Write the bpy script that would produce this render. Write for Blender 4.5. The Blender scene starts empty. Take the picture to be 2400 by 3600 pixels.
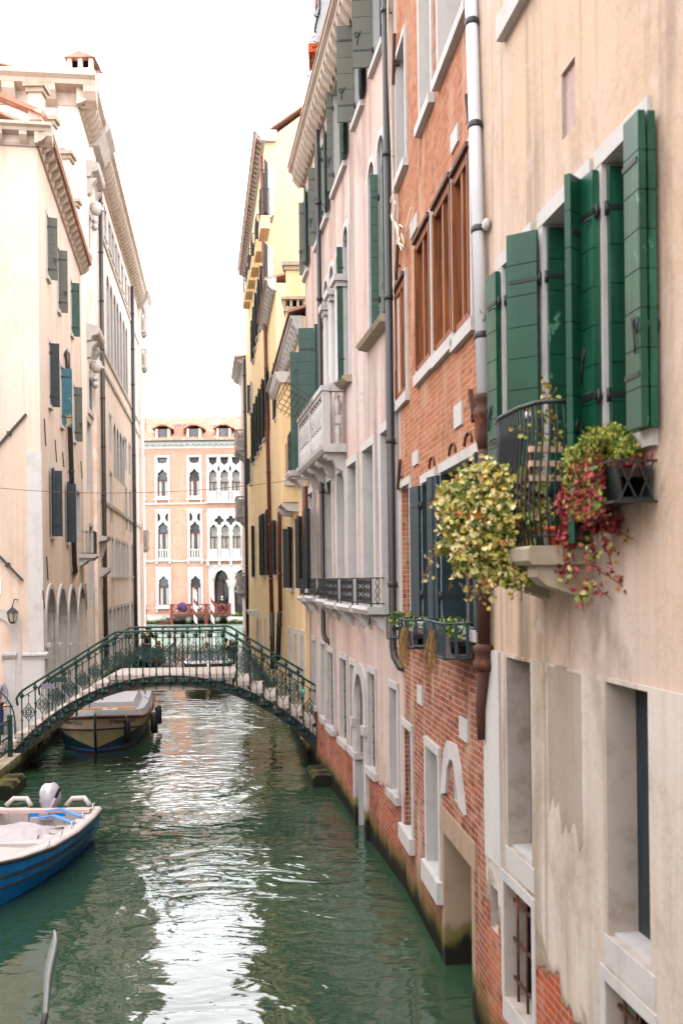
import bpy, bmesh, math, random
from mathutils import Vector, Matrix
from mathutils.geometry import tessellate_polygon
random.seed(7)
SC = bpy.context.scene
COL = SC.collection
R = math.radians
# ------------------------------------------------------------------ camera
F = 3500.0; EYE = 4.5; ROLL = .012; HZ = 2036.0
cam_d = bpy.data.cameras.new('camera'); cam = bpy.data.objects.new('camera', cam_d); COL.objects.link(cam)
cam_d.sensor_fit = 'VERTICAL'; cam_d.sensor_height = 36; cam_d.sensor_width = 24; cam_d.lens = 35
cam_d.shift_y = (HZ - 1800) / 3600; cam_d.clip_start = .1; cam_d.clip_end = 900
cr, sr = math.cos(ROLL), math.sin(ROLL)
cam.matrix_world = Matrix(((cr, sr, 0, 0), (0, 0, -1, 0), (-sr, cr, 0, EYE), (0, 0, 0, 1)))
cam_d.dof.use_dof = True; cam_d.dof.focus_distance = 21; cam_d.dof.aperture_fstop = 2.0
SC.camera = cam
# ------------------------------------------------------------------ world, sun, exposure
SUN_EL, SUN_AZ = R(60), R(150)
w = bpy.data.worlds.new('World'); SC.world = w; w.use_nodes = True
nt = w.node_tree; nt.nodes.clear()
sky = nt.nodes.new('ShaderNodeTexSky'); sky.sky_type = 'NISHITA'; sky.sun_disc = False
sky.sun_elevation = SUN_EL; sky.sun_rotation = SUN_AZ; sky.dust_density = 4; sky.air_density = 1.2
mx = nt.nodes.new('ShaderNodeMix'); mx.data_type = 'RGBA'; mx.inputs[0].default_value = .85
mx.inputs[7].default_value = (14.0, 13.7, 13.9, 1)
bg = nt.nodes.new('ShaderNodeBackground'); bg.inputs[1].default_value = .15
out = nt.nodes.new('ShaderNodeOutputWorld')
nt.links.new(sky.outputs[0], mx.inputs[6]); nt.links.new(mx.outputs[2], bg.inputs[0]); nt.links.new(bg.outputs[0], out.inputs[0])
sd = bpy.data.lights.new('sun', 'SUN'); sd.energy = .7; sd.angle = R(25); sd.color = (1, .965, .92)
sun = bpy.data.objects.new('sun', sd); COL.objects.link(sun)
sv = Vector((math.sin(SUN_AZ) * math.cos(SUN_EL), math.cos(SUN_AZ) * math.cos(SUN_EL), math.sin(SUN_EL)))
sun.rotation_euler = sv.to_track_quat('Z', 'Y').to_euler(); sun.location = sv * 60
SC.view_settings.view_transform = 'Standard'; SC.view_settings.look = 'None'; SC.view_settings.gamma = 1
SC.view_settings.exposure = 1.48
SC.cycles.max_bounces = 8; SC.cycles.diffuse_bounces = 5; SC.cycles.glossy_bounces = 4

# ------------------------------------------------------------------ pixel -> world measuring helpers (source-photo pixels)
CAM = Vector((0, 0, EYE))
def ray(px, py):
    a = (px - 1200) / F; b = (HZ - py) / F
    return Vector((a * cr + b * sr, 1, -a * sr + b * cr))
def atz(px, py, z):
    d = ray(px, py); return CAM + d * ((z - EYE) / d.z)
def aty(px, py, y):
    return CAM + ray(px, py) * y

class Fac:
    """a vertical facade plane: s runs along it, o outwards, z up"""
    def __init__(f, x, y, d, right=True, outsign=1):
        f.p = Vector((x, y, 0)); f.d = Vector((d[0], d[1], 0)).normalized()
        n = Vector((-f.d.y, f.d.x, 0)) * outsign
        f.n = n
    def w(f, s, o, z):
        return f.p + f.d * s + f.n * o + Vector((0, 0, z))
    def at(f, px, py, o=0):
        r = ray(px, py); q = f.p + f.n * o
        t = (q - CAM).dot(f.n) / r.dot(f.n); P = CAM + r * t
        return (P - f.p).dot(f.d), P.z
    def frame(f):
        x = f.d; y = Vector((-x.y, x.x, 0))
        return Matrix(((x.x, y.x, 0, f.p.x), (x.y, y.y, 0, f.p.y), (0, 0, 1, 0), (0, 0, 0, 1)))

# ------------------------------------------------------------------ mesh collector
class MB:
    def __init__(m): m.v = []; m.f = []; m.k = []; m.sm = []
    def add(m, vs, fs, k=0, smooth=False):
        b = len(m.v); m.v += [Vector(p) for p in vs]
        for q in fs: m.f.append([b + i for i in q]); m.k.append(k); m.sm.append(smooth)
        return m
    def hexa(m, P, k=0):   # P: 4 bottom, 4 top
        return m.add(P, [(0, 3, 2, 1), (4, 5, 6, 7), (0, 1, 5, 4), (1, 2, 6, 5), (2, 3, 7, 6), (3, 0, 4, 7)], k)
    def fbox(m, f, s0, s1, o0, o1, z0, z1, k=0):
        return m.hexa([f.w(s0, o0, z0), f.w(s1, o0, z0), f.w(s1, o1, z0), f.w(s0, o1, z0),
                       f.w(s0, o0, z1), f.w(s1, o0, z1), f.w(s1, o1, z1), f.w(s0, o1, z1)], k)
    def box(m, x0, x1, y0, y1, z0, z1, k=0):
        return m.hexa([(x0, y0, z0), (x1, y0, z0), (x1, y1, z0), (x0, y1, z0), (x0, y0, z1), (x1, y0, z1), (x1, y1, z1), (x0, y1, z1)], k)
    def bar(m, a, b, w, h=None, k=0, up=Vector((0, 0, 1))):
        a, b = Vector(a), Vector(b); h = h or w; d = (b - a).normalized()
        if abs(d.dot(up)) > .98: up = Vector((1, 0, 0))
        x = d.cross(up).normalized() * w / 2; y = x.cross(d).normalized() * h / 2
        return m.hexa([a - x - y, a + x - y, a + x + y, a - x + y, b - x - y, b + x - y, b + x + y, b - x + y], k)
    def tube(m, pts, r, n=6, k=0, caps=True, closed=False):
        pts = [Vector(p) for p in pts]; N = len(pts); vs = []; fs = []
        rr = r if isinstance(r, (list, tuple)) else [r] * N
        t0 = (pts[1] - pts[0]).normalized(); u = t0.orthogonal().normalized()
        for i, p in enumerate(pts):
            if closed: t = (pts[(i + 1) % N] - pts[i - 1]).normalized()
            else: t = (pts[min(i + 1, N - 1)] - pts[max(i - 1, 0)]).normalized()
            u = (u - t * u.dot(t)).normalized(); v = t.cross(u)
            for j in range(n):
                a = 2 * math.pi * j / n; vs.append(p + (u * math.cos(a) + v * math.sin(a)) * rr[i])
        M_ = N if closed else N - 1
        for i in range(M_):
            for j in range(n):
                a = i * n + j; b = i * n + (j + 1) % n; c = ((i + 1) % N) * n + (j + 1) % n; d = ((i + 1) % N) * n + j
                fs.append((a, b, c, d))
        m.add(vs, fs, k, True)
        if caps and not closed:
            b = len(m.v) - len(vs)
            m.f.append([b + j for j in range(n)][::-1]); m.k.append(k); m.sm.append(False)
            m.f.append([b + (N - 1) * n + j for j in range(n)]); m.k.append(k); m.sm.append(False)
        return m
    def lathe(m, prof, base, n=10, k=0, axis=None, smooth=True):
        base = Vector(base); ax = Vector(axis) if axis else Vector((0, 0, 1)); u = ax.orthogonal().normalized(); v = ax.cross(u)
        vs = []; fs = []
        for (r, h) in prof:
            for j in range(n):
                a = 2 * math.pi * j / n; vs.append(base + ax * h + (u * math.cos(a) + v * math.sin(a)) * max(r, 1e-4))
        for i in range(len(prof) - 1):
            for j in range(n): fs.append((i * n + j, i * n + (j + 1) % n, (i + 1) * n + (j + 1) % n, (i + 1) * n + j))
        m.add(vs, fs, k, smooth); b = len(m.v) - len(vs)
        for q in ([b + j for j in range(n)][::-1], [b + (len(prof) - 1) * n + j for j in range(n)]):
            m.f.append(q); m.k.append(k); m.sm.append(False)
        return m
    def ext(m, loop0, loop1, k=0, caps=True, smooth=False):
        """loft two equal loops of world points, capped"""
        n = len(loop0); fs = [(i, (i + 1) % n, n + (i + 1) % n, n + i) for i in range(n)]
        m.add(list(loop0) + list(loop1), fs, k, smooth); b = len(m.v) - 2 * n
        if caps:
            for off, lp in ((0, loop0), (n, loop1)):
                for t in tessellate_polygon([[Vector(p) for p in lp]]):
                    m.f.append([b + off + i for i in t]); m.k.append(k); m.sm.append(False)
        return m
    def fprism(m, f, poly, o0, o1, k=0):       # polygon (s,z) extruded outwards
        return m.ext([f.w(s, o0, z) for s, z in poly], [f.w(s, o1, z) for s, z in poly], k)
    def fprof(m, f, prof, s0, s1, k=0):        # profile (o,z) run along s
        return m.ext([f.w(s0, o, z) for o, z in prof], [f.w(s1, o, z) for o, z in prof], k)
    def build(m, name, mats, parent=None, recalc=True, loc=None):
        me = bpy.data.meshes.new(name)
        if parent is not None: inv = WM[parent.name].inverted()
        elif loc is not None: inv = Matrix.Translation(-Vector(loc))
        else: inv = Matrix.Identity(4)
        me.from_pydata([inv @ p for p in m.v], [], m.f)
        ob = bpy.data.objects.new(name, me); COL.objects.link(ob)
        mats = mats if isinstance(mats, (list, tuple)) else [mats]
        for q in mats: me.materials.append(q)
        me.polygons.foreach_set('material_index', m.k); me.polygons.foreach_set('use_smooth', m.sm)
        if recalc:
            bm = bmesh.new(); bm.from_mesh(me); bmesh.ops.recalc_face_normals(bm, faces=bm.faces); bm.to_mesh(me); bm.free()
        me.update()
        if parent is not None: ob.parent = parent; WM[ob.name] = WM[parent.name].copy()
        else:
            ob.location = loc or (0, 0, 0); WM[ob.name] = Matrix.Translation(Vector(loc or (0, 0, 0)))
        return ob
WM = {}
def tag(o, label=None, cat=None, group=None, kind=None):
    if label: o['label'] = label
    if cat: o['category'] = cat
    if group: o['group'] = group
    if kind: o['kind'] = kind
    return o
def root(name, mtx, label, cat, group=None):
    o = bpy.data.objects.new(name, None); COL.objects.link(o); o.empty_display_size = .3
    if not isinstance(mtx, Matrix): mtx = Matrix.Translation(Vector(mtx))
    o.matrix_world = mtx; WM[o.name] = mtx
    return tag(o, label, cat, group)
def copy_tree(o, parent=None, loc=None):
    c = o.copy(); COL.objects.link(c)
    if parent is not None: c.parent = parent
    for ch in [x for x in COL.objects if x.parent == o]: copy_tree(ch, c)
    return c

from mathutils.geometry import delaunay_2d_cdt
def cdt(outer, holes):
    vs = []; faces = []
    for q in [outer] + list(holes):
        if sum(a[0] * b[1] - b[0] * a[1] for a, b in zip(q, list(q[1:]) + [q[0]])) < 0: q = q[::-1]
        faces.append(list(range(len(vs), len(vs) + len(q)))); vs += [Vector((p[0], p[1])) for p in q]
    r = delaunay_2d_cdt(vs, [], faces, 0, 1e-5)
    out = [list(t) for t, o in zip(r[2], r[5]) if 0 in o and len(o) == 1]
    return r[0], out
def wallface(mb, f, outer, holes, o=0., k=0):
    v, tris = cdt(outer, holes)
    mb.add([f.w(p.x, o, p.y) for p in v], tris, k)
def plate(mb, f, outer, holes, o0, o1, k=0):
    """a pierced slab: front, back and the edges of the outline and of every opening"""
    v, tris = cdt(outer, holes)
    mb.add([f.w(p.x, o1, p.y) for p in v], tris, k); mb.add([f.w(p.x, o0, p.y) for p in v], [t[::-1] for t in tris], k)
    for h in [outer] + list(holes): reveal(mb, f, h, o0, o1, k)
def reveal(mb, f, hole, o0, o1, k=0):
    n = len(hole)
    mb.add([f.w(s, o0, z) for s, z in hole] + [f.w(s, o1, z) for s, z in hole], [(i, (i + 1) % n, n + (i + 1) % n, n + i) for i in range(n)], k)
def rect(s0, s1, z0, z1): return [(s0, z0), (s1, z0), (s1, z1), (s0, z1)]
def arch(s0, s1, z0, z1, n=8, rise=None, point=0.):
    """rectangle with a round (or pointed) head; z1 is the crown"""
    c = (s0 + s1) / 2; r = (s1 - s0) / 2; rise = rise or r; pts = [(s0, z0), (s1, z0)]
    for i in range(n + 1):
        a = math.pi * i / n; x = math.cos(a); y = math.sin(a)
        if point: y = y * (1 - point) + (1 - abs(x)) * point
        pts.append((c + r * x, z1 - rise + rise * y))
    return pts
# ------------------------------------------------------------------ materials
def srgb(h):
    if isinstance(h, str):
        c = [int(h[i:i + 2], 16) / 255 for i in (0, 2, 4)]
        return tuple(x / 12.92 if x <= .04045 else ((x + .055) / 1.055) ** 2.4 for x in c) + (1,)
    return tuple(h) + (1,) if len(h) == 3 else tuple(h)
class Mat:
    def __init__(m, name, rough=.7, spec=.3, metal=0.):
        m.m = bpy.data.materials.new(name); m.m.use_nodes = True; m.t = m.m.node_tree; m.L = m.t.links
        m.b = m.t.nodes['Principled BSDF']; m.b.inputs['Roughness'].default_value = rough
        m.b.inputs['Specular IOR Level'].default_value = spec; m.b.inputs['Metallic'].default_value = metal
    def n(m, typ, **kw):
        x = m.t.nodes.new('ShaderNode' + typ)
        for k, v in kw.items():
            if hasattr(x, k): setattr(x, k, v)
            else: m.put(x.inputs[k.replace('_', ' ')], v)
        return x
    def put(m, sock, v):
        if isinstance(v, bpy.types.NodeSocket): m.L.new(v, sock)
        elif isinstance(v, (int, float)) or sock.type == 'VALUE': sock.default_value = v
        elif sock.type == 'VECTOR': sock.default_value = v[:3]
        else: sock.default_value = srgb(v)
    def co(m, scale=(1, 1, 1), rot=(0, 0, 0), loc=(0, 0, 0)):
        if not hasattr(m, '_tc'): m._tc = m.t.nodes.new('ShaderNodeTexCoord')
        mp = m.t.nodes.new('ShaderNodeMapping'); m.L.new(m._tc.outputs['Object'], mp.inputs[0])
        mp.inputs['Scale'].default_value = scale; mp.inputs['Rotation'].default_value = rot; mp.inputs['Location'].default_value = loc
        return mp.outputs[0]
    def noise(m, scale, sc=(1, 1, 1), detail=4, rough=.55, dist=0., loc=(0, 0, 0)):
        x = m.t.nodes.new('ShaderNodeTexNoise'); m.L.new(m.co(sc, loc=loc), x.inputs['Vector'])
        x.inputs['Scale'].default_value = scale; x.inputs['Detail'].default_value = detail
        x.inputs['Roughness'].default_value = rough; x.inputs['Distortion'].default_value = dist
        return x.outputs[0]
    def ramp(m, v, a, b, lo=0., hi=1.):
        x = m.t.nodes.new('ShaderNodeMapRange'); m.put(x.inputs[0], v)
        x.inputs[1].default_value = a; x.inputs[2].default_value = b; x.inputs[3].default_value = lo; x.inputs[4].default_value = hi
        x.interpolation_type = 'SMOOTHSTEP' if a < b else 'LINEAR'
        return x.outputs[0]
    def mix(m, fac, a, b, mode='MIX'):
        x = m.t.nodes.new('ShaderNodeMix'); x.data_type = 'RGBA'; x.blend_type = mode
        m.put(x.inputs[0], fac); m.put(x.inputs[6], a); m.put(x.inputs[7], b); return x.outputs[2]
    def math(m, op, a, b=0., c=0.):
        x = m.t.nodes.new('ShaderNodeMath'); x.operation = op; m.put(x.inputs[0], a); m.put(x.inputs[1], b); m.put(x.inputs[2], c); return x.outputs[0]
    def z(m, ax='Z'):
        x = m.t.nodes.new('ShaderNodeSeparateXYZ'); m.L.new(m.co(), x.inputs[0]); return x.outputs[ax]
    def bump(m, h, dist=.01, strength=1., prev=None):
        x = m.t.nodes.new('ShaderNodeBump'); m.put(x.inputs['Height'], h); x.inputs['Distance'].default_value = dist
        x.inputs['Strength'].default_value = strength
        if prev is not None: m.L.new(prev, x.inputs['Normal'])
        return x.outputs[0]
    def out(m, col=None, nrm=None, rough=None):
        if col is not None: m.put(m.b.inputs['Base Color'], col)
        if nrm is not None: m.L.new(nrm, m.b.inputs['Normal'])
        if rough is not None: m.put(m.b.inputs['Roughness'], rough)
        return m.m

def dim(c, k):
    c = srgb(c); return tuple(x * k for x in c[:3]) + (1,)
KS, KB = .6, .74
def brick_nodes(m, c1, c2, mortar, dark, scale=1., dirt=.5, bw=.26, rh=.068, wob=.018):
    """brick pattern laid on (x,z) of the object, colours varied brick by brick and by weather"""
    c1, c2, mortar, dark = [dim(q, KB) for q in (c1, c2, mortar, dark)]
    wv = m.noise(1.6, detail=3); wz = m.math('MULTIPLY', m.math('SUBTRACT', wv, .5), wob * 2)
    s = m.t.nodes.new('ShaderNodeSeparateXYZ'); m.L.new(m.co(), s.inputs[0])
    c = m.t.nodes.new('ShaderNodeCombineXYZ')
    m.put(c.inputs[0], m.math('ADD', m.math('ADD', s.outputs[0], s.outputs[1]), m.math('MULTIPLY', m.math('SUBTRACT', m.noise(9, detail=2), .5), .03)))
    m.put(c.inputs[1], m.math('ADD', s.outputs[2], wz))
    b = m.t.nodes.new('ShaderNodeTexBrick'); m.L.new(c.outputs[0], b.inputs['Vector'])
    b.offset = .5; b.squash = .55; b.squash_frequency = 2
    b.inputs['Scale'].default_value = 1; b.inputs['Brick Width'].default_value = bw * scale; b.inputs['Row Height'].default_value = rh * scale
    b.inputs['Mortar Size'].default_value = .0065 * scale; b.inputs['Mortar Smooth'].default_value = .3; b.inputs['Bias'].default_value = -.1
    m.put(b.inputs['Color1'], c1); m.put(b.inputs['Color2'], c2); m.put(b.inputs['Mortar'], mortar)
    v = m.t.nodes.new('ShaderNodeTexWhiteNoise'); v.noise_dimensions = '2D'
    sn = m.t.nodes.new('ShaderNodeVectorMath'); sn.operation = 'SNAP'; m.L.new(c.outputs[0], sn.inputs[0]); sn.inputs[1].default_value = (bw * scale * .5, rh * scale, 1)
    m.L.new(sn.outputs[0], v.inputs['Vector'])
    col = m.mix(m.ramp(v.outputs[0], .80, 1., 0, .55), b.outputs['Color'], dark)
    col = m.mix(m.ramp(v.outputs[0], .25, .0, 0, .35), col, mortar)
    col = m.mix(m.ramp(m.noise(.7, detail=6, rough=.65), .48, .75, 0, dirt), col, dark)
    col = m.mix(m.ramp(m.noise(2.3, (1, 1, .35), detail=6, loc=(5, 1, 2)), .5, .7, 0, dirt * .9), col, mortar)
    col = m.mix(m.ramp(m.noise(1.1, (1.2, 1.2, .22), detail=7, rough=.7, loc=(2, 7, 4)), .52, .72, 0, dirt * .7), col, dim('7d6a5c', .8))
    h = m.math('ADD', m.math('SUBTRACT', 1., b.outputs['Fac']), m.math('MULTIPLY', m.noise(40, detail=3), .35))
    return col, h

def plaster(name, base, light, stain, streak=.45, mottle=.6, KP=.62, brick=None, peel=None, grime=True, rough=.85, patch=None, joints=None, wet=.32):
    """old lime plaster: two tones, run-down streaks, peeled patches down to brick, dark tide band at the water"""
    base, light, stain = dim(base, KP), dim(light, KP), dim(stain, KP)
    if patch: patch = (dim(patch[0], KP),) + tuple(patch[1:])
    m = Mat(name, rough, .15)
    big = m.noise(.33, detail=7, rough=.6)
    col = m.mix(m.ramp(big, .38, .68, 0, mottle), base, light)
    st = m.noise(1.1, (1.6, 1.6, .09), detail=6, rough=.62, dist=.3)
    st2 = m.noise(5.5, (1.3, 1.3, .05), detail=3, loc=(3, 2, 1))
    gate = m.ramp(m.noise(.22, (1, 1, .6), detail=3, loc=(9, 4, 7)), .42, .66)
    f = m.math('MULTIPLY', m.ramp(st, .44, .66, 0, min(1, streak * 1.25)), m.math('ADD', m.math('MULTIPLY', gate, .85), .25))
    col = m.mix(f, col, stain)
    col = m.mix(m.ramp(st2, .52, .74, 0, streak * .6), col, stain)
    col = m.mix(m.ramp(m.noise(.55, (1.2, 1.2, .8), detail=8, rough=.72, dist=.8, loc=(6, 3, 9)), .5, .72, 0, streak * .75), col, stain)
    ck = m.math('ABSOLUTE', m.math('SUBTRACT', m.noise(.9, (1, 1, .8), detail=9, rough=.75, loc=(8, 8, 1)), .5))
    col = m.mix(m.math('MULTIPLY', m.ramp(ck, .0035, .0), .55 * min(1, streak + .2)), col, dim('5a4a40', .8))
    col = m.mix(m.ramp(m.noise(3.2, detail=5, loc=(2, 8, 3)), .6, .74, 0, mottle * .5), col, light)
    if patch is not None:
        pc, amt, sc_ = patch
        col = m.mix(m.ramp(m.noise(sc_, (1, 1, .7), detail=6, rough=.7, dist=.6, loc=(1, 5, 2)), .57, .61, 0, amt), col, pc)
    fine = m.noise(28, detail=3)
    col = m.mix(m.ramp(fine, .2, .8, 0, .14), col, stain)
    hh = m.math('ADD', m.math('MULTIPLY', fine, .3), m.math('MULTIPLY', m.noise(3., detail=6), 1.0))
    nrm = None
    if brick:
        bc, bh = brick_nodes(m, *brick)
        zz = m.z(); lo, amp, extra = peel
        nz = m.noise(1.15, (1, 1, .55), detail=7, rough=.62, dist=.4, loc=(4, 4, 4))
        lvl = m.math('ADD', m.math('SUBTRACT', lo, zz), m.math('MULTIPLY', m.math('SUBTRACT', nz, .5), amp))
        mask = m.ramp(lvl, 0., .05)
        if extra: mask = m.math('MAXIMUM', mask, m.ramp(m.math('ADD', m.noise(.9, (1, 1, .35), detail=7, rough=.7, loc=(7, 1, 9)), m.math('MULTIPLY', zz, -extra)), .565, .575))
        rim = m.math('MULTIPLY', m.ramp(lvl, -.10, 0.), m.math('SUBTRACT', 1., mask))
        col = m.mix(m.math('MULTIPLY', rim, .55), col, stain)
        col = m.mix(mask, col, bc)
        h2 = m.mix(mask, m.math('ADD', m.math('MULTIPLY', hh, .35), 1.6), m.math('MULTIPLY', bh, .9))
        hh = h2
        nrm = m.bump(hh, .014)
    else: nrm = m.bump(hh, .006)
    if grime:
        zz = m.z(); nz = m.noise(2.2, (1, 1, .5), detail=5, loc=(1, 1, 8))
        g = m.math('SUBTRACT', m.math('ADD', wet, m.math('MULTIPLY', nz, .55)), zz)
        col = m.mix(m.ramp(g, 0., .34, 0, .85), col, '4b4a1e')
        col = m.mix(m.ramp(g, .22, .42, 0, .97), col, '0c0d08')
    return m.out(col, nrm)

def brickmat(name, c1, c2, mortar, dark, dirt=.5, scale=1., grime=True, upper=None):
    m = Mat(name, .88, .12)
    col, h = brick_nodes(m, c1, c2, mortar, dark, scale, dirt)
    if upper:                                    # another tone blended in higher on the wall
        z0, z1, uc, amt = upper
        zz = m.z(); nz = m.noise(.8, detail=4)
        col = m.mix(m.ramp(m.math('ADD', zz, nz), z0, z1, 0, amt), col, uc)
    if grime:
        zz = m.z(); nz = m.noise(2.2, (1, 1, .5), detail=5, loc=(1, 1, 8))
        g = m.math('SUBTRACT', m.math('ADD', .22, m.math('MULTIPLY', nz, .55)), zz)
        col = m.mix(m.ramp(g, -.25, .14, 0, .55), col, '5d4a1a')
        col = m.mix(m.ramp(g, .08, .3, 0, .9), col, '3a3c1a')
        col = m.mix(m.ramp(g, .22, .42, 0, .97), col, '0c0d08')
    return m.out(col, m.bump(h, .012))

def stone(name, base, dark, amt=.4, rough=.7, sc=2.2, grime=True):
    base, dark = dim(base, KS), dim(dark, KS)
    m = Mat(name, rough, .25)
    col = m.mix(m.ramp(m.noise(sc, detail=8, rough=.65), .45, .75, 0, amt), base, dark)
    col = m.mix(m.ramp(m.noise(3, (1.4, 1.4, .12), detail=5, loc=(3, 3, 3)), .55, .8, 0, amt), col, dark)
    h = m.math('ADD', m.noise(6, detail=8, rough=.7), m.math('MULTIPLY', m.noise(45, detail=2), .2))
    if grime:
        zz = m.z(); nz = m.noise(3, (1, 1, .5), detail=5)
        g = m.math('SUBTRACT', m.math('ADD', .2, m.math('MULTIPLY', nz, .6)), zz)
        col = m.mix(m.ramp(g, -.02, .12, 0, .9), col, '5a5722'); col = m.mix(m.ramp(g, .12, .3, 0, .97), col, '0c0d08')
    return m.out(col, m.bump(h, .008))

def paint(name, base, worn=None, amt=.0, rough=.45, var=.25, spec=.4, metal=0.):
    m = Mat(name, rough, spec, metal)
    b = srgb(base); d = tuple(x * .55 for x in b[:3]) + (1,)
    col = m.mix(m.ramp(m.noise(2.4, (1, 1, .5), detail=5), .35, .75, 0, var), b, d)
    wn = m.t.nodes.new('ShaderNodeTexWhiteNoise'); wn.noise_dimensions = '1D'; m.put(wn.inputs['W'], m.math('FLOOR', m.math('MULTIPLY', m.z(), 3.85)))
    col = m.mix(m.math('MULTIPLY', wn.outputs[0], var * .8), col, d)
    col = m.mix(m.ramp(m.noise(7, (1, 1, .12), detail=5, loc=(1, 9, 2)), .5, .8, 0, var * 1.3), col, tuple(min(1, x * 1.6 + .02) for x in b[:3]) + (1,))
    if worn: col = m.mix(m.ramp(m.noise(2.6, (1, 1, .55), detail=7, rough=.68, loc=(2, 1, 0)), .66 - amt * .4, .68 - amt * .4), col, worn)
    return m.out(col, m.bump(m.noise(9, (1, 1, .3), detail=4), .003))

def wood(name, base, dark, rough=.6, sc=(14, 14, 1)):
    m = Mat(name, rough, .3)
    g = m.noise(1.5, sc, detail=5, dist=.5)
    return m.out(m.mix(m.ramp(g, .35, .7, 0, .75), base, dark), m.bump(g, .004))

def flat(name, c, rough=.6, spec=.3, metal=0., var=.15):
    m = Mat(name, rough, spec, metal); b = srgb(c)
    return m.out(m.mix(m.ramp(m.noise(6, detail=4), .35, .7, 0, var), b, tuple(x * .6 for x in b[:3])))

BR_LOW = ('b4562f', 'a34a35', 'b99a86', '54271c')
M = {}
M['cream'] = plaster('cream_plaster', 'd3b79d', 'd9c9c2', '8c7a6c', .9, .9, grime=False, KP=.72)
M['cream_low'] = plaster('pale_low_plaster', 'd2c4b6', 'dcd6d2', '8d7860', .85, .85, KP=.72, brick=('b4562f', 'a34a35', 'b99a86', '54271c', 1., .4), peel=(1.35, 1.3, .0), patch=('8a7a66', .7, .8))
M['brick'] = brickmat('orange_brick', 'a8654c', '88493a', 'c4ad9a', '4e3028', .8, upper=(4.0, 6.5, 'b47648', .3))
M['pink'] = plaster('pink_plaster', 'd9b9aa', 'd9cbc4', '94807a', .8, .9, brick=('a85a3c', '9c4b38', 'b99a8a', '5a2b20', 1., .5), peel=(1.25, .9, 0.), patch=('b9ab94', .75, .55), KP=.68)
M['ochre'] = plaster('ochre_plaster', 'd8ba8c', 'dcc4a2', 'ab9670', .5, .6, wet=.3, KP=.88)
M['yellow'] = plaster('yellow_plaster', 'e6cd9c', 'ead8b4', 'cdb78c', .3, .5, wet=.3, KP=.95)
M['left'] = plaster('warm_left_plaster', 'dac4b2', 'dccdc6', 'ae9a8a', .45, .7, wet=.3, KP=.76)
M['palace'] = plaster('pale_palace_plaster', 'dccbbf', 'dfd6d2', 'b0a094', .4, .6, patch=('c48a6a', .35, .5), wet=.4, KP=1.0)
M['fbrick'] = brickmat('hazed_far_brick', 'd39a82', 'c98c74', 'dcc0b2', 'ad7c68', .3, scale=1., grime=True)  # raised pale tones put the airy haze into the brick colour
M['stone'] = stone('istrian_stone', 'd2cac6', '86807a', .5)
M['stonew'] = stone('clean_white_stone', 'd8d3d0', '9f9994', .35, grime=False)
M['stonel'] = stone('lichen_stone', 'b9aa94', '75694f', .6)
M['stonec'] = stone('cream_stone', 'd6c4b2', '9a8876', .5, grime=False)
M['slab'] = stone('step_stone', 'cbbcb2', '938277', .35, grime=False)
M['shutter'] = paint('bottle_green_paint', '123c31', '2a6b52', .0, .42, .3)
M['shutter_near'] = paint('glossy_green_paint', '0b4430', '4f7a66', .06, .4, .7)
M['shutter_dark'] = paint('black_green_paint', '15201f', None, 0, .5, .3)
M['shutter_olive'] = paint('olive_paint', '4d4f44', None, 0, .5, .2)
M['shutter_blue'] = paint('slate_blue_paint', '202b33', None, 0, .45, .35)
M['shutter_teal'] = paint('peeling_teal_paint', '1f5560', 'a27f4f', .28, .6, .3)
M['shutter_worn'] = paint('worn_blue_paint', '102830', '8a7560', .1, .5, .4)
M['oak'] = wood('brown_window_wood', '824a24', '452110')
M['iron'] = flat('wrought_iron', '1b1e20', .5, .4)
M['irong'] = paint('bridge_green_iron', '072c26', '1c1410', .06, .55, .2)
M['beam'] = paint('bridge_beam_paint', '101e1c', '2c1714', .25, .6, .5)
M['pipe'] = paint('dark_pipe_paint', '2d2a2a', None, 0, .45, .3)
M['pipebrown'] = paint('brown_pipe_paint', '5c2e25', None, 0, .5, .3)
M['pipewhite'] = paint('white_pipe_paint', 'cfd0d6', '8b8680', .03, .4, .15)
M['rust'] = paint('rusty_iron', '4a2c20', '6b3a22', .2, .8, .4)
M['void'] = flat('dark_interior', '120f10', .9, .05)
def glassmat():
    m = Mat('window_glass', .06, .6); return m.out(m.mix(m.ramp(m.noise(.9, detail=2), .4, .7, 0, .6), '2a3238', '5b6266'))
M['glass'] = glassmat()
M['tile'] = None
def tilemat():
    m = Mat('roof_tiles', .85, .1)
    s = m.t.nodes.new('ShaderNodeSeparateXYZ'); m.L.new(m.co(), s.inputs[0])
    v = m.t.nodes.new('ShaderNodeTexWhiteNoise'); v.noise_dimensions = '3D'
    sn = m.t.nodes.new('ShaderNodeVectorMath'); sn.operation = 'SNAP'; m.L.new(m.co(), sn.inputs[0]); sn.inputs[1].default_value = (.24, .4, .2)
    m.L.new(sn.outputs[0], v.inputs['Vector'])
    col = m.mix(v.outputs[0], 'a47c6a', '8a6252'); col = m.mix(m.ramp(v.outputs[0], .8, 1., 0, .8), col, 'c9a08a')
    col = m.mix(m.ramp(m.noise(1.2, detail=6), .5, .75, 0, .5), col, '6b4a40')
    return m.out(col)
M['tile'] = tilemat()
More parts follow.
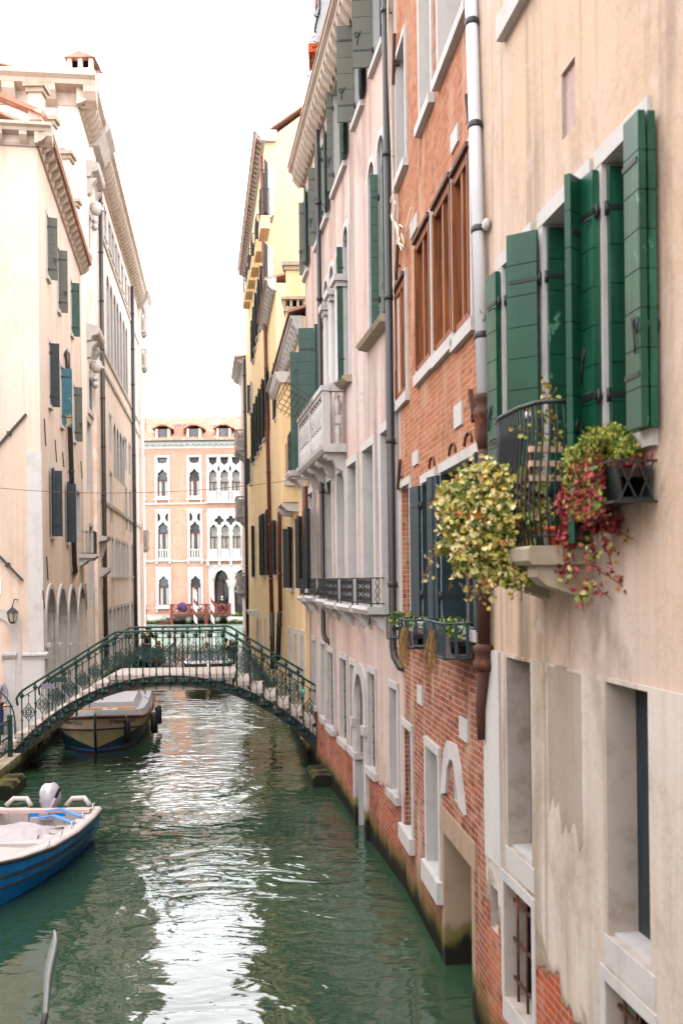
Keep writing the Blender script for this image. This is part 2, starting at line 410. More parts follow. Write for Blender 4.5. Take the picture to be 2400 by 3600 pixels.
# ------------------------------------------------------------------ water, far bank
def water():
    m = Mat('canal_water', .025, .5); m.b.inputs['IOR'].default_value = 1.62
    big = m.noise(.55, (1, .8, 1), detail=2.5, rough=.5, dist=.6)
    mid = m.noise(1.7, (.75, 1.35, 1), detail=2.5, rough=.5, dist=1.0, loc=(3, 5, 0))
    sml = m.noise(5.5, (.6, 1.5, 1), detail=2, rough=.45, loc=(1, 2, 0))
    gust = m.ramp(m.noise(.13, (1, .8, 1), detail=2, loc=(0, 2.2, 0)), .40, .62, .25, 1.)
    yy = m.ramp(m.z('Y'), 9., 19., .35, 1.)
    mamp = m.math('MULTIPLY', gust, m.ramp(m.z('Y'), 10., 17., .19, .52))
    h = m.math('ADD', m.math('MULTIPLY', big, .46), m.math('MULTIPLY', mid, mamp))
    h = m.math('ADD', h, m.math('MULTIPLY', m.math('MULTIPLY', sml, m.math('MULTIPLY', gust, yy)), .07))
    col = m.mix(m.ramp(m.noise(.12, detail=3), .35, .7), '1c3124', '2a402e')
    col = m.mix(m.ramp(m.z('Y'), 55, 75), col, '8fa99c')  # paler far out: open-sky brightness and reflection put into the colour
    return m.out(col, m.bump(h, .17, 1.))
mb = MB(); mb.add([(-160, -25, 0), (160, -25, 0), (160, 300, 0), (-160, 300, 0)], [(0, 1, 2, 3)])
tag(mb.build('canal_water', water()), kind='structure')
mb = MB(); mb.add([(-160, -25, -2.5), (160, -25, -2.5), (160, 300, -2.5), (-160, 300, -2.5)], [(0, 1, 2, 3)])
tag(mb.build('canal_bed', flat('mud', '2a2f22')), kind='structure')

# ------------------------------------------------------------------ facades
FB2 = Fac(1.37, 9.37, (-.0986, 1))
FB1 = Fac(1.345, 9.37, (-.1429, 1))
FB3 = Fac(.877, 14.34, (-.16, 1))
FB4 = Fac(-1.26, 27.7, (-.128, 1))
FB5 = Fac(-2.93, 40.7, (-.1414, 1))
FB5f = Fac(-2.93, 40.7, (1, .1414), outsign=-1)
FB6 = Fac(-5.62, 59.2, (-.1414, 1))
FL1 = Fac(-7.93, 26.4, (-.156, 1), outsign=-1)
FL1f = Fac(-7.93, 26.4, (1, .156), outsign=-1)
FL2 = Fac(-9.65, 37.4, (-.1234, 1), outsign=-1)
FL2f = Fac(-9.65, 37.4, (1, .1234), outsign=-1)
FP = Fac(-21.5, 105, (1, 0), outsign=-1)

class Bld:
    def __init__(b, name, label, cat, f, mat, s0, s1, z1, depth=7., revm='stonew', zb=-.6):
        b.f = f; b.root = root(name, f.frame(), label, cat); b.mat = mat; b.s0, b.s1, b.z1, b.zb = s0, s1, z1, zb
        b.depth = depth; b.holes = []; b.rev = MB(); b.revm = revm; b.extra = MB(); b.oo = -.0005; b.revmat = None
    def hole(b, poly, d=.28, pane='void', rev=True):
        b.holes.append(poly)
        if rev: reveal(b.rev, b.f, poly, b.oo, -d)
        return poly
    def window(b, poly, d=.28, pane='glass', trim=0., tmat='stonew', sill=.0, name='window', proud=.03, silld=.08, mull=None, lintel=True, grille=None, face=None):
        """an opening with its surround (part), pane and bars (sub-parts)"""
        f = b.f; b.hole(poly, d, rev=False)
        s0 = min(p[0] for p in poly); s1 = max(p[0] for p in poly); z0 = min(p[1] for p in poly); z1 = max(p[1] for p in poly)
        mb = MB()
        if trim:
            if len(poly) == 4:
                mb.fbox(f, s0 - trim, s0 - .002, -.05, proud, z0, z1); mb.fbox(f, s1 + .002, s1 + trim, -.05, proud, z0, z1)
                if lintel: mb.fbox(f, s0 - trim, s1 + trim, -.05, proud + .004, z1 + .002, z1 + trim * 1.1)
            else:
                c = ((s0 + s1) / 2, z0); outer = [(p[0] + trim * (1 if p[0] > c[0] + .01 else -1 if p[0] < c[0] - .01 else 0) * (.45 + .55 * abs(p[0] - c[0]) * 2 / (s1 - s0)), p[1] + (trim if p[1] > z0 + .01 else 0) * (1 if p[1] > z1 - .3 else .35 + .65 * (p[1] - z0) / (z1 - z0))) for p in poly]
                n = len(poly)
                for i in range(1, n):
                    a, c2 = poly[i], poly[(i + 1) % n]; oa, oc = outer[i], outer[(i + 1) % n]
                    if i == n - 0: continue
                    q = [a, c2, oc, oa]; mb.ext([f.w(s, -.05, z) for s, z in q], [f.w(s, proud, z) for s, z in q])
        if sill: mb.fbox(f, s0 - trim - .04, s1 + trim + .04, -.1, silld, z0 - sill, z0 - .002)
        if not mb.v: mb.fbox(f, s0 + .001, s1 - .001, -d + .01, -.02, z0 - .03, z0 + .02)
        reveal(mb, f, poly, b.oo, -d, k=1)
        w = mb.build(name, [M[tmat], b.revmat or M[b.revm]], b.root)
        p = MB(); fr = face if face is not None else pane
        p.add([f.w(s, -d + .012, z) for s, z in poly], [t for t in tessellate_polygon([[Vector((s, z, 0)) for s, z in poly]])])
        p.build('pane', M[fr], w)
        if mull:
            mm, cols, rows = mull; q = MB(); t = .035
            for i in range(cols + 1):
                x = s0 + (s1 - s0) * i / cols; q.fbox(f, max(s0, x - t), min(s1, x + t), -d + .02, -d + .07, z0, z1 - (.02 if len(poly) == 4 else (s1 - s0) * .3 * (1 if i in (0, cols) else 0)))
            for j in range(rows + 1):
                z = z0 + (z1 - z0) * j / rows
                if len(poly) > 4 and j == rows: continue
                q.fbox(f, s0 + .001, s1 - .001, -d + .02, -d + .066, max(z0, z - t), min(z1, z + t))
            q.build('window_frame', M[mm], w)
        if grille:
            gm, cols, rows = grille; q = MB()
            for i in range(cols):
                x = s0 + (s1 - s0) * (i + .5) / cols; q.tube([f.w(x, -.06, z0), f.w(x, -.06, z1)], .012, 5)
            for j in range(rows):
                z = z0 + (z1 - z0) * (j + .5) / rows; q.fbox(f, s0, s1, -.075, -.055, z - .012, z + .012)
            q.build('grille', M[gm], w)
        return w
    def finish(b, roof=True, over=.3, rm='tile', ridge=1.6, holesextra=None, top=None, name='wall'):
        f = b.f; mb = MB(); D = b.depth; t = b.z1
        wallface(mb, f, top or rect(b.s0, b.s1, b.zb, t), b.holes)
        for sx in (b.s0, b.s1): mb.add([f.w(sx, 0, b.zb), f.w(sx, -D, b.zb), f.w(sx, -D, t), f.w(sx, 0, t)], [(0, 1, 2, 3)])
        mb.add([f.w(b.s0, -D, b.zb), f.w(b.s1, -D, b.zb), f.w(b.s1, -D, t), f.w(b.s0, -D, t)], [(0, 1, 2, 3)])
        mb.add([f.w(b.s0, 0, t), f.w(b.s1, 0, t), f.w(b.s1, -D, t), f.w(b.s0, -D, t)], [(0, 1, 2, 3)])
        # dark lining so that openings are backed
        w = mb.build(name, b.mat, b.root, recalc=False)
        if b.rev.v: b.rev.build('reveal', M[b.revm], b.root)
        if roof:
            r = MB(); o = over; m_ = D / 2
            P = [f.w(b.s0 - .1, o, t + .06), f.w(b.s1 + .1, o, t + .06), f.w(b.s1 + .1, -m_, t + .06 + ridge), f.w(b.s0 - .1, -m_, t + .06 + ridge), f.w(b.s1 + .1, -D - o, t + .06), f.w(b.s0 - .1, -D - o, t + .06)]
            Q = [p + Vector((0, 0, .07)) for p in P]
            r.hexa([P[0], P[1], P[2], P[3], Q[0], Q[1], Q[2], Q[3]]); r.hexa([P[3], P[2], P[4], P[5], Q[3], Q[2], Q[4], Q[5]])
            r.build('roof', M[rm], b.root)
        return w
    # pixel helpers
    def px(b, x0, x1, yt, yb, ref=0, o=0):
        xr = (x0, x1)[ref]
        s_a, z1 = b.f.at(xr, yt, o); _, z0 = b.f.at(xr, yb, o); ym = (yt + yb) / 2
        sa, _ = b.f.at(x0, ym, o); sb, _ = b.f.at(x1, ym, o)
        return min(sa, sb), max(sa, sb), z0, z1

def leaf(f, s, z0, z1, width, ang, parent, mat, o=.02, th=.04, board=.27, name='shutter', ferr=True):
    """a boarded shutter hinged at (s,o); ang degrees from +s towards outwards"""
    a = R(ang); e = f.d * math.cos(a) + f.n * math.sin(a); q = f.d * -math.sin(a) + f.n * math.cos(a)
    P = f.w(s, o, 0); mb = MB(); n = max(2, round((z1 - z0) / board)); h = (z1 - z0) / n; g = .007
    def slab(u0, u1, t0, t1, a0, a1):
        c = [P + e * u + q * t for u, t in ((u0, t0), (u1, t0), (u1, t1), (u0, t1))]
        mb.hexa([p + Vector((0, 0, a0)) for p in c] + [p + Vector((0, 0, a1)) for p in c])
    slab(.004, width - .004, -.3 * th, .3 * th, z0 + .004, z1 - .004)
    for i in range(n): slab(0, width, -th / 2, th / 2, z0 + i * h + (g / 2 if i else 0), z0 + (i + 1) * h - (g / 2 if i < n - 1 else 0))
    k0 = len(mb.f); L_ = min(width - .02, .34)
    for zz in (z0 + .16 * (z1 - z0), z0 + .84 * (z1 - z0)):
        slab(-.01, L_, -th / 2 - .006, th / 2 + .006, zz, zz + .03); mb.tube([P + q * 0 + e * -.012 + Vector((0, 0, zz - .03)), P + e * -.012 + Vector((0, 0, zz + .06))], .014, 6)
    if mat in ('shutter_olive', 'shutter_near'):
        c = P + e * (width * .72) + Vector((0, 0, z0 + .3 * (z1 - z0))); sg = -1 if (q.y * 1.0) > 0 else 1
        for sg in (1, -1):
            o_ = q * sg * (th / 2 + .012); mb.tube([c + o_ + e * x + Vector((0, 0, z)) for x, z in ((-.05, .1), (-.02, .02), (.03, .0), (.05, .05), (.02, .09), (-.01, .06), (.0, -.04), (.01, -.12))], .007, 5)
    for i in range(k0, len(mb.f)): mb.k[i] = 1
    ob = mb.build(name, [M[mat], M['iron']], parent)
    return ob
def leafwidth(f, s, ang, xpx, ymid, o=.02):
    a = R(ang); e = f.d * math.cos(a) + f.n * math.sin(a); P = f.w(s, o, 0); r = ray(xpx, ymid)
    # P + e*t on the vertical plane through the ray: cross in plan
    den = e.x * r.y - e.y * r.x
    return max(.12, ((CAM.x - P.x) * r.y - (CAM.y - P.y) * r.x) / den)
def cornice(b, z, h=.45, out=.35, step=.5, dw=.16, mat='stonew', s0=None, s1=None, name='cornice', dent=True, f=None, dh=.22):
    f = f or b.f; s0 = b.s0 if s0 is None else s0; s1 = b.s1 if s1 is None else s1; mb = MB()
    mb.fprof(f, [(-.02, z), (.06, z), (.1, z + .06), (.1, z + h * .5), (out * .75, z + h * .6), (out * .8, z + h * .75), (out, z + h * .85), (out, z + h), (-.02, z + h)], s0, s1)
    if dent:
        d = mb; n = int((s1 - s0) / step)
        for i in range(n + 1):
            s = s0 + (s1 - s0 - dw) * i / n
            d.fprof(f, [(.102, z + h * .5 - dh), (out * .45, z + h * .5 - dh * .75), (out * .72, z + h * .5 - dh * .25), (out * .74, z + h * .62), (.102, z + h * .62)], s, s + dw)
    return mb.build(name, M[mat], b.root)
def pipe(b, pts, r, mat='pipe', name='drainpipe', joints=(), sockets=True):
    mb = MB(); mb.tube(pts, r, 10)
    P = [Vector(p) for p in pts]
    zt, zb = max(p.z for p in P), min(p.z for p in P); z = zb + 1.2
    o = mb.build(name, M[mat], b.root)
    while z < zt - .3:
        c = MB()
        for i in range(len(P) - 1):
            lo, hi = sorted((P[i], P[i + 1]), key=lambda p: p.z)
            if lo.z <= z <= hi.z and hi.z - lo.z > .5:
                q = lo.lerp(hi, (z - lo.z) / (hi.z - lo.z)); ax = (hi - lo).normalized()
                c.lathe([(r + .012, 0), (r + .016, .02), (r + .016, .05), (r + .012, .07)], q, 10, axis=ax)
                c.bar(q + b.f.n * -.16, q, .014); c.build('pipe_collar', M[mat], o)
                break
        z += 2.1
    return o
# ================================================================== PINK HOUSE (right, middle)
P3 = Bld('pink_house', 'faded pink plaster house with green shutters and a white stone balcony over the canal', 'house', FB3, M['pink'], 0, 10.75, 14.75, 8)
f = FB3
# top floor windows: far jamb px, near jamb px, sill y at far jamb, top y at far jamb, leaf free px
for xh, xn, yb, yt, xf, two in ((1310, 1348, 250, -190, 1236, 'shutter_olive'), (1246, 1274, 440, 60, 1184, 'shutter_olive'), (1172, 1214, 683, 275, 1155, 'shutter_olive'),
                           (1134, 1151, 802, 520, 1107, 'shutter_olive'), (1111, 1122, 872, 590, 1084, 'shutter_olive'), (1071, 1083, 976, 712, 1055, 'shutter_olive')):
    s0, s1, z0, z1 = P3.px(xh, xn, yt, yb); z1 = min(z1, 14.3)
    wd = P3.window(rect(s0, s1, z0, z1), .22, 'void', trim=.09, sill=.1)
    wl = leafwidth(f, s1, 76, xf, (yt + yb) / 2)
    leaf(f, s1, z0 + .03, z1 + .03, wl, 76, wd, two)
    leaf(f, s0, z0 + .03, z1 + .03, .42, 168, wd, 'shutter', o=.04)
    leaf(f, s1 - .02, z0 + .02, z1 - .02, s1 - s0 - .06, 183, wd, 'shutter', o=-.14)
cornice(P3, 14.35, .45, .38, .34, .16, 'stonec', -.1, 10.85, dh=.26)
# arched windows of the piano nobile
def archwin(x0, x1, yt, yb, ref=0, trim=.1, pane='void', d=.26, **k):
    s0, s1, z0, z1 = P3.px(x0, x1, yt, yb, ref)
    return P3.window(arch(s0, s1, z0, z1), d, pane, trim=trim, **k), (s0, s1, z0, z1)
wd, (s0, s1, z0, z1) = archwin(1300, 1322, 588, 1205, 0)
wd2, (a0, a1, c0, c1) = archwin(1333, 1356, 495, 1150, 0)
leaf(f, a1, c0 + .02, c1 - .5, leafwidth(f, a1, 80, 1313, 900), 80, wd2, 'shutter')
leaf(f, a0, c0 + .02, c1 - .3, .3, 172, wd2, 'shutter', o=.05)
sl = MB(); t0 = f.at(1290, 1245)[0]; sl.fprof(f, [(-.1, c0 - .02), (.16, c0 - .02), (.2, c0 - .07), (.16, c0 - .13), (.0, c0 - .16), (-.1, c0 - .16)], a0 - .3, t0)
sl.build('window_sill', M['stonel'], P3.root)
ws = []
for x0, x1, yt, ys in ((1211, 1229, 810, 1345), (1186, 1201, 893, 1360), (1163, 1177, 945, 1375), (1143, 1157, 997, 1395)):
    w_, q = archwin(x0, x1, yt, ys, 0, trim=.11); ws.append((w_, q))
w_, q = ws[0]; leaf(f, q[1] + .02, q[2], q[3] - .28, leafwidth(f, q[1], 86, 1204, 1130), 86, w_, 'shutter')
sl = MB(); sl.fprof(f, [(-.1, q[2] - .02), (.16, q[2] - .02), (.2, q[2] - .07), (.1, q[2] - .14), (-.1, q[2] - .14)], q[0] - .15, q[1] + .2)
sl.build('window_sill', M['stonel'], P3.root)
# slender columns and capitals between the four arches
for i in range(3):
    qa, qb = ws[i][1], ws[i + 1][1]; c = (qa[1] + qb[0]) / 2; h = qb[3] - .5; z0_ = qa[2]
    mb = MB(); g = max(.1, (qb[0] - qa[1]) / 2)
    mb.lathe([(g * .8, 0), (g * .62, .1), (g * .6, h - z0_ - .35), (g * .66, h - z0_ - .3)], f.w(c, .06, z0_), 10)
    mb.fbox(f, c - g * 1.5, c + g * 1.5, -.05, .22, h - .28, h - .16); mb.fbox(f, c - g * 1.2, c + g * 1.2, -.05, .16, h - .38, h - .281)
    mb.build('column', M['stonew'], P3.root)
# far shutters above the balcony (big green doors standing open)
s_b1 = f.at(1120, 1330)[0]
for xh, xf, yt, yb, ang in ((1126, 1109, 1140, 1420, 88), (1108, 1051, 1153, 1500, 78), (1084, 1020, 1238, 1525, 80)):
    s_, z1_ = f.at(xh, yt); z0_ = 7.2
    wd = P3.window(rect(s_ - .9, s_ - .05, z0_, z1_ - .1), .3, 'void', trim=.08, name='window')
    leaf(f, s_, z0_, z1_, leafwidth(f, s_, ang, xf, 1350), ang, wd, 'shutter')
# balcony
def balustrade(mb, f, s0, s1, o0, o1, z0, z1, n, along=True, k=0):
    for i in range(n):
        t = (i + .5) / n; P = f.w(s0 + (s1 - s0) * t, o0 + (o1 - o0) * t, z0); h = z1 - z0; m = h / 2
        prof = [(.055, 0), (.055, .03), (.035, .05), (.07, h * .17), (.074, h * .25), (.045, h * .38), (.045, h * .42)]
        mb.lathe(prof, P, 8, k); mb.lathe([(r, h - z) for r, z in reversed(prof)], P, 8, k)
        e = (f.d * (s1 - s0) + f.n * (o1 - o0)).normalized(); c = P + Vector((0, 0, m))
        mb.bar(c - e * .06 , c + e * .06, .11, h * .17, k)
def balcony(b, f, s0, s1, dep, zf, zr, n, nside=1, mat='stonew', nb=4, name='balcony'):
    mb = MB()
    mb.fprof(f, [(0, zf - .16), (dep - .03, zf - .16), (dep + .03, zf - .1), (dep + .05, zf - .03), (dep, zf), (0, zf)], s0 - .04, s1 + .04)
    bal = mb.build(name, M[mat], b.root)
    r = MB()
    r.fbox(f, s0 - .03, s1 + .03, dep - .14, dep + .03, zr - .1, zr); r.fbox(f, s0, s1, dep - .12, dep, zr - .17, zr - .102)
    for s in (s0, s1): 
        r.fbox(f, min(s, s + (.15 if s == s0 else -.15)), max(s, s + (.15 if s == s0 else -.15)), 0, dep - .141, zr - .1, zr)
    r.build('handrail', M[mat], bal)
    for s in [s0, s1 - .16] + [s0 + (s1 - s0) * k / 2 - .08 for k in (1,)]:
        p = MB(); p.fbox(f, s, s + .16, dep - .145, dep - .005, zf, zr - .171); p.build('pier', M[mat], bal)
    per = max(1, n // 2)
    spots = [(s0 + .18 + ((s0 + s1) / 2 - .28 - s0) * (i + .5) / per, dep - .07) for i in range(per)] + [((s0 + s1) / 2 + .1 + (s1 - .28 - (s0 + s1) / 2) * (i + .5) / per, dep - .07) for i in range(per)]
    for s in (s0 + .08, s1 - .08): spots += [(s, (dep - .14) * (i + .5) / nside) for i in range(nside)]
    for s, o in spots:
        q = MB(); balustrade(q, f, s - .01, s + .01, o, o, zf, zr - .171, 1); q.build('baluster', M[mat], bal)
    for i in range(nb):
        c = MB()
        s = s0 + .1 + (s1 - s0 - .36) * i / max(1, nb - 1)
        prof = [(0, zf - .161), (dep - .06, zf - .161), (dep - .05, zf - .24), (dep - .12, zf - .3), (dep * .55, zf - .3), (dep * .45, zf - .36), (dep * .35, zf - .46), (dep * .1, zf - .52), (0, zf - .7)]
        c.fprof(f, prof, s, s + .2); c.build('bracket', M[mat], bal)
    return bal
SBAL = s_n = f.at(1216, 1500)[0]; balcony(P3, f, s_n, s_n + 4.05, .45, 7.09, 8.2, 10)
# small window doors on the balcony floor line + iron balconettes
def balconette(b, f, s0, s1, zf, zr, dep=.3, mat='iron', stone_='stonew', br=True, name='balconette', wav=True):
    mb = MB(); mb.fprof(f, [(0, zf - .13), (dep, zf - .13), (dep + .05, zf - .05), (dep + .03, zf), (0, zf)], s0 - .08, s1 + .08)
    if br:
        for s in (s0, s1 - .16): mb.fprof(f, [(0, zf - .131), (dep - .04, zf - .131), (dep - .08, zf - .2), (dep * .45, zf - .24), (dep * .3, zf - .33), (0, zf - .42)], s, s + .16)
    bal = mb.build(name, M[stone_], b.root)
    q = MB(); D = dep - .03
    q.fbox(f, s0, s1, D - .02, D, zr - .02, zr); q.fbox(f, s0, s1, D - .015, D - .003, zf + .04, zf + .06)
    for s in (s0, s1):
        q.fbox(f, s - .012, s + .012, 0, D - .021, zr - .018, zr - .001); q.fbox(f, s - .012, s + .012, D - .022, D + .002, zf, zr - .021)
        q.fbox(f, s - .008, s + .008, 0, D - .023, zf + .042, zf + .058)
    h = zr - zf - .06; n = 5
    def wv(s, o, ph, alng):
        pts = []
        for i in range(13):
            t = i / 12; dx = math.sin(t * math.pi * 3) * .035 * ph
            pts.append(f.w(s + (dx if alng else 0), o + (0 if alng else dx), zf + .05 + h * t))
        q.tube(pts, .008, 4, caps=False)
    L = s1 - s0; m = max(2, round(L / .14))
    for i in range(m):
        for ph in (1, -1): wv(s0 + L * (i + .5) / m, D - .01, ph, True)
    for s in (s0, s1):
        for ph in (1, -1): wv(s, D * .5, ph, False)
    q.build('railing', M[mat], bal)
    return bal
zb = 4.2
LOW = ((1347, 1372, 1524), (1282, 1309, 1586), (1228, 1252, 1640), (1190, 1216, 1668), (1148, 1167, 1700), (1086, 1101, 1740))
for x0, x1, yt in LOW:
    s0, z1_ = f.at(x0, yt); s1 = f.at(x1, yt + 100)[0]; s0, s1 = min(s0, s1), max(s0, s1); s1 = max(s1, s0 + .1)
    s_far = f.at(x0, 1850)[0]; s_near = s_far - .95
    P3.window(rect(s_near, s_far, 4.0, z1_), .34, 'stonew', trim=.13, proud=.035, face='glass')
for x0, x1, ytop, ybot in ((1307, 1352, 2033, 2133), (1237, 1282, 2037, 2126), (1190, 1226, 2039, 2118), (1156, 1190, 2036, 2108), (1112, 1142, 2030, 2096), (1055, 1079, 2035, 2093)):
    # side panel facing us: near jamb at wall = right px, front corner = left px
    s_w = min(f.at(x1, 2085)[0], 9.9); zr = 4.52
    L = 1.25 if x0 > 1080 else .8
    zf = f.at(x1, ybot)[1]
    balconette(P3, f, s_w, s_w + L, zf, zr, .26)
# ground floor grilled windows, water door
def gw(x0, x1, yt, yb, ref=0, pane='void', trim=.1, gr=('rust', 3, 6), sill=.12, d=.2, **k):
    s0, s1, z0, z1 = P3.px(x0, x1, yt, yb, ref); s0 = min(s0, s1 - .5)
    return P3.window(rect(s0, s1, z0, z1), d, pane, trim=trim, grille=gr, sill=sill, tmat='stone', **k)
gw(1102, 1113, 2250, 2470, pane='shutter', gr=None); gw(1133, 1145, 2262, 2513, pane='shutter', gr=None)
gw(1155, 1174, 2290, 2545); gw(1199, 1221, 2312, 2590); gw(1235, 1254, 2335, 2622)
gw(1298, 1322, 2362, 2690); gw(1375, 1400, 2415, 2770, gr=None)
s0, s1, z0, z1 = P3.px(1257, 1288, 2362, 2900, 0)
P3.window(arch(s0, s1, -.3, z1, 10, rise=(s1 - s0) * .62), .55, 'stone', trim=.2, tmat='stone', proud=.06, name='water_door', face='void')
mb = MB(); zc = f.at(1250, 2520)[1]
for a in (s0 - .24, s1 - .02): mb = MB(); mb.fbox(f, a, a + .26, -.02, .1, zc - .16, zc); mb.build('impost', M['stone'], P3.root)
# pipes
def vp(f, x, y, o): return f.w(f.at(x, y, o)[0], o, f.at(x, y, o)[1])
top = vp(f, 1352, 0, .1); bot = vp(f, 1383, 2270, .1); s_ = (f.at(1353, 60, .1)[0] + f.at(1381, 2200, .1)[0]) / 2
zb_ = bot.z; pipe(P3, [f.w(s_, .1, 14.3), f.w(s_, .1, zb_), f.w(s_ - .06, .09, zb_ - .16), f.w(s_ - .2, .04, zb_ - .3), f.w(s_ - .3, -.1, zb_ - .34)], .058)
s_ = (f.at(1118, 600, .1)[0] + f.at(1136, 2200, .1)[0]) / 2; zb_ = f.at(1137, 2220, .1)[1]
pipe(P3, [f.w(s_, .1, 14.3), f.w(s_, .1, zb_), f.w(s_ - .08, .08, zb_ - .16), f.w(s_ - .25, -.08, zb_ - .28)], .052)
P3.finish(over=.4, ridge=2.0)
# arm with ring on the wall
mb = MB(); a = vp(f, 1298, 2163, .3); s_, z_ = f.at(1405, 2163); 
mb.bar(vp(f, 1296, 2164, .42), vp(f, 1400, 2164, .0), .03, .035); mb.tube([vp(f, 1298, 2164, .42) + Vector((0, 0, -.02)), vp(f, 1298, 2180, .42), vp(f, 1299, 2196, .42)], .012, 5)
mb.build('iron_arm', M['iron'], P3.root)
# ================================================================== BRICK HOUSE (right, nearer)
P2 = Bld('brick_house', 'orange brick house with brown wooden windows and a stone-framed water door', 'house', FB2, M['brick'], 0, 4.99, 15.6, 8)
f = FB2
def oakwin(x0, x1, yt, yb, ref, cols):
    s0, s1, z0, z1 = P2.px(x0, x1, yt, yb, ref)
    w = P2.window(rect(s0, s1, z0, z1), .2, 'glass', trim=.075, sill=.14, proud=.035, silld=.06)
    mb = MB(); n = cols
    for i in range(n + 1):
        s = s0 + (s1 - s0) * i / n
        mb.fbox(f, max(s0, s - .045), min(s1, s + .045), -.12, .05 if i in (0, n) else .02, z0 + .06, z1 - .06)
        if i < n:
            c = s + (s1 - s0) / n / 2; mb.fbox(f, c - .02, c + .02, -.1, -.02, z0 + .1, z1 - .1)
    mb.fbox(f, s0, s1, -.12, .03, z0 + .0, z0 + .1); mb.fbox(f, s0, s1, -.12, .03, z1 - .1, z1)
    mb.build('wooden_frame', M['oak'], w)
    for i in range(n):
        a = s0 + (s1 - s0) * i / n + .06
        mb = MB(); mb.fbox(f, a, a + (s1 - s0) / n - .12, -.09, -.05, z0 + .11, z0 + .5); mb.build('lower_panel', M['oak'], w)
    a = MB(); a.fbox(f, s0 - .02, s1 + .02, -.1, .07, z1 + .0, z1 + .05); a.build('drip_board', M['rust'], w)
oakwin(1397, 1432, 1026, 1418, 0, 2)
oakwin(1469, 1522, 856, 1322, 0, 2)
oakwin(1534, 1597, 735, 1252, 0, 2); oakwin(1603, 1662, 620, 1190, 0, 2)
for x0, x1, yt, yb, ref in ((1396, 1431, 215, 680, 0), (1476, 1521, -180, 488, 0), (1541, 1650, -380, 322, 0)):
    s0, s1, z0, z1 = P2.px(x0, x1, yt, yb, ref)
    P2.window(rect(s0 + .05, s1 - .05, z0 + .12, z1), .25, 'glass', trim=.08, sill=.12, face='stonew' if x0 > 1400 else 'glass')
for x0, x1, yt, yb in ((1411, 1446, 1718, 2184),):
    s0, s1, z0, z1 = P2.px(x0, x1, yt, yb); P2.window(rect(s0, s1, z0, z1), .28, 'stonew', trim=.09, sill=.1)
for x0, x1, yt, yb, cols in ((1491, 1533, 1700, 2172, 0), (1558, 1684, 1662, 2186, 1)):
    s0, s1, z0, z1 = P2.px(x0, x1, yt, yb)
    w = P2.window(rect(s0, s1, z0, z1), .3, 'void', trim=.1, sill=.12, proud=.03)
    leaf(f, s1 - .03, z0 + .02, z1 - .02, .27, -90, w, 'shutter_worn', o=.03)
    leaf(f, s1 + .02, z0 + .02, z1 - .02, .3, 12, w, 'shutter_worn', o=.05)
    if cols:
        mb = MB(); c = f.at(1640, 1950)[0]; mb.fbox(f, c - .05, c + .05, -.3, -.02, z0, z1); mb.build('post', M['shutter_worn'], w)
        leaf(f, c - .08, z0 + .02, z1 - .02, .25, -90, w, 'shutter_dark', o=.0)
    leaf(f, s0 - .02, z0 + .02, z1 - .02, .3, 172, w, 'shutter_worn', o=.05)
# segment reliefs above the lower windows (brick arches as thin rims)
for xa, ya in ((1520, 1620), (1592, 1575), (1648, 1540), (1432, 1690)):
    s_, z_ = f.at(xa, ya + 22); mb = MB()
    pts = [f.w(s_ + .17 * math.cos(t * math.pi / 8), .012, z_ + .12 * math.sin(t * math.pi / 8)) for t in range(9)]
    mb.tube(pts, .013, 5); mb.build('brick_arch', M['rust'], P2.root)
# stone plates
for k, (x0, x1, yt, yb) in enumerate(((1470, 1487, 2406, 2470), (1619, 1648, 2516, 2592), (1600, 1627, 1430, 1510), (1453, 1472, 1594, 1642), (1589, 1614, 480, 545), (1446, 1469, 790, 845))):
    s0, s1, z0, z1 = P2.px(x0, x1, yt, yb); mb = MB(); mb.fbox(f, s0, s1, -.02, .022, z0, z1); mb.build('stone_plate', M['stonew'], P2.root)
# ground floor
s0, s1, z0, z1 = P2.px(1420, 1450, 2548, 2893); w = P2.window(rect(s0, s1, z0, z1), .22, 'void', trim=.09, sill=.22, tmat='stonew', face='shutter_blue')
s0, s1, z0, z1 = P2.px(1504, 1546, 2622, 3022); w = P2.window(rect(s0, s1, z0, z1), .24, 'void', trim=.1, sill=.26, tmat='stonew', face='shutter')
# white framed triangular niche with a slit
def onp(pts, o=0): return [f.at(x, y, o) for x, y in pts]
out_ = onp([(1640, 2866), (1556, 2790), (1568, 2640), (1578, 2604), (1606, 2618), (1622, 2700)]); inn = onp([(1622, 2835), (1574, 2788), (1580, 2700), (1590, 2668), (1600, 2676), (1608, 2730)])
mb = MB(); n = len(out_)
for i in range(1, n + 0):
    a, b_ = i, (i + 1) % n; q = [out_[a], out_[b_], inn[b_], inn[a]]; mb.ext([f.w(s, -.03, z) for s, z in q], [f.w(s, .035, z) for s, z in q])
w = mb.build('niche_window', M['stonew'], P2.root)
s0, s1, z0, z1 = P2.px(1594, 1607, 2690, 2810); P2.hole(arch(s0, s1, z0, z1), .16)
mb = MB(); mb.fbox(f, s0, s1, -.17, -.15, z0, z1); mb.build('pane', M['stonew'], w)
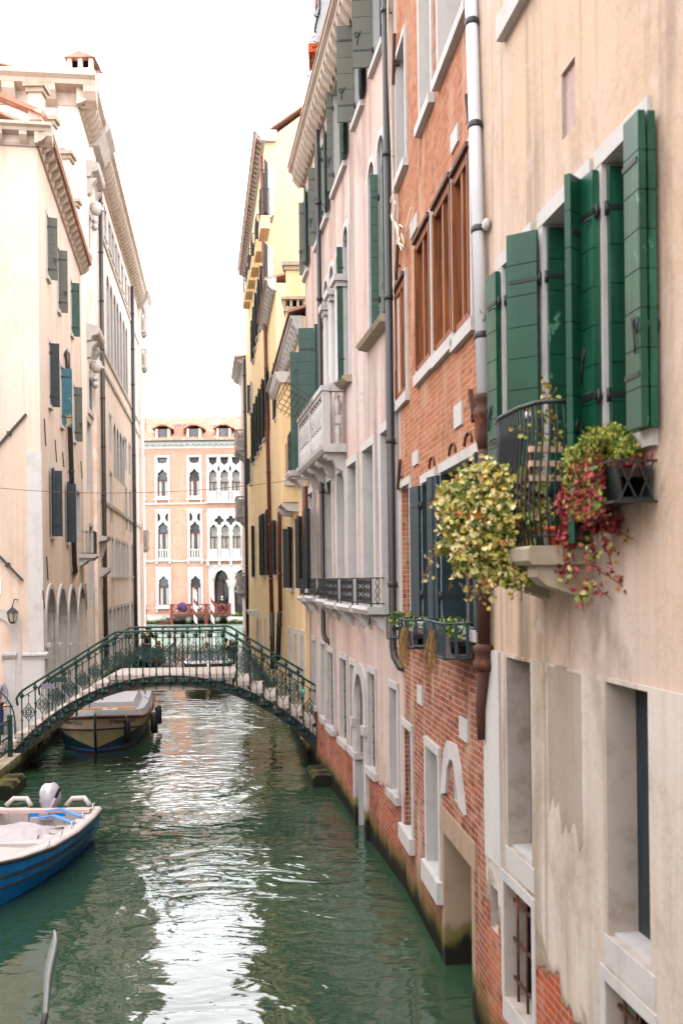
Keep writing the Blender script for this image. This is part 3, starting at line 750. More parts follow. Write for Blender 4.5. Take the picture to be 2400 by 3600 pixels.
# water door
s0, s1, z0, z1 = P2.px(1562, 1657, 2930, 3300); z0 = -.45
P2.revm = 'stonew'; P2.holes.append(rect(s0, s1, z0, z1))
mb = MB(); mb.fbox(f, s1, s1 + .16, -.62, .004, z0, z1 + .02); mb.fbox(f, s0 - .14, s0, -.62, .004, z0, z1 + .02); mb.fbox(f, s0 - .25, s1 + .3, -.1, .02, z1 + .022, z1 + .3)
d = mb.build('water_door', stone('reddish_door_stone', 'b99e86', '8c6f58', .6, .8, 3.5), P2.root)
mb = MB(); mb.fbox(f, s0, s1, -.66, -.62, z0, z1); mb.fbox(f, s0, s1, -.62, .0, z1 + .004, z1 + .02); mb.build('door_backing', M['void'], d)  # dark sheets closing the back and top of the opening
# corner pipe: white above, brown cast iron below
def vpp(x, y, o=.09): s, z = f.at(x, y, o); return f.w(s, o, z)
mb = MB(); a, b_ = vpp(1655, 0), vpp(1698, 1400); d_ = (a - b_).normalized(); a = b_ + d_ * 6
mb.tube([a, b_], .058, 12); p = mb.build('white_downpipe', M['pipewhite'], P2.root)
q = b_
for k in range(5):
    mb = MB(); q = b_ + d_ * (.55 + k * 1.0); mb.lathe([(.066, 0), (.07, .015), (.07, .045), (.066, .06)], q, 12, axis=d_); mb.bar(q + Vector((.0, 0, .03)), q + Vector((.16, .02, .03)), .012); mb.build('pipe_clip', M['pipe'], p)
mb = MB(); A = vpp(1700, 1385); B_ = vpp(1700, 2300); C_ = vpp(1690, 2600)
mb.lathe([(.08, 0), (.095, -.02), (.095, -.05), (.07, -.09), (.085, -.14), (.1, -.16), (.1, -.2), (.085, -.22), (.09, -.36), (.062, -.5)], A, 12)
mb.tube([A + Vector((0, 0, -.45)), B_], .06, 12)
mb.lathe([(.06, .1), (.1, .07), (.1, .03), (.075, .0), (.09, -.06), (.1, -.08), (.1, -.12), (.06, -.16)], B_, 12)
mb.tube([B_ + Vector((0, 0, -.14)), C_ + Vector((0, 0, .3)), C_], [.058, .05, .035], 12)
mb.build('cast_iron_downpipe', M['rust'], P2.root)
# short iron tie ends
for xa, ya, xb, yb in ((1640, 335, 1652, 445), (1652, 1372, 1664, 1460), (1660, 1465, 1664, 1480), (1386, 118, 1382, 298), (1398, 860, 1392, 985), (1406, 1615, 1398, 1720)):
    mb = MB(); mb.bar(vpp(xa, ya, .05), vpp(xb, yb, .05), .045, .04); q = vpp((xa + xb) / 2, (ya * .4 + yb * .6), .05); mb.bar(q, q - f.n * .08, .03); mb.build('tie_anchor', M['rust'], P2.root)
P2.finish(over=.4)
mb = MB(); mb.bar(vpp(1516, 2208, .06), vpp(1690, 2214, .06), .03); mb.build('iron_bar', M['iron'], P2.root)

# ================================================================== PLASTER HOUSE (right, nearest)
P1 = Bld('plaster_house', 'nearest cream plaster house with bright green folding shutters and a small flower balcony', 'house', FB1, M['cream'], -14, 0, 15.5, 8)
f = FB1; ZB = 3.835
def W1px(xf, xn, z0, z1, y):
    a = f.at(xf, y)[0]; b_ = f.at(xn, y)[0]; return min(a, b_), max(a, b_), z0, z1
def near_window(s0, s1, z0, z1, faro, nearo, name='window', sill=.1, th=.045):
    w = P1.window(rect(s0, s1, z0, z1), .32, 'void', trim=.11, sill=sill, proud=.02, silld=.05, face='void')
    leaf(f, s1 - .03, z0 + .02, z1 - .03, .2, -90, w, 'shutter_near', o=-.01, th=th, board=.24)
    a, wd_ = faro; leaf(f, s1 + .03, z0 + .02, z1 - .03, wd_, a, w, 'shutter_near', o=.05, th=th, board=.24)
    a, wd_, o_ = nearo
    leaf(f, s0 - .015, z0 + .0, z1 - .02, wd_, a, w, 'shutter_near', o=o_, th=th, board=.24)
    if a > 160: leaf(f, s0 - .015, z0 + .0, z1 - .02, wd_, a, w, 'shutter_near', o=o_ + .06, th=th, board=.24)
    for z in (z0 + .35, z1 - .35):
        h = MB(); h.fbox(f, s0 - .05, s0 + .01, .0, .03, z, z + .05); h.build('latch', M['iron'], w); h = MB(); 0 and h.fbox(f, s0 - .05, s0 + .01, .0, .03, z, z + .05); h.tube([f.w(s1 + .05, .02, z), f.w(s1 + .05, .1, z), f.w(s1 + .09, .12, z - .02)], .008, 5); h.build('hinge', M['iron'], w)
    return w
s0, s1, z0, z1 = W1px(2128, 2265, 5.36, 7.2, 1000); near_window(s0, s1, z0, z1, (6, .22), (180, .2, .05))
s0, s1, z0, z1 = W1px(1916, 2064, 4.72, 7.2, 1000); W2 = (s0, s1); w2 = near_window(s0, s1, z0, z1, (48, .25), (130, .24, .02), sill=0)
mb = MB(); e = P1.f
q = f.w(s1 + .03, .05, 5.75) + (f.d * math.cos(R(48)) + f.n * math.sin(R(48))) * .1 - Vector((0, .03, 0)); mb.lathe([(.03, 0), (.032, .012), (.016, .014), (.016, .02)], q, 12, axis=(0, -1, .0)); mb.build('shutter_catch', M['pipewhite'], w2)
s0, s1, z0, z1 = W1px(1772, 1860, 5.36, 7.2, 1000); near_window(s0, s1, z0, z1, (6, .22), (180, .2, .05))
s0, s1, z0, z1 = W1px(1800, 1880, 9.3, 11.2, 50); w = P1.window(rect(s0, s1, z0, z1), .25, 'glass', trim=.17, sill=.2, proud=.02, mull=('shutter', 1, 1))
s0, s1, z0, z1 = W1px(1973, 2021, 7.68, 8.16, 350); P1.hole(rect(s0, s1, z0, z1), .05)
mb = MB(); mb.fbox(f, s0, s1, -.08, -.03, z0, z1); mb.build('niche_relief', stone('pink_relief_stone', 'd2b3ad', 'a98a84', .7, .8, 9, False), P1.root)
upper = P1.holes; P1.holes = []; P1.oo = .0195; P1.revmat = stone('pale_reveal_stone', 'c9bbb0', '8f7a66', .6, .8, 4)
def lowwin(xf, xn, z0, z1, y, **k):
    a = f.at(xf, y)[0]; b_ = f.at(xn, y)[0]; s0, s1 = min(a, b_), max(a, b_)
    w = P1.window(rect(s0, s1, z0, z1), .2, 'void', trim=k.get('trim', .0), face=k.get('face', 'shutter_blue'), grille=k.get('gr'), sill=.0)
    sb = MB(); sb.fbox(f, s0 - .06, s1 + .06, -.2, .03, z0 - .2, z0 - .001)
    if k.get('sill', 1): sb.build('sill', M['stonew'], w)
    mb = MB(); mb.fbox(f, s0 + .0, s0 + .06, -.19, -.13, z0 + .02, z1 - .02); mb.build('window_frame', M['shutter_blue'], w)
    return s0, s1
lowwin(1789, 1873, 2.15, ZB - .03, 2600); a, b_ = lowwin(2142, 2290, 2.13, ZB - .03, 2800)
lowwin(1781, 1878, .79, 1.82, 3300, gr=('rust', 3, 3), face='void', trim=.08); lowwin(2140, 2300, .79, 1.82, 3520, gr=('rust', 3, 3), face='void', trim=.08)
lowwin(1731, 1757, 1.26, 1.66, 3200, face='void', sill=0)
P1.holes += [rect(b_ - 2.9 - .6, b_ - 2.9, 2.13, ZB - .03)]
lower = P1.holes
D = 8; mb = MB(); wallface(mb, f, rect(-14, 0, ZB, 15.5), upper)
mb.add([f.w(0, 0, ZB), f.w(0, -D, ZB), f.w(0, -D, 15.5), f.w(0, 0, 15.5), f.w(-14, 0, ZB), f.w(-14, -D, ZB), f.w(-14, -D, 15.5), f.w(-14, 0, 15.5)], [(0, 1, 2, 3), (4, 5, 6, 7), (3, 2, 6, 7), (1, 2, 6, 5)])
mb.build('wall', M['cream'], P1.root, recalc=False)
mb = MB(); o = .02; wallface(mb, f, rect(-14, .0, -.6, ZB), lower, o=o)
mb.add([f.w(0, o, -.6), f.w(0, -D, -.6), f.w(0, -D, ZB - .002), f.w(0, o, ZB), f.w(-14, o, -.6), f.w(-14, -D, -.6), f.w(-14, -D, ZB - .002), f.w(-14, o, ZB), f.w(0, -.002, ZB), f.w(-14, -.002, ZB)], [(0, 1, 2, 3), (4, 5, 6, 7), (3, 8, 9, 7)])
mb.build('lower_wall', M['cream_low'], P1.root, recalc=False)
P1.rev.build('reveal', P1.revmat, P1.root) if P1.rev.v else None
c = MB(); rp_ = random.Random(5); pa, pb = f.at(1933, 2342)[0], f.at(2050, 2380)[0]; zb0 = f.at(1990, 2880)[1]
poly = [(pa, ZB - .02)] + [(pa + rp_.uniform(-.006, .006), ZB - .02 - (ZB - .02 - zb0) * k / 8) for k in range(1, 8)] + [(pa + (pb - pa) * k / 10, zb0 + rp_.uniform(-.16, .16)) for k in range(11)] + [(pb + rp_.uniform(-.006, .006), ZB - .02 - (ZB - .02 - zb0) * k / 8) for k in range(7, 0, -1)] + [(pb, ZB - .02)]
c.fprism(f, poly, o, o + .003)
c.build('plaster_patch', plaster('grey_patch_plaster', 'b9a796', 'c4b7ac', '8f8072', .8, .9, grime=False), P1.root)
c = MB(); s_ = f.at(1765, 2600)[0]; c.fbox(f, s_, -.004, o - .01, o + .012, 1.9, ZB - .002); c.build('corner_strip', plaster('white_corner_plaster', 'dcd8d6', 'e4e0e0', 'b7a99c', .4, .5, grime=False), P1.root)
# balcony slab, brackets, railing
bs0 = f.at(2092, 1940)[0]; bs1 = bs0 + 1.15
mb = MB(); mb.fprof(f, [(.0, 4.58), (.44, 4.58), (.47, 4.61), (.47, 4.69), (.45, 4.71), (.0, 4.71)], bs0, bs1); bal = mb.build('balcony', M['stonel'], P1.root)
for s in (bs0 + .04, bs1 - .24):
    mb = MB(); mb.fprof(f, [(.0, 4.579), (.4, 4.579), (.4, 4.5), (.33, 4.44), (0, 4.33)], s, s + .2); mb.build('bracket', M['stonel'], bal)
mb = MB(); zr = 5.69; o1 = .42
path = [(bs0 + .05, 0), (bs0 + .03, .25), (bs0 + .1, .36), (bs0 + .35, o1), (bs1 - .35, o1), (bs1 - .1, .36), (bs1 - .03, .25), (bs1 - .05, 0)]
def resamp(path, n):
    L = [0]
    for a, b_ in zip(path, path[1:]): L.append(L[-1] + math.dist(a, b_))
    out_ = []
    for i in range(n + 1):
        t = L[-1] * i / n; k = max(j for j in range(len(L)) if L[j] <= t + 1e-9); k = min(k, len(path) - 2); u = (t - L[k]) / (L[k + 1] - L[k])
        out_.append(tuple(path[k][c] + (path[k + 1][c] - path[k][c]) * u for c in (0, 1)))
    return out_
rp = resamp(path, 34)
mb.tube([f.w(s, o_, zr) for s, o_ in rp], .016, 6); mb.tube([f.w(s, o_, 4.78) for s, o_ in rp], .01, 5)
for i, (s, o_) in enumerate(rp):
    k = 1 + .0 * i
    mb.tube([f.w(s, o_, 4.71), f.w(s, o_ + .03 * (o_ / o1), 4.95), f.w(s, o_ + .02 * (o_ / o1), 5.2), f.w(s, o_ - .01, 5.5), f.w(s, o_, zr)], .008, 5)
mb.build('railing', M['iron'], bal)
mb = MB(); mb.lathe([(.055, 0), (.055, .03), (.03, .05)], f.w(f.at(1722, 790)[0], .02, f.at(1722, 790)[1]), 12, axis=f.n); mb.build('wall_cap', M['stonew'], P1.root)
mb = MB()
o_ = .3; P = [f.w(-14.1, o_, 15.56), f.w(.1, o_, 15.56), f.w(.1, -4, 17), f.w(-14.1, -4, 17), f.w(.1, -8.3, 15.56), f.w(-14.1, -8.3, 15.56)]; Q = [p + Vector((0, 0, .14)) for p in P]
mb.hexa([P[0], P[1], P[2], P[3], Q[0], Q[1], Q[2], Q[3]]); mb.hexa([P[3], P[2], P[4], P[5], Q[3], Q[2], Q[4], Q[5]]); mb.build('roof', M['tile'], P1.root)

# ================================================================== OCHRE, YELLOW AND CORNER HOUSES (right, farther)
def swin(b, xh, xf, yt, yb, ang=85, mat='shutter_dark', w=.85, near=True, trim=.03, sill=.1, pane='void'):
    """window whose far jamb is at px xh; its far shutter reaches px xf"""
    f = b.f; s1, z1 = f.at(xh, yt); z0 = f.at(xh, yb)[1]; s1 = f.at(xh, (yt + yb) / 2)[0]
    wd = b.window(rect(s1 - w, s1, z0, z1), .2, pane, trim=trim, sill=sill)
    leaf(f, s1, z0, z1, min(.55, leafwidth(f, s1, ang, xf, (yt + yb) / 2)), ang, wd, mat)
    if near: leaf(f, s1 - w, z0, z1, .38, 160, wd, mat, o=.04)
    return wd
P4 = Bld('ochre_house', 'low ochre house with two square chimneys and a bay, behind the pink house', 'house', FB4, M['ochre'], -2.8, 7.2, 11.1, 8)
for xh, xf, yt, yb in ((1022, 994, 1858, 2066), (1056, 1039, 1822, 2067)): swin(P4, xh, xf, yt, yb)
swin(P4, 1083, 1065, 1796, 2068, mat='shutter_dark')
for x0, x1, yt, yb in ((1015, 1024, 2218, 2420), (1037, 1046, 2226, 2440), (1060, 1070, 2234, 2460)):
    s0, s1, z0, z1 = P4.px(x0, x1, yt, yb); P4.window(rect(s0, s0 + .75, z0, z1), .22, 'stonew', trim=.14, tmat='stone')
cornice(P4, 10.75, .42, .38, .6, .18, s0=4.6, s1=7.3); cornice(P4, 10.75, .36, .3, .6, .18, s0=-2.8, s1=4.55)
P4.finish(over=.35, ridge=1.4)
# bay
mb = MB(); f = FB4; sb = f.at(1047, 1600)[0]; zc0 = f.at(1045, 1768)[1]; zc1 = f.at(1030, 1380)[1]
mb.fbox(f, sb, sb + 2.4, -.2, .42, zc0, zc1); bay = mb.build('bay', M['ochre'], P4.root)
for s in (sb + .05, sb + 2.0):
    mb = MB(); mb.fprof(f, [(0, zc0 - .26), (.3, zc0 - .22), (.42, zc0 - .1), (.42, zc0 - .002), (0, zc0 - .002)], s, s + .35); mb.build('bracket', M['stonew'], bay)
mb = MB(); mb.fprof(f, [(0, zc1), (.46, zc1), (.55, zc1 + .12), (.6, zc1 + .28), (0, zc1 + .3)], sb - .1, sb + 2.5); mb.build('bay_cornice', M['stonew'], bay)
def chimney(b, cx0, cx1, ytop, ybase, Y, capm='stonel', name='chimney', vents=True, mat='ochre', flare=.12, hd=.3):
    a = aty(cx0, ytop, Y); c = aty(cx1, ytop, Y); zb = aty(cx0, ybase, Y).z; zt = a.z; wdt = c.x - a.x; mb = MB()
    mb.box(a.x, c.x, Y, Y + wdt, zb, zt); ch = mb.build(name, M[mat] if isinstance(mat, str) else mat, b.root)
    k = MB(); g = flare
    k.box(a.x - g * .5, c.x + g * .5, Y - g * .5, Y + wdt + g * .5, zt - .14, zt - .001)
    if vents:
        for i in range(4):
            for j in (0, 1):
                x = a.x - g * .6 + (wdt + g * 1.2 - .08) * i / 3; y = (Y - g * .6) if j == 0 else (Y + wdt + g * .6 - .08)
                k.box(x, x + .08, y, y + .08, zt, zt + hd)
        k.box(a.x - g, c.x + g, Y - g, Y + wdt + g, zt + hd, zt + hd + .09)
        k.build('chimney_cap', M[capm], ch)
        v = MB(); v.box(a.x + .08, c.x - .08, Y + .1, Y + wdt - .1, zt, zt + hd - .002); v.build('flue', M['void'], ch)
    else:
        k.box(a.x - g, c.x + g, Y - g, Y + wdt + g, zt, zt + .12); k.build('chimney_cap', M[capm], ch)
    return ch
chimney(P4, 1003, 1068, 1080, 1345, 31.0, hd=.22); chimney(P4, 1004, 1062, 935, 1060, 33.6, vents=False); chimney(P4, 1000, 1018, 1262, 1380, 34.5, vents=False)
pipe(P4, [vp(f, 979, 1440, .12), vp(f, 985, 2150, .12)], .07, 'pipebrown'); pipe(P4, [vp(f, 983, 2150, .12), vp(f, 977, 2318, .12)], .085, 'pipe')
s_ = f.at(1074, 1900, .12)[0]; pipe(P4, [f.w(s_, .12, f.at(1072, 1710, .12)[1]), f.w(s_, .12, f.at(1075, 1915, .12)[1])], .07, 'pipebrown')
# little iron balconies on the ochre house
for x0, x1, zf_y, zr_y in ((1020, 1036, 1690, 1570), (1034, 1054, 1655, 1530)):
    s_w, zf = f.at(x1 + 12, zf_y); zr = zf + 1.0; balconette(P4, f, s_w, s_w + .9, zf, zr, .35, br=True)

P4b = Bld('tall_ochre_wing', 'pale yellow house wing with a white bracketed cornice below the tall yellow gable', 'house', FB4, M['yellow'], 7.2, 13.05, 14.9, 8)
swin(P4b, 971, 958, 1300, 1478, near=True); swin(P4b, 969, 960, 1834, 2020)
cornice(P4b, 14.6, .45, .38, .55, .18, s0=7.1, s1=13.0)
P4b.finish(over=.4, ridge=1.2)
P5 = Bld('yellow_house', 'tall yellow house with dark shutters and small yellow balconies, seen past the pink house', 'house', FB5, M['yellow'], 0, 18.2, 22.4, 9)
f = FB5
rows = [((939, 929, 600, 790, 1), (922, 913, 700, 870, 1), (906, 899, 800, 925, 1), (893, 888, 880, 970, 1), (884, 880, 920, 1010, 1), (876, 873, 960, 1045, 1)),
        ((938, 927, 885, 1065, 0), (923, 914, 960, 1120, 0), (913, 905, 1005, 1165, 0), (903, 896, 1050, 1200, 0), (896, 889, 1098, 1237, 0), (890, 884, 1145, 1277, 0)),
        ((942, 933, 1316, 1518, 0), (928, 916, 1348, 1551, 0), (916, 907, 1380, 1575, 0), (907, 898, 1405, 1597, 0), (899, 892, 1430, 1612, 0), (891, 884, 1465, 1632, 0)),
        ((944, 932, 1797, 2022, 0), (929, 922, 1810, 2022, 0), (921, 914, 1815, 2022, 0), (893, 885, 1852, 2028, 0))]
for r_ in rows:
    for xh, xf, yt, yb, bl in r_:
        wd = swin(P5, xh, xf, yt, yb, w=.9)
        if bl:
            s1, zf = f.at(xh, yb); mb = MB(); mb.fbox(f, s1 - 1.3, s1 + .2, -.02, .34, zf - .6, zf - .1); bo = mb.build('balcony', M['ochre'], P5.root)
            q = MB(); 
            for z_ in (zf - .05, zf + .95): q.tube([f.w(s1 - 1.25, 0, z_), f.w(s1 - 1.25, .3, z_), f.w(s1 + .15, .3, z_), f.w(s1 + .15, 0, z_)], .02, 5)
            for i in range(10): q.bar(f.w(s1 - 1.25 + 1.4 * i / 9, .3, zf - .1), f.w(s1 - 1.25 + 1.4 * i / 9, .3, zf + .94), .02)
            for i in range(3): q.bar(f.w(s1 - 1.25, .12 * i, zf - .1), f.w(s1 - 1.25, .12 * i, zf + .94), .02)
            q.build('railing', M['iron'], bo)
for x0, yt, yb in ((917, 2180, 2290), (931, 2176, 2310), (905, 2190, 2290)):
    s_, z1 = f.at(x0, yt); z0 = f.at(x0, yb)[1]; P5.window(rect(s_ - .6, s_, z0, z1), .2, 'stonew', trim=.08)
mb = MB(); s_, z_ = f.at(905, 2150); mb.fprof(f, [(0, z_ - .3), (.5, z_ - .1), (.55, z_ + .1), (0, z_ + .1)], s_ - 1.2, s_ + .2); mb.build('door_hood', M['stonew'], P5.root)
cornice(P5, 22.35, .5, .45, .5, .22, s0=-.1, s1=18.3); 
pipe(P5, [f.w(.25, .12, 21.9), vp(f, 955, 2150, .12)], .075, 'pipebrown'); a = vp(f, 955, 2150, .12); pipe(P5, [a, a + Vector((.02, 0, -2.2))], .09, 'pipe')
P5.finish(over=.36, ridge=3.6)
# gable wall facing us
M['gable'] = plaster('dimmed_gable_plaster', 'e3c29c', 'e2c8a8', 'c8ae8c', .3, .5, grime=False, KP=.72)  # yellow plaster dimmed in its colour, as this side catches more light
mb = MB(); gf_ = Fac(-2.93, 40.7, (1, .1414), outsign=-1); mb.fbox(gf_, .0, 9, -.05, .004, 10, 22.4); mb.build('gable_wall', M['gable'], P5.root)
mb = MB(); D = 9; g = FB5
mb.fprism(Fac(-2.93, 40.7, (1, .1414), outsign=-1), [(0, 22.4), (9, 22.4), (4.5, 22.4 + 3.5)], -.002, -.3); mb.build('gable', M['gable'], P5.root)
mb = MB(); e = Fac(-2.93, 40.7, (1, .1414), outsign=-1)
mb.ext([e.w(s, .18, z) for s, z in [(-.1, 22.4), (.45, 22.4), (.5, 22.6), (.5, 22.85), (-.45, 22.85)]], [e.w(s, .001, z) for s, z in [(-.1, 22.4), (.45, 22.4), (.5, 22.6), (.5, 22.85), (-.45, 22.85)]]); mb.build('cornice_return', M['stonew'], P5.root)

P6 = Bld('far_corner_house', 'pink house with stone balconies at the far end of the right bank', 'house', FB6, M['pink'], 0, 6.5, 17.6, 9)
f = FB6
swin(P6, 880, 869, 1352, 1455, near=False); swin(P6, 880, 868, 1610, 1704, near=False)
cornice(P6, 17.3, .6, .6, .45, .2)
for yb_, yt_ in ((1518, 1462), (1787, 1712), (2085, 2022)):
    s_n = f.at(882, yb_)[0]; zf = f.at(882, yb_ - 4)[1]; balcony(P6, f, max(.1, s_n), max(.1, s_n) + 2.8, .55, zf, zf + 1.1, 6, nside=3, mat='stone')
P6.finish(over=.5)
mb = MB(); a = vp(f, 882, 1500, .1); s_ = -.3
pipe(P6, [FB5.w(18.0, .1, 17.5), FB5.w(18.0, .1, .6)], .09, 'pipe')
# ================================================================== LEFT CORNER HOUSE
PL = Bld('corner_house', 'cream corner house with arched portico over the water and dark shutters, left foreground', 'house', FL1, M['left'], 0, 11, 16.3, 9)
f = FL1; g = FL1f
def lwin(b, xh, xf, yt, yb, mat='shutter_dark', w=.85, ang=80, mat2=None, sill=.1, near=True):
    """left bank: near jamb px xh; near shutter stands open towards px xf"""
    f = b.f; ym = (yt + yb) / 2; s0 = f.at(xh, ym)[0]; z1 = f.at(xh, yt)[1]; z0 = f.at(xh, yb)[1]
    wd = b.window(rect(s0, s0 + w, z0, z1), .2, 'void', trim=.07, sill=sill)
    leaf(f, s0 + w, z0, z1, min(.6, max(.25, leafwidth(f, s0 + w, ang, xf, ym))), ang, wd, mat2 or mat)
    if near: leaf(f, s0, z0, z1, .42, 168, wd, mat, o=.05)
    return wd
lwin(PL, 163, 184, 752, 967, 'shutter_dark', mat2='shutter_olive', near=False, w=.35); lwin(PL, 202, 230, 870, 1085, mat2='shutter_olive', near=False, w=.35); lwin(PL, 248, 275, 985, 1170, mat2='shutter', near=False, w=.4)
lwin(PL, 171, 185, 1200, 1422, near=False, w=.3); lwin(PL, 212, 254, 1285, 1492, 'shutter_teal', ang=60, w=.4, near=False); lwin(PL, 258, 284, 1355, 1545, 'shutter_olive', w=.4, near=False)
lwin(PL, 180, 210, 1650, 1883, 'shutter_blue', w=.4); lwin(PL, 234, 264, 1697, 1905, 'shutter_blue', w=.4)
s0, s1, z0, z1 = PL.px(268, 280, 1725, 1900); PL.window(rect(s0, s1, z0, z1), .25, 'glass', trim=.1)
s_w, zf = f.at(284, 1950); balconette(PL, f, s_w - .4, s_w + .7, zf, zf + .85, .55)
# four tall water arches with piers
px4 = ((162, 195, 2068), (202, 235, 2068), (241, 270, 2066), (275, 302, 2064))
for x0, x1, yt in px4:
    s0 = f.at(x0, 2250)[0]; s1 = f.at(x1, 2250)[0]; zt = f.at((x0 + x1) / 2, yt)[1]
    PL.window(arch(s0, s1, .55, zt, 12), 1.1, 'void', trim=.14, tmat='stone', name='portico_arch', proud=.05, face='stonew')
    mb = MB(); zc = zt - (s1 - s0) / 2 - .1
    for s in (s0 - .16,):
        mb.fbox(f, s - .02, s + .34 if s1 < 10 else s + .2, -1.0, .14, f.at(x0, 2262)[1] - .1, f.at(x0, 2262)[1])
    mb.build('impost', M['stone'], PL.root)
    mb = MB(); mb.fbox(f, s1 - .02, s1 + .16, -.02, .075, .55, f.at(x1, 2262)[1]); mb.build('pier', M['stone'], PL.root)
cornice(PL, 16.05, .5, .42, .62, .2, s0=-.3, s1=11.2, mat='stonec')
cornice(PL, 16.05, .5, .42, .62, .2, s0=-9.2, s1=.42, mat='stonec', f=g)
pipe(PL, [vp(f, 234, 1232, -.05), vp(f, 238, 1245, .12), vp(f, 240, 1300, .12), vp(f, 263, 1980, .12), vp(f, 266, 2008, .12), vp(f, 262, 2018, -.05)], .085, 'pipe')
for xa, ya, yb_ in ((159, 1472, 1568), (197, 1546, 1625), (223, 1590, 1642), (287, 1622, 1682), (167, 1957, 2040), (154, 2075, 2140), (304, 2052, 2142)):
    mb = MB(); a = vp(f, xa - 2, ya, .04); b_ = vp(f, xa + 3, yb_, .04); mb.bar(a, b_, .03); mb.build('wall_tie', M['pipe'], PL.root)
PL.finish(over=.4, ridge=1.8)
# front face towards us
F1 = Bld('corner_house_front', '', '', g, M['left'], -9, -.002, 16.3, 1); COL.objects.unlink(F1.root); bpy.data.objects.remove(F1.root); F1.root = PL.root
def gp(x, y, o=0): return g.at(x, y, o)
sa, za = gp(-70, 2350); sb, zb_ = gp(44, 2350); zt = gp(-10, 2172)[1]
F1.window(arch(sa, sb, .5, zt, 14), .5, 'void', trim=.24, tmat='stone', proud=.05, name='street_door', face='oak')
mb = MB(); wallface(mb, g, rect(-9, 0, -.6, 16.3), F1.holes, o=.001); mb.build('front_wall', M['left'], PL.root, recalc=False); None
mb = MB(); s0_, _ = gp(102, 2200); z_ = gp(120, 1585)[1]; zc = gp(120, 2300)[1]
mb.fbox(g, s0_, -.0, .002, .03, zc, z_); mb.fbox(g, gp(66, 2350)[0], -.0, .002, .04, .5, zc - .12); mb.fbox(f, -.03, .3, .002, .045, .5, zc - .12); mb.fbox(f, -.03, .12, .002, .03, zc, z_)
mb.build('corner_pilaster', M['stonew'], PL.root)
mb = MB(); mb.fprof(g, [(0, zc - .13), (.05, zc - .12), (.06, zc - .06), (.12, zc - .03), (.12, zc + .02), (0, zc + .04)], gp(80, 2300)[0], .13); mb.fprof(f, [(0, zc - .13), (.05, zc - .12), (.06, zc - .06), (.12, zc - .03), (.12, zc + .02), (0, zc + .04)], -.05, .4); mb.build('pilaster_cap', M['stonew'], PL.root)
mb = MB(); z2 = gp(30, 2300)[1]
mb.fbox(g, gp(20, 2400)[0], gp(56, 2400)[0], .002, .06, .5, z2 - .14); mb.fprof(g, [(0, z2 - .14), (.07, z2 - .12), (.14, z2 - .02), (.14, z2 + .05), (0, z2 + .05)], gp(10, 2300)[0], gp(62, 2300)[0]); mb.build('door_pier', M['stonew'], PL.root)
for a, b_ in (((0, 1563), (94, 1456)), ((0, 1955), (82, 2040))):
    mb = MB(); A = Vector(g.w(*(lambda q: (q[0], .05, q[1]))(gp(*a)))); B_ = Vector(g.w(*(lambda q: (q[0], .05, q[1]))(gp(*b_))))
    A2 = B_ + (A - B_) * 1.6 if a[0] == 0 else A; A = A2; mb.bar(A, B_, .07, .05); c = A.lerp(B_, .6); mb.bar(c, c - g.n * .05, .12); mb.build('wall_tie', M['pipe'], PL.root)
mb = MB(); q0 = gp(-30, 2034); q1 = gp(6, 2090); mb.fbox(g, q0[0], q1[0], .001, .03, q1[1], q0[1]); mb.build('wall_plate', flat('white_enamel', 'c9cad2', .3, .5), PL.root)
chimney(PL, 99, 146, 308, 420, 26.9 + 2, hd=.12, vents=False, mat='left', capm='stonel'); chimney(PL, 160, 188, 425, 560, 31, vents=False, mat='left'); chimney(PL, 200, 244, 545, 700, 33, vents=False, mat='left'); chimney(PL, 247, 270, 712, 900, 36, vents=False, mat='left')
mb = MB(); y = 29.; a = aty(-120, 300, y); b_ = aty(133, 412, y); mb.ext([Vector((a.x, y, 16.3)), Vector((b_.x, y, 16.3)), Vector((a.x, y, a.z))], [Vector((a.x, y + 3, 16.3)), Vector((b_.x, y + 3, 16.3)), Vector((a.x, y + 3, a.z))]); mb.build('roof_gable', M['left'], PL.root)
mb = MB(); mb.bar(Vector((a.x, y, a.z + .08)), Vector((b_.x + .2, y, b_.z + .04)), .5, .12); mb.build('gable_tiles', M['tile'], PL.root)

# ================================================================== LEFT PALACE
PP = Bld('pale_palace', 'long pale palace with heavy bracketed cornice and two black downpipes beyond the corner house', 'palace', FL2, M['palace'], 0, 28.6, 23.0, 12)
f = FL2; g = FL2f
def hood(s0, s1, z, out_=.6, nm='window_hood'):
    mb = MB(); mb.fprof(f, [(0, z - .25), (out_ * .3, z - .22), (out_ * .45, z - .05), (out_ * .9, z + .02), (out_, z + .12), (out_, z + .3), (0, z + .45)], s0, s1)
    for s in (s0 + .1, s1 - .45): mb.fprof(f, [(0, z - .9), (.12, z - .85), (.2, z - .5), (out_ * .8, z - .26), (0, z - .26)], s, s + .35)
    return mb.build(nm, M['stone'], PP.root)
def mask(s, z, r=.24):
    mb = MB(); P = f.w(s, .25, z)
    mb.lathe([(.02, -r), (r * .6, -r * .8), (r * .85, -r * .3), (r, .1), (r * .95, r * .5), (r * .6, r * .9), (.05, r * 1.05)], P, 12)
    mb.lathe([(.09, 0), (.06, .1), (.03, .16)], P + f.n * r * .8, 6, axis=(f.n + Vector((0, -.4, -.3))).normalized())
    for i in range(9):
        a = i * .7; mb.lathe([(.02, -.1), (.1, 0), (.02, .1)], P + Vector((math.cos(a) * r * .6, math.sin(a) * r * .5, r * .75)), 6)
    for dz in (.35, .6): mb.lathe([(.05, -.15), (.14, 0), (.05, .15)], P + Vector((-.05, 0, -dz - .1)), 8)
    mb.build('carved_head', M['stonew'], PP.root)
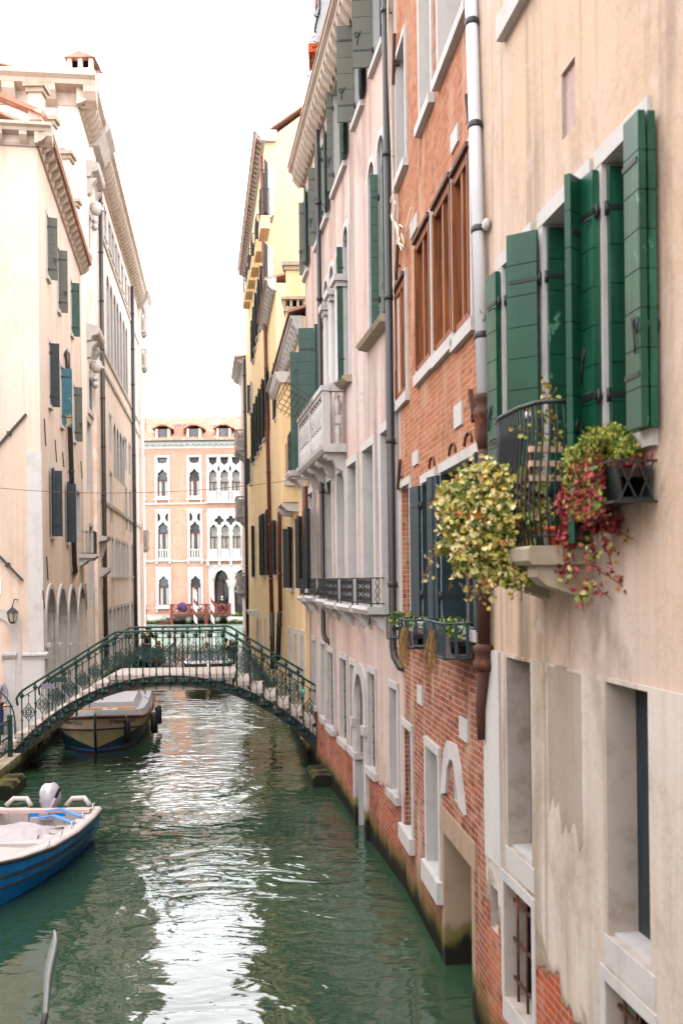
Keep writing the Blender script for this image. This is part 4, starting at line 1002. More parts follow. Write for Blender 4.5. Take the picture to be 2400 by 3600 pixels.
for (yh, ya, yb) in ((640, 760, 880), (1200, 1330, 1440)):
    s_ = f.at(318, yh)[0]; z = f.at(318, yh)[1]; hood(s_ - 1.2, s_ + .8, z, .5)
    zt = f.at(313, ya)[1]; zb = f.at(313, yb)[1]; PP.window(rect(s_ - .9, s_ + .5, zb, zt), .3, 'glass', trim=.16, sill=.2, proud=.05)
    mask(s_ - .2, f.at(313, yh + 85)[1])
for x0, x1, yt, yb in ((306, 320, 1478, 1725), (314, 325, 1850, 2130)):
    s0, s1, z0, z1 = PP.px(x0, x1, yt, yb); PP.window(rect(s0, s1, z0, z1), .3, 'stonew', trim=.12)
def prow(xs, yt0, h, rel=0, arched=False, w=.9, gl='glass', yref=None):
    for x in xs:
        s = f.at(x, yt0)[0]; yield s
def zat(x, y): return f.at(x, y)[1]
S = lambda x, y: f.at(x, y)[0]
# attic windows, long arched windows, small arched row, square row, ground row
z = zat(365, 724); 
for x in (365, 380, 391, 402, 412, 424, 436, 446): s = S(x, 760); PP.window(rect(s, s + .95, z - 1.35, z), .22, 'glass', trim=.1, sill=.08)
z = zat(374, 962)
for x in (374, 386, 398, 408, 419, 430, 439): s = S(x, 1050); PP.window(arch(s, s + 1.05, z - 3.9, z), .3, 'glass', trim=.13, sill=.1)
z = zat(398, 1486)
for x in (398, 409, 420, 429): s = S(x, 1500); PP.window(arch(s, s + 1.0, z - 2.6, z), .3, 'glass', trim=.12)
for x in (384, 438, 452): s = S(x, 1500); PP.window(rect(s, s + .8, z - 1.6, z + .1), .25, 'stonew', trim=.1); PP.window(rect(s, s + .8, z - 4.9, z - 2.6), .25, 'glass', trim=.1)
z = zat(392, 1893)
for x in (392, 406, 416, 427, 436, 446, 462, 470): s = S(x, 1950); PP.window(rect(s, s + .8, z - 1.75, z), .28, 'glass', trim=.13, sill=.1)
for x in (383, 398, 412, 425, 437, 448, 463): s = S(x, 2200); PP.window(rect(s, s + 1.0, .9, 3.2), .3, 'shutter_olive' if x % 2 else 'void', trim=.14, tmat='stone')
s = S(339, 2150); PP.window(arch(s - .7, s + .7, .3, zat(339, 2062), 10), .8, 'stonew', trim=.15, name='water_door', tmat='stone')
mb = MB(); zz = zat(343, 2010); s = S(345, 2010); mb.fprof(f, [(0, zz - .3), (.25, zz - .2), (.5, zz + .0), (.5, zz + .15), (0, zz + .2)], s - .7, s + .5); mb.fprof(f, [(0, zz + 1.2), (.45, zz + 1.3), (.5, zz + 1.45), (0, zz + 1.5)], s - .8, s + .6); mb.fprof(f, [(0, zz + .3), (.12, zz + .3), (.4, zz + 1.2), (0, zz + 1.2)], s - .3, s + .1); mb.build('stone_corbel', M['stone'], PP.root)
for z_ in (zat(352, 815), zat(365, 1240), zat(372, 1318), zat(373, 1770)):
    mb = MB(); mb.fprof(f, [(-.02, z_ - .1), (.07, z_ - .08), (.08, z_ + .08), (-.02, z_ + .1)], S(350, 1200), 28.5); mb.build('string_course', M['stone'], PP.root)
pipe(PP, [f.w(S(342, 700), .14, 22.4), vp(f, 371, 2100, .14), vp(f, 373, 2150, .14) + Vector((0, 0, -2.5))], .095, 'pipe')
pipe(PP, [f.w(S(458, 1100), .14, 22.0), vp(f, 477, 2100, .14), vp(f, 478, 2150, .14) + Vector((0, 0, -2.5))], .11, 'pipe')
sc_ = S(327, 1300)
for a, b_, c in ((sc_ - .3, sc_ + .75, .14), (27.2, 28.65, .22)): mb = MB(); mb.fbox(f, a, b_, -.02, c, -.5, 22.6); mb.build('pilaster', M['palace'], PP.root)
cornice(PP, 22.3, .95, .7, .55, .2, s0=-.4, s1=28.9, dh=.45, mat='stonec')
for s0, s1 in ((S(322, 420) - .9, S(322, 420) + 1.3), (27.0, 29.0)):
    mb = MB(); mb.fprof(f, [(0, 22.2), (.4, 22.25), (.65, 22.75), (.85, 22.95), (.85, 23.3), (0, 23.35)], s0, s1); mb.build('cornice_block', M['stone'], PP.root)
cornice(PP, 22.3, 1.05, .8, 1.35, .45, s0=-10, s1=.7, f=g, dh=.5, mat='stonec')
PP.finish(over=.2, ridge=1.5)
mb = MB(); holes = []
for x0, x1, yt, yb in ((186, 203, 412, 505), (120, 140, 412, 505)):
    a = g.at(x0, yt); b_ = g.at(x1, yb); holes.append(rect(a[0], b_[0], b_[1], a[1]))
wallface(mb, g, rect(-11, 0, -.6, 23), holes, o=.001); mb.build('front_wall', M['palace'], PP.root, recalc=False)
mb = MB(); 
for h in holes:
    s0, s1 = h[0][0], h[1][0]; z0, z1 = h[0][1], h[2][1]
    mb.fbox(g, s0 - .25, s0, -.1, .07, z0 - .2, z1 + .3); mb.fbox(g, s1, s1 + .25, -.1, .07, z0 - .2, z1 + .3); mb.fbox(g, s0, s1, -.1, .07, z1, z1 + .3); mb.fbox(g, s0 - .3, s1 + .3, -.1, .12, z0 - .35, z0 - .2)
fw = mb.build('window', M['stone'], PP.root)
mb = MB()
for h in holes: mb.fbox(g, h[0][0], h[1][0], -.3, -.25, h[0][1], h[2][1])
mb.build('pane', M['glass'], fw)
for a, b_, c in ((-.75, 0, .12), (-1.9, -1.35, .09)): mb = MB(); mb.fbox(g, a, b_, .002, c, -.5, 22.3); mb.build('pilaster', M['stone'], PP.root)
# big chimney with gabled hood, skylight box, small ones along the roof
Y = 39.5; a = aty(238, 260, Y); c = aty(327, 260, Y); zb_ = 22.8; zc = aty(280, 240, Y).z; w_ = c.x - a.x
mb = MB(); mb.box(a.x, c.x, Y, Y + 1.1, zb_, zc); ch = mb.build('great_chimney', M['palace'], PP.root)
mb = MB(); zt = aty(280, 205, Y).z
for x in (0, .42, .84): mb.box(a.x + w_ * x, a.x + w_ * (x + .16), Y, Y + .15, zc, zt); mb.box(a.x + w_ * x, a.x + w_ * (x + .16), Y + .95, Y + 1.1, zc, zt)
mb.box(a.x - .04, c.x + .04, Y - .04, Y + 1.14, zc - .1, zc - .001); zp = aty(280, 183, Y).z; m_ = (a.x + c.x) / 2
mb.build('chimney_posts', M['palace'], ch)
mb = MB(); mb.ext([Vector(p) for p in ((a.x - .12, Y - .12, zt), (c.x + .12, Y - .12, zt), (m_, Y - .12, zp))], [Vector(p) for p in ((a.x - .12, Y + 1.2, zt), (c.x + .12, Y + 1.2, zt), (m_, Y + 1.2, zp))]); mb.lathe([(.08, 0), (.1, .08), (.03, .18)], (m_, Y + .5, zp), 8); mb.build('chimney_hood', M['tile'], ch)
mb = MB(); mb.box(a.x + .15, c.x - .15, Y + .2, Y + .9, zc, zt - .01); mb.build('flue', M['void'], ch)
Y = 38.5; a = aty(152, 243, Y); c = aty(212, 280, Y); mb = MB(); t = .1
mb.box(a.x, c.x, Y, Y + 1, a.z - t, a.z); mb.box(a.x, a.x + t, Y, Y + 1, c.z - .4, a.z - t); mb.box(c.x - t, c.x, Y, Y + 1, c.z - .4, a.z - t); mb.box(a.x, c.x, Y + .9, Y + 1, c.z - .4, a.z - t - .001); o = mb.build('roof_vent', M['stone'], PP.root)
mb = MB(); mb.box(a.x + t, c.x - t, Y + .5, Y + .52, c.z - .4, a.z - t - .01); mb.build('vent_opening', M['void'], o)
for x0, x1, yt, yb, Y in ((318, 340, 350, 420, 40.5), (372, 385, 557, 600, 47.5), (398, 406, 650, 680, 50), (419, 434, 738, 800, 53), (441, 448, 832, 860, 57), (459, 480, 878, 945, 60)):
    chimney(PP, x0, x1, yt, yb, Y, vents=False, mat='palace', capm='stone', flare=.08)
for zf_, yb_ in ((1, 1925), (2, 1315), (3, 1200)):
    zf = f.at(498, yb_)[1]; balcony(PP, Fac(*(lambda p: (p.x, p.y))(f.w(28.6, 0, 0)), (1, .1234), outsign=1), -3.0, .45, .6, zf, zf + 1.1, 6, nside=2, mat='stone') if False else balcony(PP, f, 27.4, 28.7, .5, zf, zf + 1.1, 3, nside=2, mat='stone', nb=2)
# ================================================================== FAR BRICK PALACE ACROSS THE WIDE CANAL
YF = 105.
def X(px): return aty(px, 2000, YF).x
def Z(py): return aty(690, py, YF).z
FW = Fac(0, YF, (1, 0), outsign=-1)
PW = Bld('brick_palace', 'orange brick palace with white pointed-arch windows facing us across the wide canal', 'palace', FW, M['fbrick'], -32, 6, Z(1556), 14)
f = FW
OG = [(1, 0), (1, .30), (.8, .36), (.96, .46), (.95, .56), (.62, .68), (.3, .8), (0, 1)]
def ogee(c, w, z0, zs, z1, k=.5):
    h = z1 - zs; r = w / 2
    right = [(c + r * x, zs + h * (y - .0)) for x, y in OG[1:-1]]
    left = [(c - r * x, zs + h * y) for x, y in OG[1:-1]][::-1]
    return [(c - r, z0), (c + r, z0)] + right + [(c, z1)] + left
def quatre(c, z, r):
    return [(c + r * (.62 + .38 * abs(math.cos(2 * t))) * math.cos(t), z + r * (.62 + .38 * abs(math.cos(2 * t))) * math.sin(t)) for t in [i * math.pi / 8 for i in range(16)]]
def pbal(s0, s1, z0, z1, parent, o=.12, n=None):
    mb = MB(); mb.fbox(f, s0, s1, .0, o + .1, z1 - .12, z1); mb.fbox(f, s0, s1, .0, o + .1, z0, z0 + .1)
    n = n or max(3, int((s1 - s0) / .3))
    for i in range(n):
        c = s0 + (s1 - s0) * (i + .5) / n; mb.fbox(f, c - .065, c + .065, .02, o + .05, z0 + .1, z1 - .12)
    return mb.build('balustrade', M['stonew'], parent)
def gothic(x0, x1, yt, yb, kind, name='gothic_window'):
    s0, s1 = X(x0), X(x1); z1, z0 = Z(yt), Z(yb); c = (s0 + s1) / 2; w = (s1 - s0) * .68; H_ = z1 - z0
    if kind == 'top': zt = z0 + H_ * .70; zs = zt - w * 1.15; extra = [[(c - w * .5, z1 - .22), (c - w * .42, z1 - .75), (c, z1 - w * .82), (c + w * .42, z1 - .75), (c + w * .5, z1 - .22)][::-1]]; zo = z0 + .28
    elif kind == 'mid': zt = z0 + H_ * .76; zs = zt - w * 1.15; extra = [[(c + sg * w * .52, z1 - .35), (c + sg * w * .26, z1 - .6), (c + sg * w * .2, z1 - .95), (c + sg * w * .30, z1 - 1.2), (c + sg * w * .52, z1 - 1.35)][::(1 if sg < 0 else -1)] for sg in (-1, 1)]; zo = z0 + .2
    else: zt = z0 + H_ * .80; zs = zt - w * 1.15; extra = []; zo = z0 + .25
    op = ogee(c, w, zo, zs, zt); PW.holes.append(rect(s0 + .1, s1 - .1, z0 + .1, z1 - .1))
    mb = MB(); plate(mb, f, rect(s0, s1, z0, z1), [op] + extra, -.25, .1)
    mb.fbox(f, s0, s0 + .12, .101, .16, z0, z1 - .121); mb.fbox(f, s1 - .12, s1, .101, .16, z0, z1 - .121); mb.fbox(f, s0, s1, .101, .16, z1 - .12, z1)
    mb.fbox(f, s0 - .12, s1 + .12, -.05, .3, z0 - .16, z0)
    for s in (s0, s1 - .2): mb.fbox(f, s, s + .2, -.0, .22, z0 - .5, z0 - .161)
    wn = mb.build(name, M['stonew'], PW.root)
    mb = MB(); mb.fbox(f, s0 + .1, s1 - .1, -.5, -.48, z0 + .1, z1 - .1); mb.build('pane', M['glass'], wn)
    mb = MB(); mb.fbox(f, c - w / 2, c + w / 2, -.45, -.38, zs - .05, zs + .1); mb.fbox(f, c - .05, c + .05, -.45, -.38, zo, zs - .051)
    for sg in (-1, 1): mb.fbox(f, c + sg * (w / 2 - .05) - .05, c + sg * (w / 2 - .05) + .05, -.45, -.38, zo, zs - .051)
    mb.build('window_frame', M['pipebrown'], wn)
    mb = MB()
    for sg in (-1, 1):
        n = 6; a = c + sg * w * .18; b_ = c + sg * w * .5
        pts = [(a + (b_ - a) * i / n, -.475 + (.03 if i % 2 else 0)) for i in range(n + 1)]
        for (p, o1), (q, o2) in zip(pts, pts[1:]): mb.add([f.w(p, o1, zo), f.w(q, o2, zo), f.w(q, o2, zs), f.w(p, o1, zs)], [(0, 1, 2, 3)])
    mb.build('curtain', M['curtain'], wn)
    if kind == 'mid': pbal(s0 + .1, s1 - .1, z0 + .02, z0 + 1.05, wn, o=.2, n=5)
    return wn
M['curtain'] = flat('curtain', 'b9b6b0', .9, .1)
def singles(x0, x1):
    gothic(x0, x1, 1600, 1752, 'top'); gothic(x0, x1, 1789, 1965, 'mid'); gothic(x0, x1, 1993, 2134, 'low')
for x0 in (661, 549, 462, 350): singles(x0, x0 + 53)
for x0 in (1040, 1152, 1262): singles(x0, x0 + 53)
# loggias
def loggia(yt, yb, quat, name='loggia'):
    s0 = X(730); pitch = X(793.5) - X(753); n = 7; s1 = s0 + (X(753) - s0) * 2 + pitch * (n - 1); z1, z0 = Z(yt), Z(yb); c0 = X(753); w = pitch * .70; H_ = z1 - z0
    holes = []; zt = z0 + H_ * .70; zs = zt - w * 1.15
    for i in range(n):
        c = c0 + pitch * i; holes.append(ogee(c, w, z0 + .15, zs, zt))
        if quat: 
            if i < n - 1: holes.append(quatre(c + pitch / 2, zt + .35, .52))
        else:
            holes.append([(c + w * .52, z1 - .25), (c - w * .52, z1 - .25), (c - w * .44, z1 - .8), (c, zt + .35), (c + w * .44, z1 - .8)])
            if i < n - 1: holes.append([(c + pitch / 2, zt + .45), (c + pitch / 2 - .13, zt), (c + pitch / 2, zt - .45), (c + pitch / 2 + .13, zt)])
    PW.holes.append(rect(s0 + .1, s1 - .1, z0 + .1, z1 - .1))
    mb = MB(); plate(mb, f, rect(s0, s1, z0, z1), holes, -.3, .12); mb.fbox(f, s0, s1, .121, .2, z1 - .14, z1); mb.fbox(f, s0 - .1, s1 + .1, -.05, .45, z0 - .2, z0)
    lg = mb.build(name, M['stonew'], PW.root)
    mb = MB(); mb.fbox(f, s0 + .1, s1 - .1, -.75, -.72, z0 + .1, z1 - .1); mb.build('pane', M['glass'], lg)
    mb = MB()
    for i in range(n):
        c = c0 + pitch * i; mb.fbox(f, c - w / 2, c + w / 2, -.62, -.56, zs - .45, zs - .36); mb.fbox(f, c - .04, c + .04, -.62, -.56, z0 + .1, zs - .451)
        for sg in (-1, 1): mb.fbox(f, c + sg * w / 2 - .04, c + sg * w / 2 + .04, -.62, -.56, z0 + .1, zs - .451)
    mb.build('window_frame', M['pipebrown'], lg)
    mb = MB()
    for i in range(n):
        c = c0 + pitch * i; m_ = 10
        pts = [(c - w * .48 + w * .96 * k / m_, -.70 + (.04 if k % 2 else 0)) for k in range(m_ + 1)]
        for (p, o1), (q, o2) in zip(pts, pts[1:]): mb.add([f.w(p, o1, z0 + .15), f.w(q, o2, z0 + .15), f.w(q, o2, zt - .3), f.w(p, o1, zt - .3)], [(0, 1, 2, 3)])
    mb.build('curtain', M['curtain'], lg)
    for i in range(n - 1):
        mb = MB(); c = c0 + pitch * (i + .5)
        mb.lathe([(.26, 0), (.2, .1), (.17, .2), (.15, zs - z0 - .5), (.2, zs - z0 - .42), (.3, zs - z0 - .1), (.3, zs - z0)], f.w(c, .16, z0), 10); mb.build('column', M['stonew'], lg)
    for i in range(n):
        c = c0 + pitch * i; pbal(c - pitch / 2 + .2, c + pitch / 2 - .2, z0 + .02, z0 + 1.05, lg, o=.3, n=6)
    if quat:
        for i in range(n + 1): mb = MB(); mb.fbox(f, c0 + pitch * (i - .5) - .12, c0 + pitch * (i - .5) + .12, 0, .4, z0 - .7, z0 - .201); mb.build('bracket', M['stonew'], lg)
    return s1
loggia(1600, 1763, False); S1 = loggia(1789, 1966, True)
# ground floor arcade of the loggia
s0 = X(734); c1 = (X(750) + X(807)) / 2; w = X(805) - X(752); z0, z1 = Z(2163), Z(1975); pitch = X(850) - X(779)
holes = []
for i in range(4):
    c = c1 + pitch * i; r = w / 2; zs = Z(2040); zt = Z(2001); pts = [(c - r, z0 + .02), (c + r, z0 + .02), (c + r, zs), (c + r * .93, zs + (zt - zs) * .4), (c + r * .6, zs + (zt - zs) * .78), (c, zt), (c - r * .6, zs + (zt - zs) * .78), (c - r * .93, zs + (zt - zs) * .4), (c - r, zs)]; holes.append(pts)
PW.holes.append(rect(s0 + .1, S1 - .1, z0 + .1, z1 - .35))
mb = MB(); plate(mb, f, rect(s0, S1, z0, z1 - .3), holes, -.4, .1); ar = mb.build('water_arcade', M['stone'], PW.root)
mb = MB()
for i in range(4): 
    c = c1 + pitch * i; pts = holes[i][2:]; mb.tube([f.w(s, .13, z) for s, z in pts], .12, 6)
mb.build('arch_moulding', M['stonew'], ar)
for i in range(3):
    c = c1 + pitch * (i + .5); mb = MB(); zs = Z(2040); mb.lathe([(.5, 0), (.42, .25), (.33, .4), (.3, zs - z0 - .9), (.36, zs - z0 - .8), (.55, zs - z0 - .2), (.55, zs - z0)], f.w(c, .3, z0), 12); mb.build('column', M['stonew'], ar)
mb = MB(); mb.fbox(f, s0, S1, -1.4, -1.35, z0, z1 - .4); mb.build('pane', M['glass'], ar)
mb = MB()
for i in range(4):
    c = c1 + pitch * i
    for k in (-1, 0, 1): mb.fbox(f, c + k * w * .42 - .06, c + k * w * .42 + .06, -1.2, -1.1, z0, Z(2040))
    mb.fbox(f, c - w / 2, c + w / 2, -1.2, -1.1, Z(2046), Z(2040))
mb.build('door_frame', M['pipebrown'], ar)
for yc in (1770, 1972):
    mb = MB(); mb.fprof(f, [(-.02, Z(yc + 3)), (.14, Z(yc + 3)), (.18, Z(yc - 3)), (-.02, Z(yc - 3))], -32, s0 - .02); mb.build('string_course', M['stonew'], PW.root)
mb = MB(); mb.fbox(f, -32, 6, -.02, .2, -.5, Z(2160)); mb.build('plinth', M['stone'], PW.root)
cornice(PW, Z(1577), Z(1552) - Z(1577), .5, .6, .3, mat='stonew', dh=.1)
PW.finish(roof=False)
zt = Z(1552); zr = aty(690, 1466, YF + 7).z; mb = MB(); xl, xr = -32.4, 6.4
xh = aty(545, 1470, YF + 7).x
# roof laid in courses of half-round tiles: ridged sheet
def tilesheet(mb, A, B, C, D_, pitch=.42, amp=.05):
    """A,B lower edge, C,D upper edge (C above B)"""
    n = max(2, int((B - A).length / pitch)) * 2; L0 = []; L1 = []
    nrm = (B - A).cross(D_ - A).normalized(); nrm = nrm if nrm.z > 0 else -nrm
    for i in range(n + 1):
        t = i / n; e = nrm * (amp if i % 2 else 0); L0.append(A.lerp(B, t) + e); L1.append(D_.lerp(C, t) + e)
    mb.add(L0 + L1, [(i, i + 1, n + 2 + i, n + 1 + i) for i in range(n)])
y0 = YF - .6; ym = YF + 7
tilesheet(mb, Vector((xl, y0, zt)), Vector((xr, y0, zt)), Vector((xr - 7, ym, zr)), Vector((xh - 13, ym, zr)))
tilesheet(mb, Vector((xr, YF + 14.6, zt)), Vector((xl, YF + 14.6, zt)), Vector((xh - 13, ym, zr)), Vector((xr - 7, ym, zr)))
tilesheet(mb, Vector((xl, YF + 14.6, zt)), Vector((xl, y0, zt)), Vector((xh - 13, ym, zr)), Vector((xh - 13, ym, zr)))
tilesheet(mb, Vector((xr, y0, zt)), Vector((xr, YF + 14.6, zt)), Vector((xr - 7, ym, zr)), Vector((xr - 7, ym, zr)))
rf = mb.build('roof', M['tile'], PW.root)
mb = MB(); mb.bar((xl, y0 - .08, zt), (xr, y0 - .08, zt), .16, .14); mb.build('gutter', M['pipe'], rf)
for xc in (575, 685, 790, 900, 1000):
    c = X(xc); mb = MB(); zb = Z(1549); w = .75; h = 1.35; yb = YF + .4
    mb.box(c - w, c - w + .25, yb, yb + 2.2, zb, zb + h); mb.box(c + w - .25, c + w, yb, yb + 2.2, zb, zb + h); dm = mb.build('dormer', M['left'], rf)
    mb = MB(); mb.ext([Vector((c + x, yb - .25, zb + z)) for x, z in ((-w - .35, h - .05), (-w * .4, h + .32), (w * .4, h + .32), (w + .35, h - .05), (w + .35, h + .1), (w * .4, h + .5), (-w * .4, h + .5), (-w - .35, h + .1))], [Vector((c + x, yb + 2.6, zb + z)) for x, z in ((-w - .35, h - .05), (-w * .4, h + .32), (w * .4, h + .32), (w + .35, h - .05), (w + .35, h + .1), (w * .4, h + .5), (-w * .4, h + .5), (-w - .35, h + .1))])
    mb.build('dormer_roof', M['tile'], rf)
    mb = MB(); mb.box(c - w + .25, c + w - .25, yb + .1, yb + .15, zb + .05, zb + h - .02); mb.build('dormer_window', M['glass'], rf)
    mb = MB()
    for x in (-w + .27, w - .37): mb.box(c + x, c + x + .1, yb - .02, yb + .09, zb + .05, zb + h - .02)
    mb.build('dormer_frame', M['pipebrown'], rf)
for x0, x1, yt, yb, Y in ((611, 645, 1490, 1546, YF + 1.2), (1010, 1040, 1470, 1530, YF + 3)):
    chimney(PW, x0, x1, yt, yb, Y, vents=False, mat='fbrick', capm='stone', flare=.15)
mb = MB(); a, b_ = aty(748, 1480, YF + 4.6), aty(770, 1492, YF + 4.0); mb.hexa([(a.x, b_.y, b_.z), (b_.x, b_.y, b_.z), (b_.x, b_.y + .1, b_.z), (a.x, b_.y + .1, b_.z), (a.x, a.y, a.z), (b_.x, a.y, a.z), (b_.x, a.y + .1, a.z), (a.x, a.y + .1, a.z)]); mb.build('skylight', M['pipewhite'], rf)
mb = MB(); a = aty(512, 1470, YF + 2); mb.bar(Vector((a.x, YF + 2, zt)), Vector((a.x, YF + 2, a.z + 1.6)), .06); mb.bar(Vector((a.x - .1, YF + 2, a.z + 1.5)), Vector((a.x + 1.6, YF + 2, a.z + 1.5)), .05)
for k in range(5): mb.bar(Vector((a.x + .2 + k * .3, YF + 1.8, a.z + 1.5)), Vector((a.x + .2 + k * .3, YF + 2.2, a.z + 1.5)), .03)
mb.build('aerial', M['pipe'], rf)
mb = MB(); mb.add([(-160, YF + 1, .35), (160, YF + 1, .35), (160, 300, .35), (-160, 300, .35)], [(0, 1, 2, 3)]); tag(mb.build('far_bank_ground', flat('bank_paving', '8a8278')), kind='structure')

# ------------------------------------------------------------------ jetty, poles, planters
YJ = 103.2
def jx(px): return aty(px, 2150, YJ).x
def jz(py): return aty(700, py, YJ).z
J = root('landing_jetty', (jx(602), YJ, 0), 'brown wooden landing stage with cross-braced railing in front of the brick palace', 'jetty')
zd = jz(2158); mb = MB(); mb.box(jx(604), jx(808), YJ - .2, YJ + 1.6, zd - .25, zd); mb.build('deck', M['rust'], J)
ps = [604, 667, 725, 762, 808]
for a in ps:
    mb = MB(); mb.box(jx(a) - .14, jx(a) + .14, YJ - .25, YJ + .03, -.8 if a in (604, 725) else zd, jz(2122)); mb.build('post', M['redwood'] if 'redwood' in M else M.setdefault('redwood', wood('brown_red_wood', '6e3524', '41201a')), J)
for a, b_ in zip(ps, ps[1:]):
    mb = MB(); x0, x1 = jx(a) + .14, jx(b_) - .14
    for zz in (jz(2126), jz(2152)): mb.bar((x0, YJ - .1, zz), (x1, YJ - .1, zz), .1, .12)
    m_ = (x0 + x1) / 2
    for u0, u1 in ((x0, m_), (m_, x1)):
        mb.bar((u0, YJ - .1, jz(2150)), (u1, YJ - .1, jz(2128)), .06, .08); mb.bar((u0, YJ - .1, jz(2128)), (u1, YJ - .1, jz(2150)), .06, .08)
    mb.build('railing', M['redwood'], J)
for a in (596, 661, 764, 803):
    mb = MB(); mb.lathe([(.3, -.8), (.3, jz(2172)), (.24, zd - .26)], (jx(a), YJ + .5, 0), 10); mb.build('pile', M['stone'], J)
mb = MB()
for k in range(6): mb.box(jx(527) + k * .42, jx(602) - .02, YJ - .2, YJ + 1.4, zd - .25 - (5 - k) * .3, zd - (5 - k) * .3 - .02 * k)
mb.build('steps', M['rust'], J)
def pole(px, ytop, label, name, stripe):
    x = aty(px, 2190, 101.6).x; zt_ = aty(px, ytop, 101.6).z; r = root(name, (x, 101.6, 0), label, 'mooring pole', 'mooring poles by the landing stage')
    mb = MB(); mb.lathe([(.17, -1), (.17, zt_ - .5)], (x, 101.6, 0), 12); mb.build('pole', stripe, r)
    mb = MB(); mb.lathe([(.19, zt_ - .5), (.22, zt_ - .4), (.12, zt_ - .3), (.13, zt_ - .15), (.04, zt_)], (x, 101.6, 0), 10); mb.build('finial', M['stonew'], r)
def stripes():
    m = Mat('spiral_stripes', .6, .3); s = m.t.nodes.new('ShaderNodeSeparateXYZ'); m.L.new(m.co(), s.inputs[0])
    a = m.math('ARCTAN2', s.outputs[1], s.outputs[0]); v = m.math('ADD', m.math('MULTIPLY', a, 1 / (2 * math.pi)), m.math('MULTIPLY', s.outputs[2], .85))
    v = m.math('FRACT', m.math('ADD', v, 10.)); return m.out(m.mix(m.ramp(v, .49, .51), 'd8d4d2', '5a2c24'))
ST = stripes()
pole(688, 2072, 'striped mooring pole standing left, in front of the landing stage railing', 'mooring_pole', ST)
pole(748, 2085, 'striped mooring pole standing right, near the water arches of the palace', 'mooring_pole', ST)
r = root('mooring_pole', (jx(516), YJ - 1, 0), 'plain brown mooring pole at the far end of the left palace wall', 'mooring pole'); mb = MB(); mb.lathe([(.2, -1), (.2, jz(2125)), (.1, jz(2120))], (jx(516), YJ - 1, 0), 10); mb.build('pole', M['redwood'], r)
mb = MB(); c = Vector((jx(638), YJ + .6, jz(2136))); mb.lathe([(.05, -.12), (.55, -.08), (.55, .08), (.05, .12)], c, 16, axis=(0, -1, 0)); tag(mb.build('sun_umbrella_cover', flat('blue_cloth', '1f2a6a', .8), loc=(c.x, c.y, zd)), 'round blue cover leaning behind the railing of the landing stage', 'cover')
r = root('dining_terrace', (X(826), YF - 1, 0), 'stone terrace with a clipped green hedge at the right end of the palace front', 'terrace')
mb = MB(); mb.box(X(806), X(960), YF - 2.2, YF, -.8, Z(2168)); mb.build('terrace_wall', M['stone'], r)
def leaves(mb, c, rad, n, size, rnd, squash=(1, 1, 1), flatz=0., k=0):
    for i in range(n):
        v = Vector((rnd.gauss(0, 1), rnd.gauss(0, 1), rnd.gauss(0, 1))).normalized() * (rnd.random() ** .45)
        p = Vector(c) + Vector((v.x * rad[0], v.y * rad[1], v.z * rad[2])); s = size * rnd.uniform(.6, 1.3)
        a = Vector((rnd.gauss(0, 1), rnd.gauss(0, 1), rnd.gauss(0, .7))).normalized(); b = a.cross(Vector((rnd.gauss(0, 1), rnd.gauss(0, 1), rnd.gauss(0, 1)))).normalized(); cc = a.cross(b)
        mb.add([p - a * s, p - a * .3 * s + b * s * .6, p + a * .35 * s + b * s * .55, p + a * s, p + a * .35 * s - b * s * .55, p - a * .3 * s - b * s * .6], [(0, 1, 2, 3), (0, 3, 4, 5)], k)
M['leaf_hedge'] = flat('hedge_leaf', '4f6a1e', .7, .2, 0, .4)
rn = random.Random(3)
mb = MB(); leaves(mb, ((X(826) + X(950)) / 2, YF - 1.4, Z(2160)), ((X(950) - X(826)) / 2, .4, .35), 900, .12, rn); mb.build('hedge', M['leaf_hedge'], r)
# ================================================================== QUAY, FENDER BLOCKS, CABLE, LANTERN
FQ = Fac(-7.43, 21.7, (-.104, 1), outsign=-1)
zq = .47
mb = MB(); a, b_ = -22, 4.75
mb.fbox(FQ, a, b_, -14, -.32, -1, zq - .004); o = tag(mb.build('quay_pavement', stone('quay_paving', 'a89c90', '6c6258', .5, .8, 1.5, False)), kind='structure')
mb = MB(); s = a; rq = random.Random(4)
while s < b_:
    L = rq.uniform(1.1, 1.7); e = min(b_, s + L); mb.fbox(FQ, s, e - .012, -.34, .03, zq - .2, zq + .02 + rq.uniform(0, .006)); s += L
for r_ in range(3):
    s = a - r_ * .4
    while s < b_:
        L = rq.uniform(.7, 1.3); e = min(b_, s + L); mb.fbox(FQ, max(a, s), e - .012, -.3, rq.uniform(-.01, .01), zq - .215 - .26 * (r_ + 1) + .012, zq - .215 - .26 * r_); s += L
mb.fbox(FQ, a, b_, -.3, -.03, -1, zq - .21)
tag(mb.build('quay_edge', stone('quay_stone', 'b3a593', '6b5a44', .7, .8, 2.5)), kind='structure')
def block(f, s0, s1, o1, zt, label):
    mb = MB(); mb.fprof(f, [(-.05, -.6), (o1, -.6), (o1, zt - .08), (o1 - .08, zt), (-.05, zt)], s0, s1); mb.fbox(f, s0 + (s1 - s0) * .3, s0 + (s1 - s0) * .36, .05, o1 - .02, zt, zt + .012); mb.fbox(f, s0 + (s1 - s0) * .66, s0 + (s1 - s0) * .72, .05, o1 - .02, zt, zt + .012)
    p = f.w((s0 + s1) / 2, o1 / 2, 0); tag(mb.build('stone_step', stone('wet_step_stone', '5b5048', '2c2824', .6, .5, 4), loc=(p.x, p.y, 0)), label, 'step', 'wet landing steps at the waterline')
block(FQ, -1.1, .25, .45, .3, 'dark wet stone step at the foot of the left quay')
block(FB3, FB3.at(1128, 2700)[0] - 1.6, FB3.at(1128, 2700)[0] - .35, .4, .26, 'dark wet stone step under the right end of the bridge')
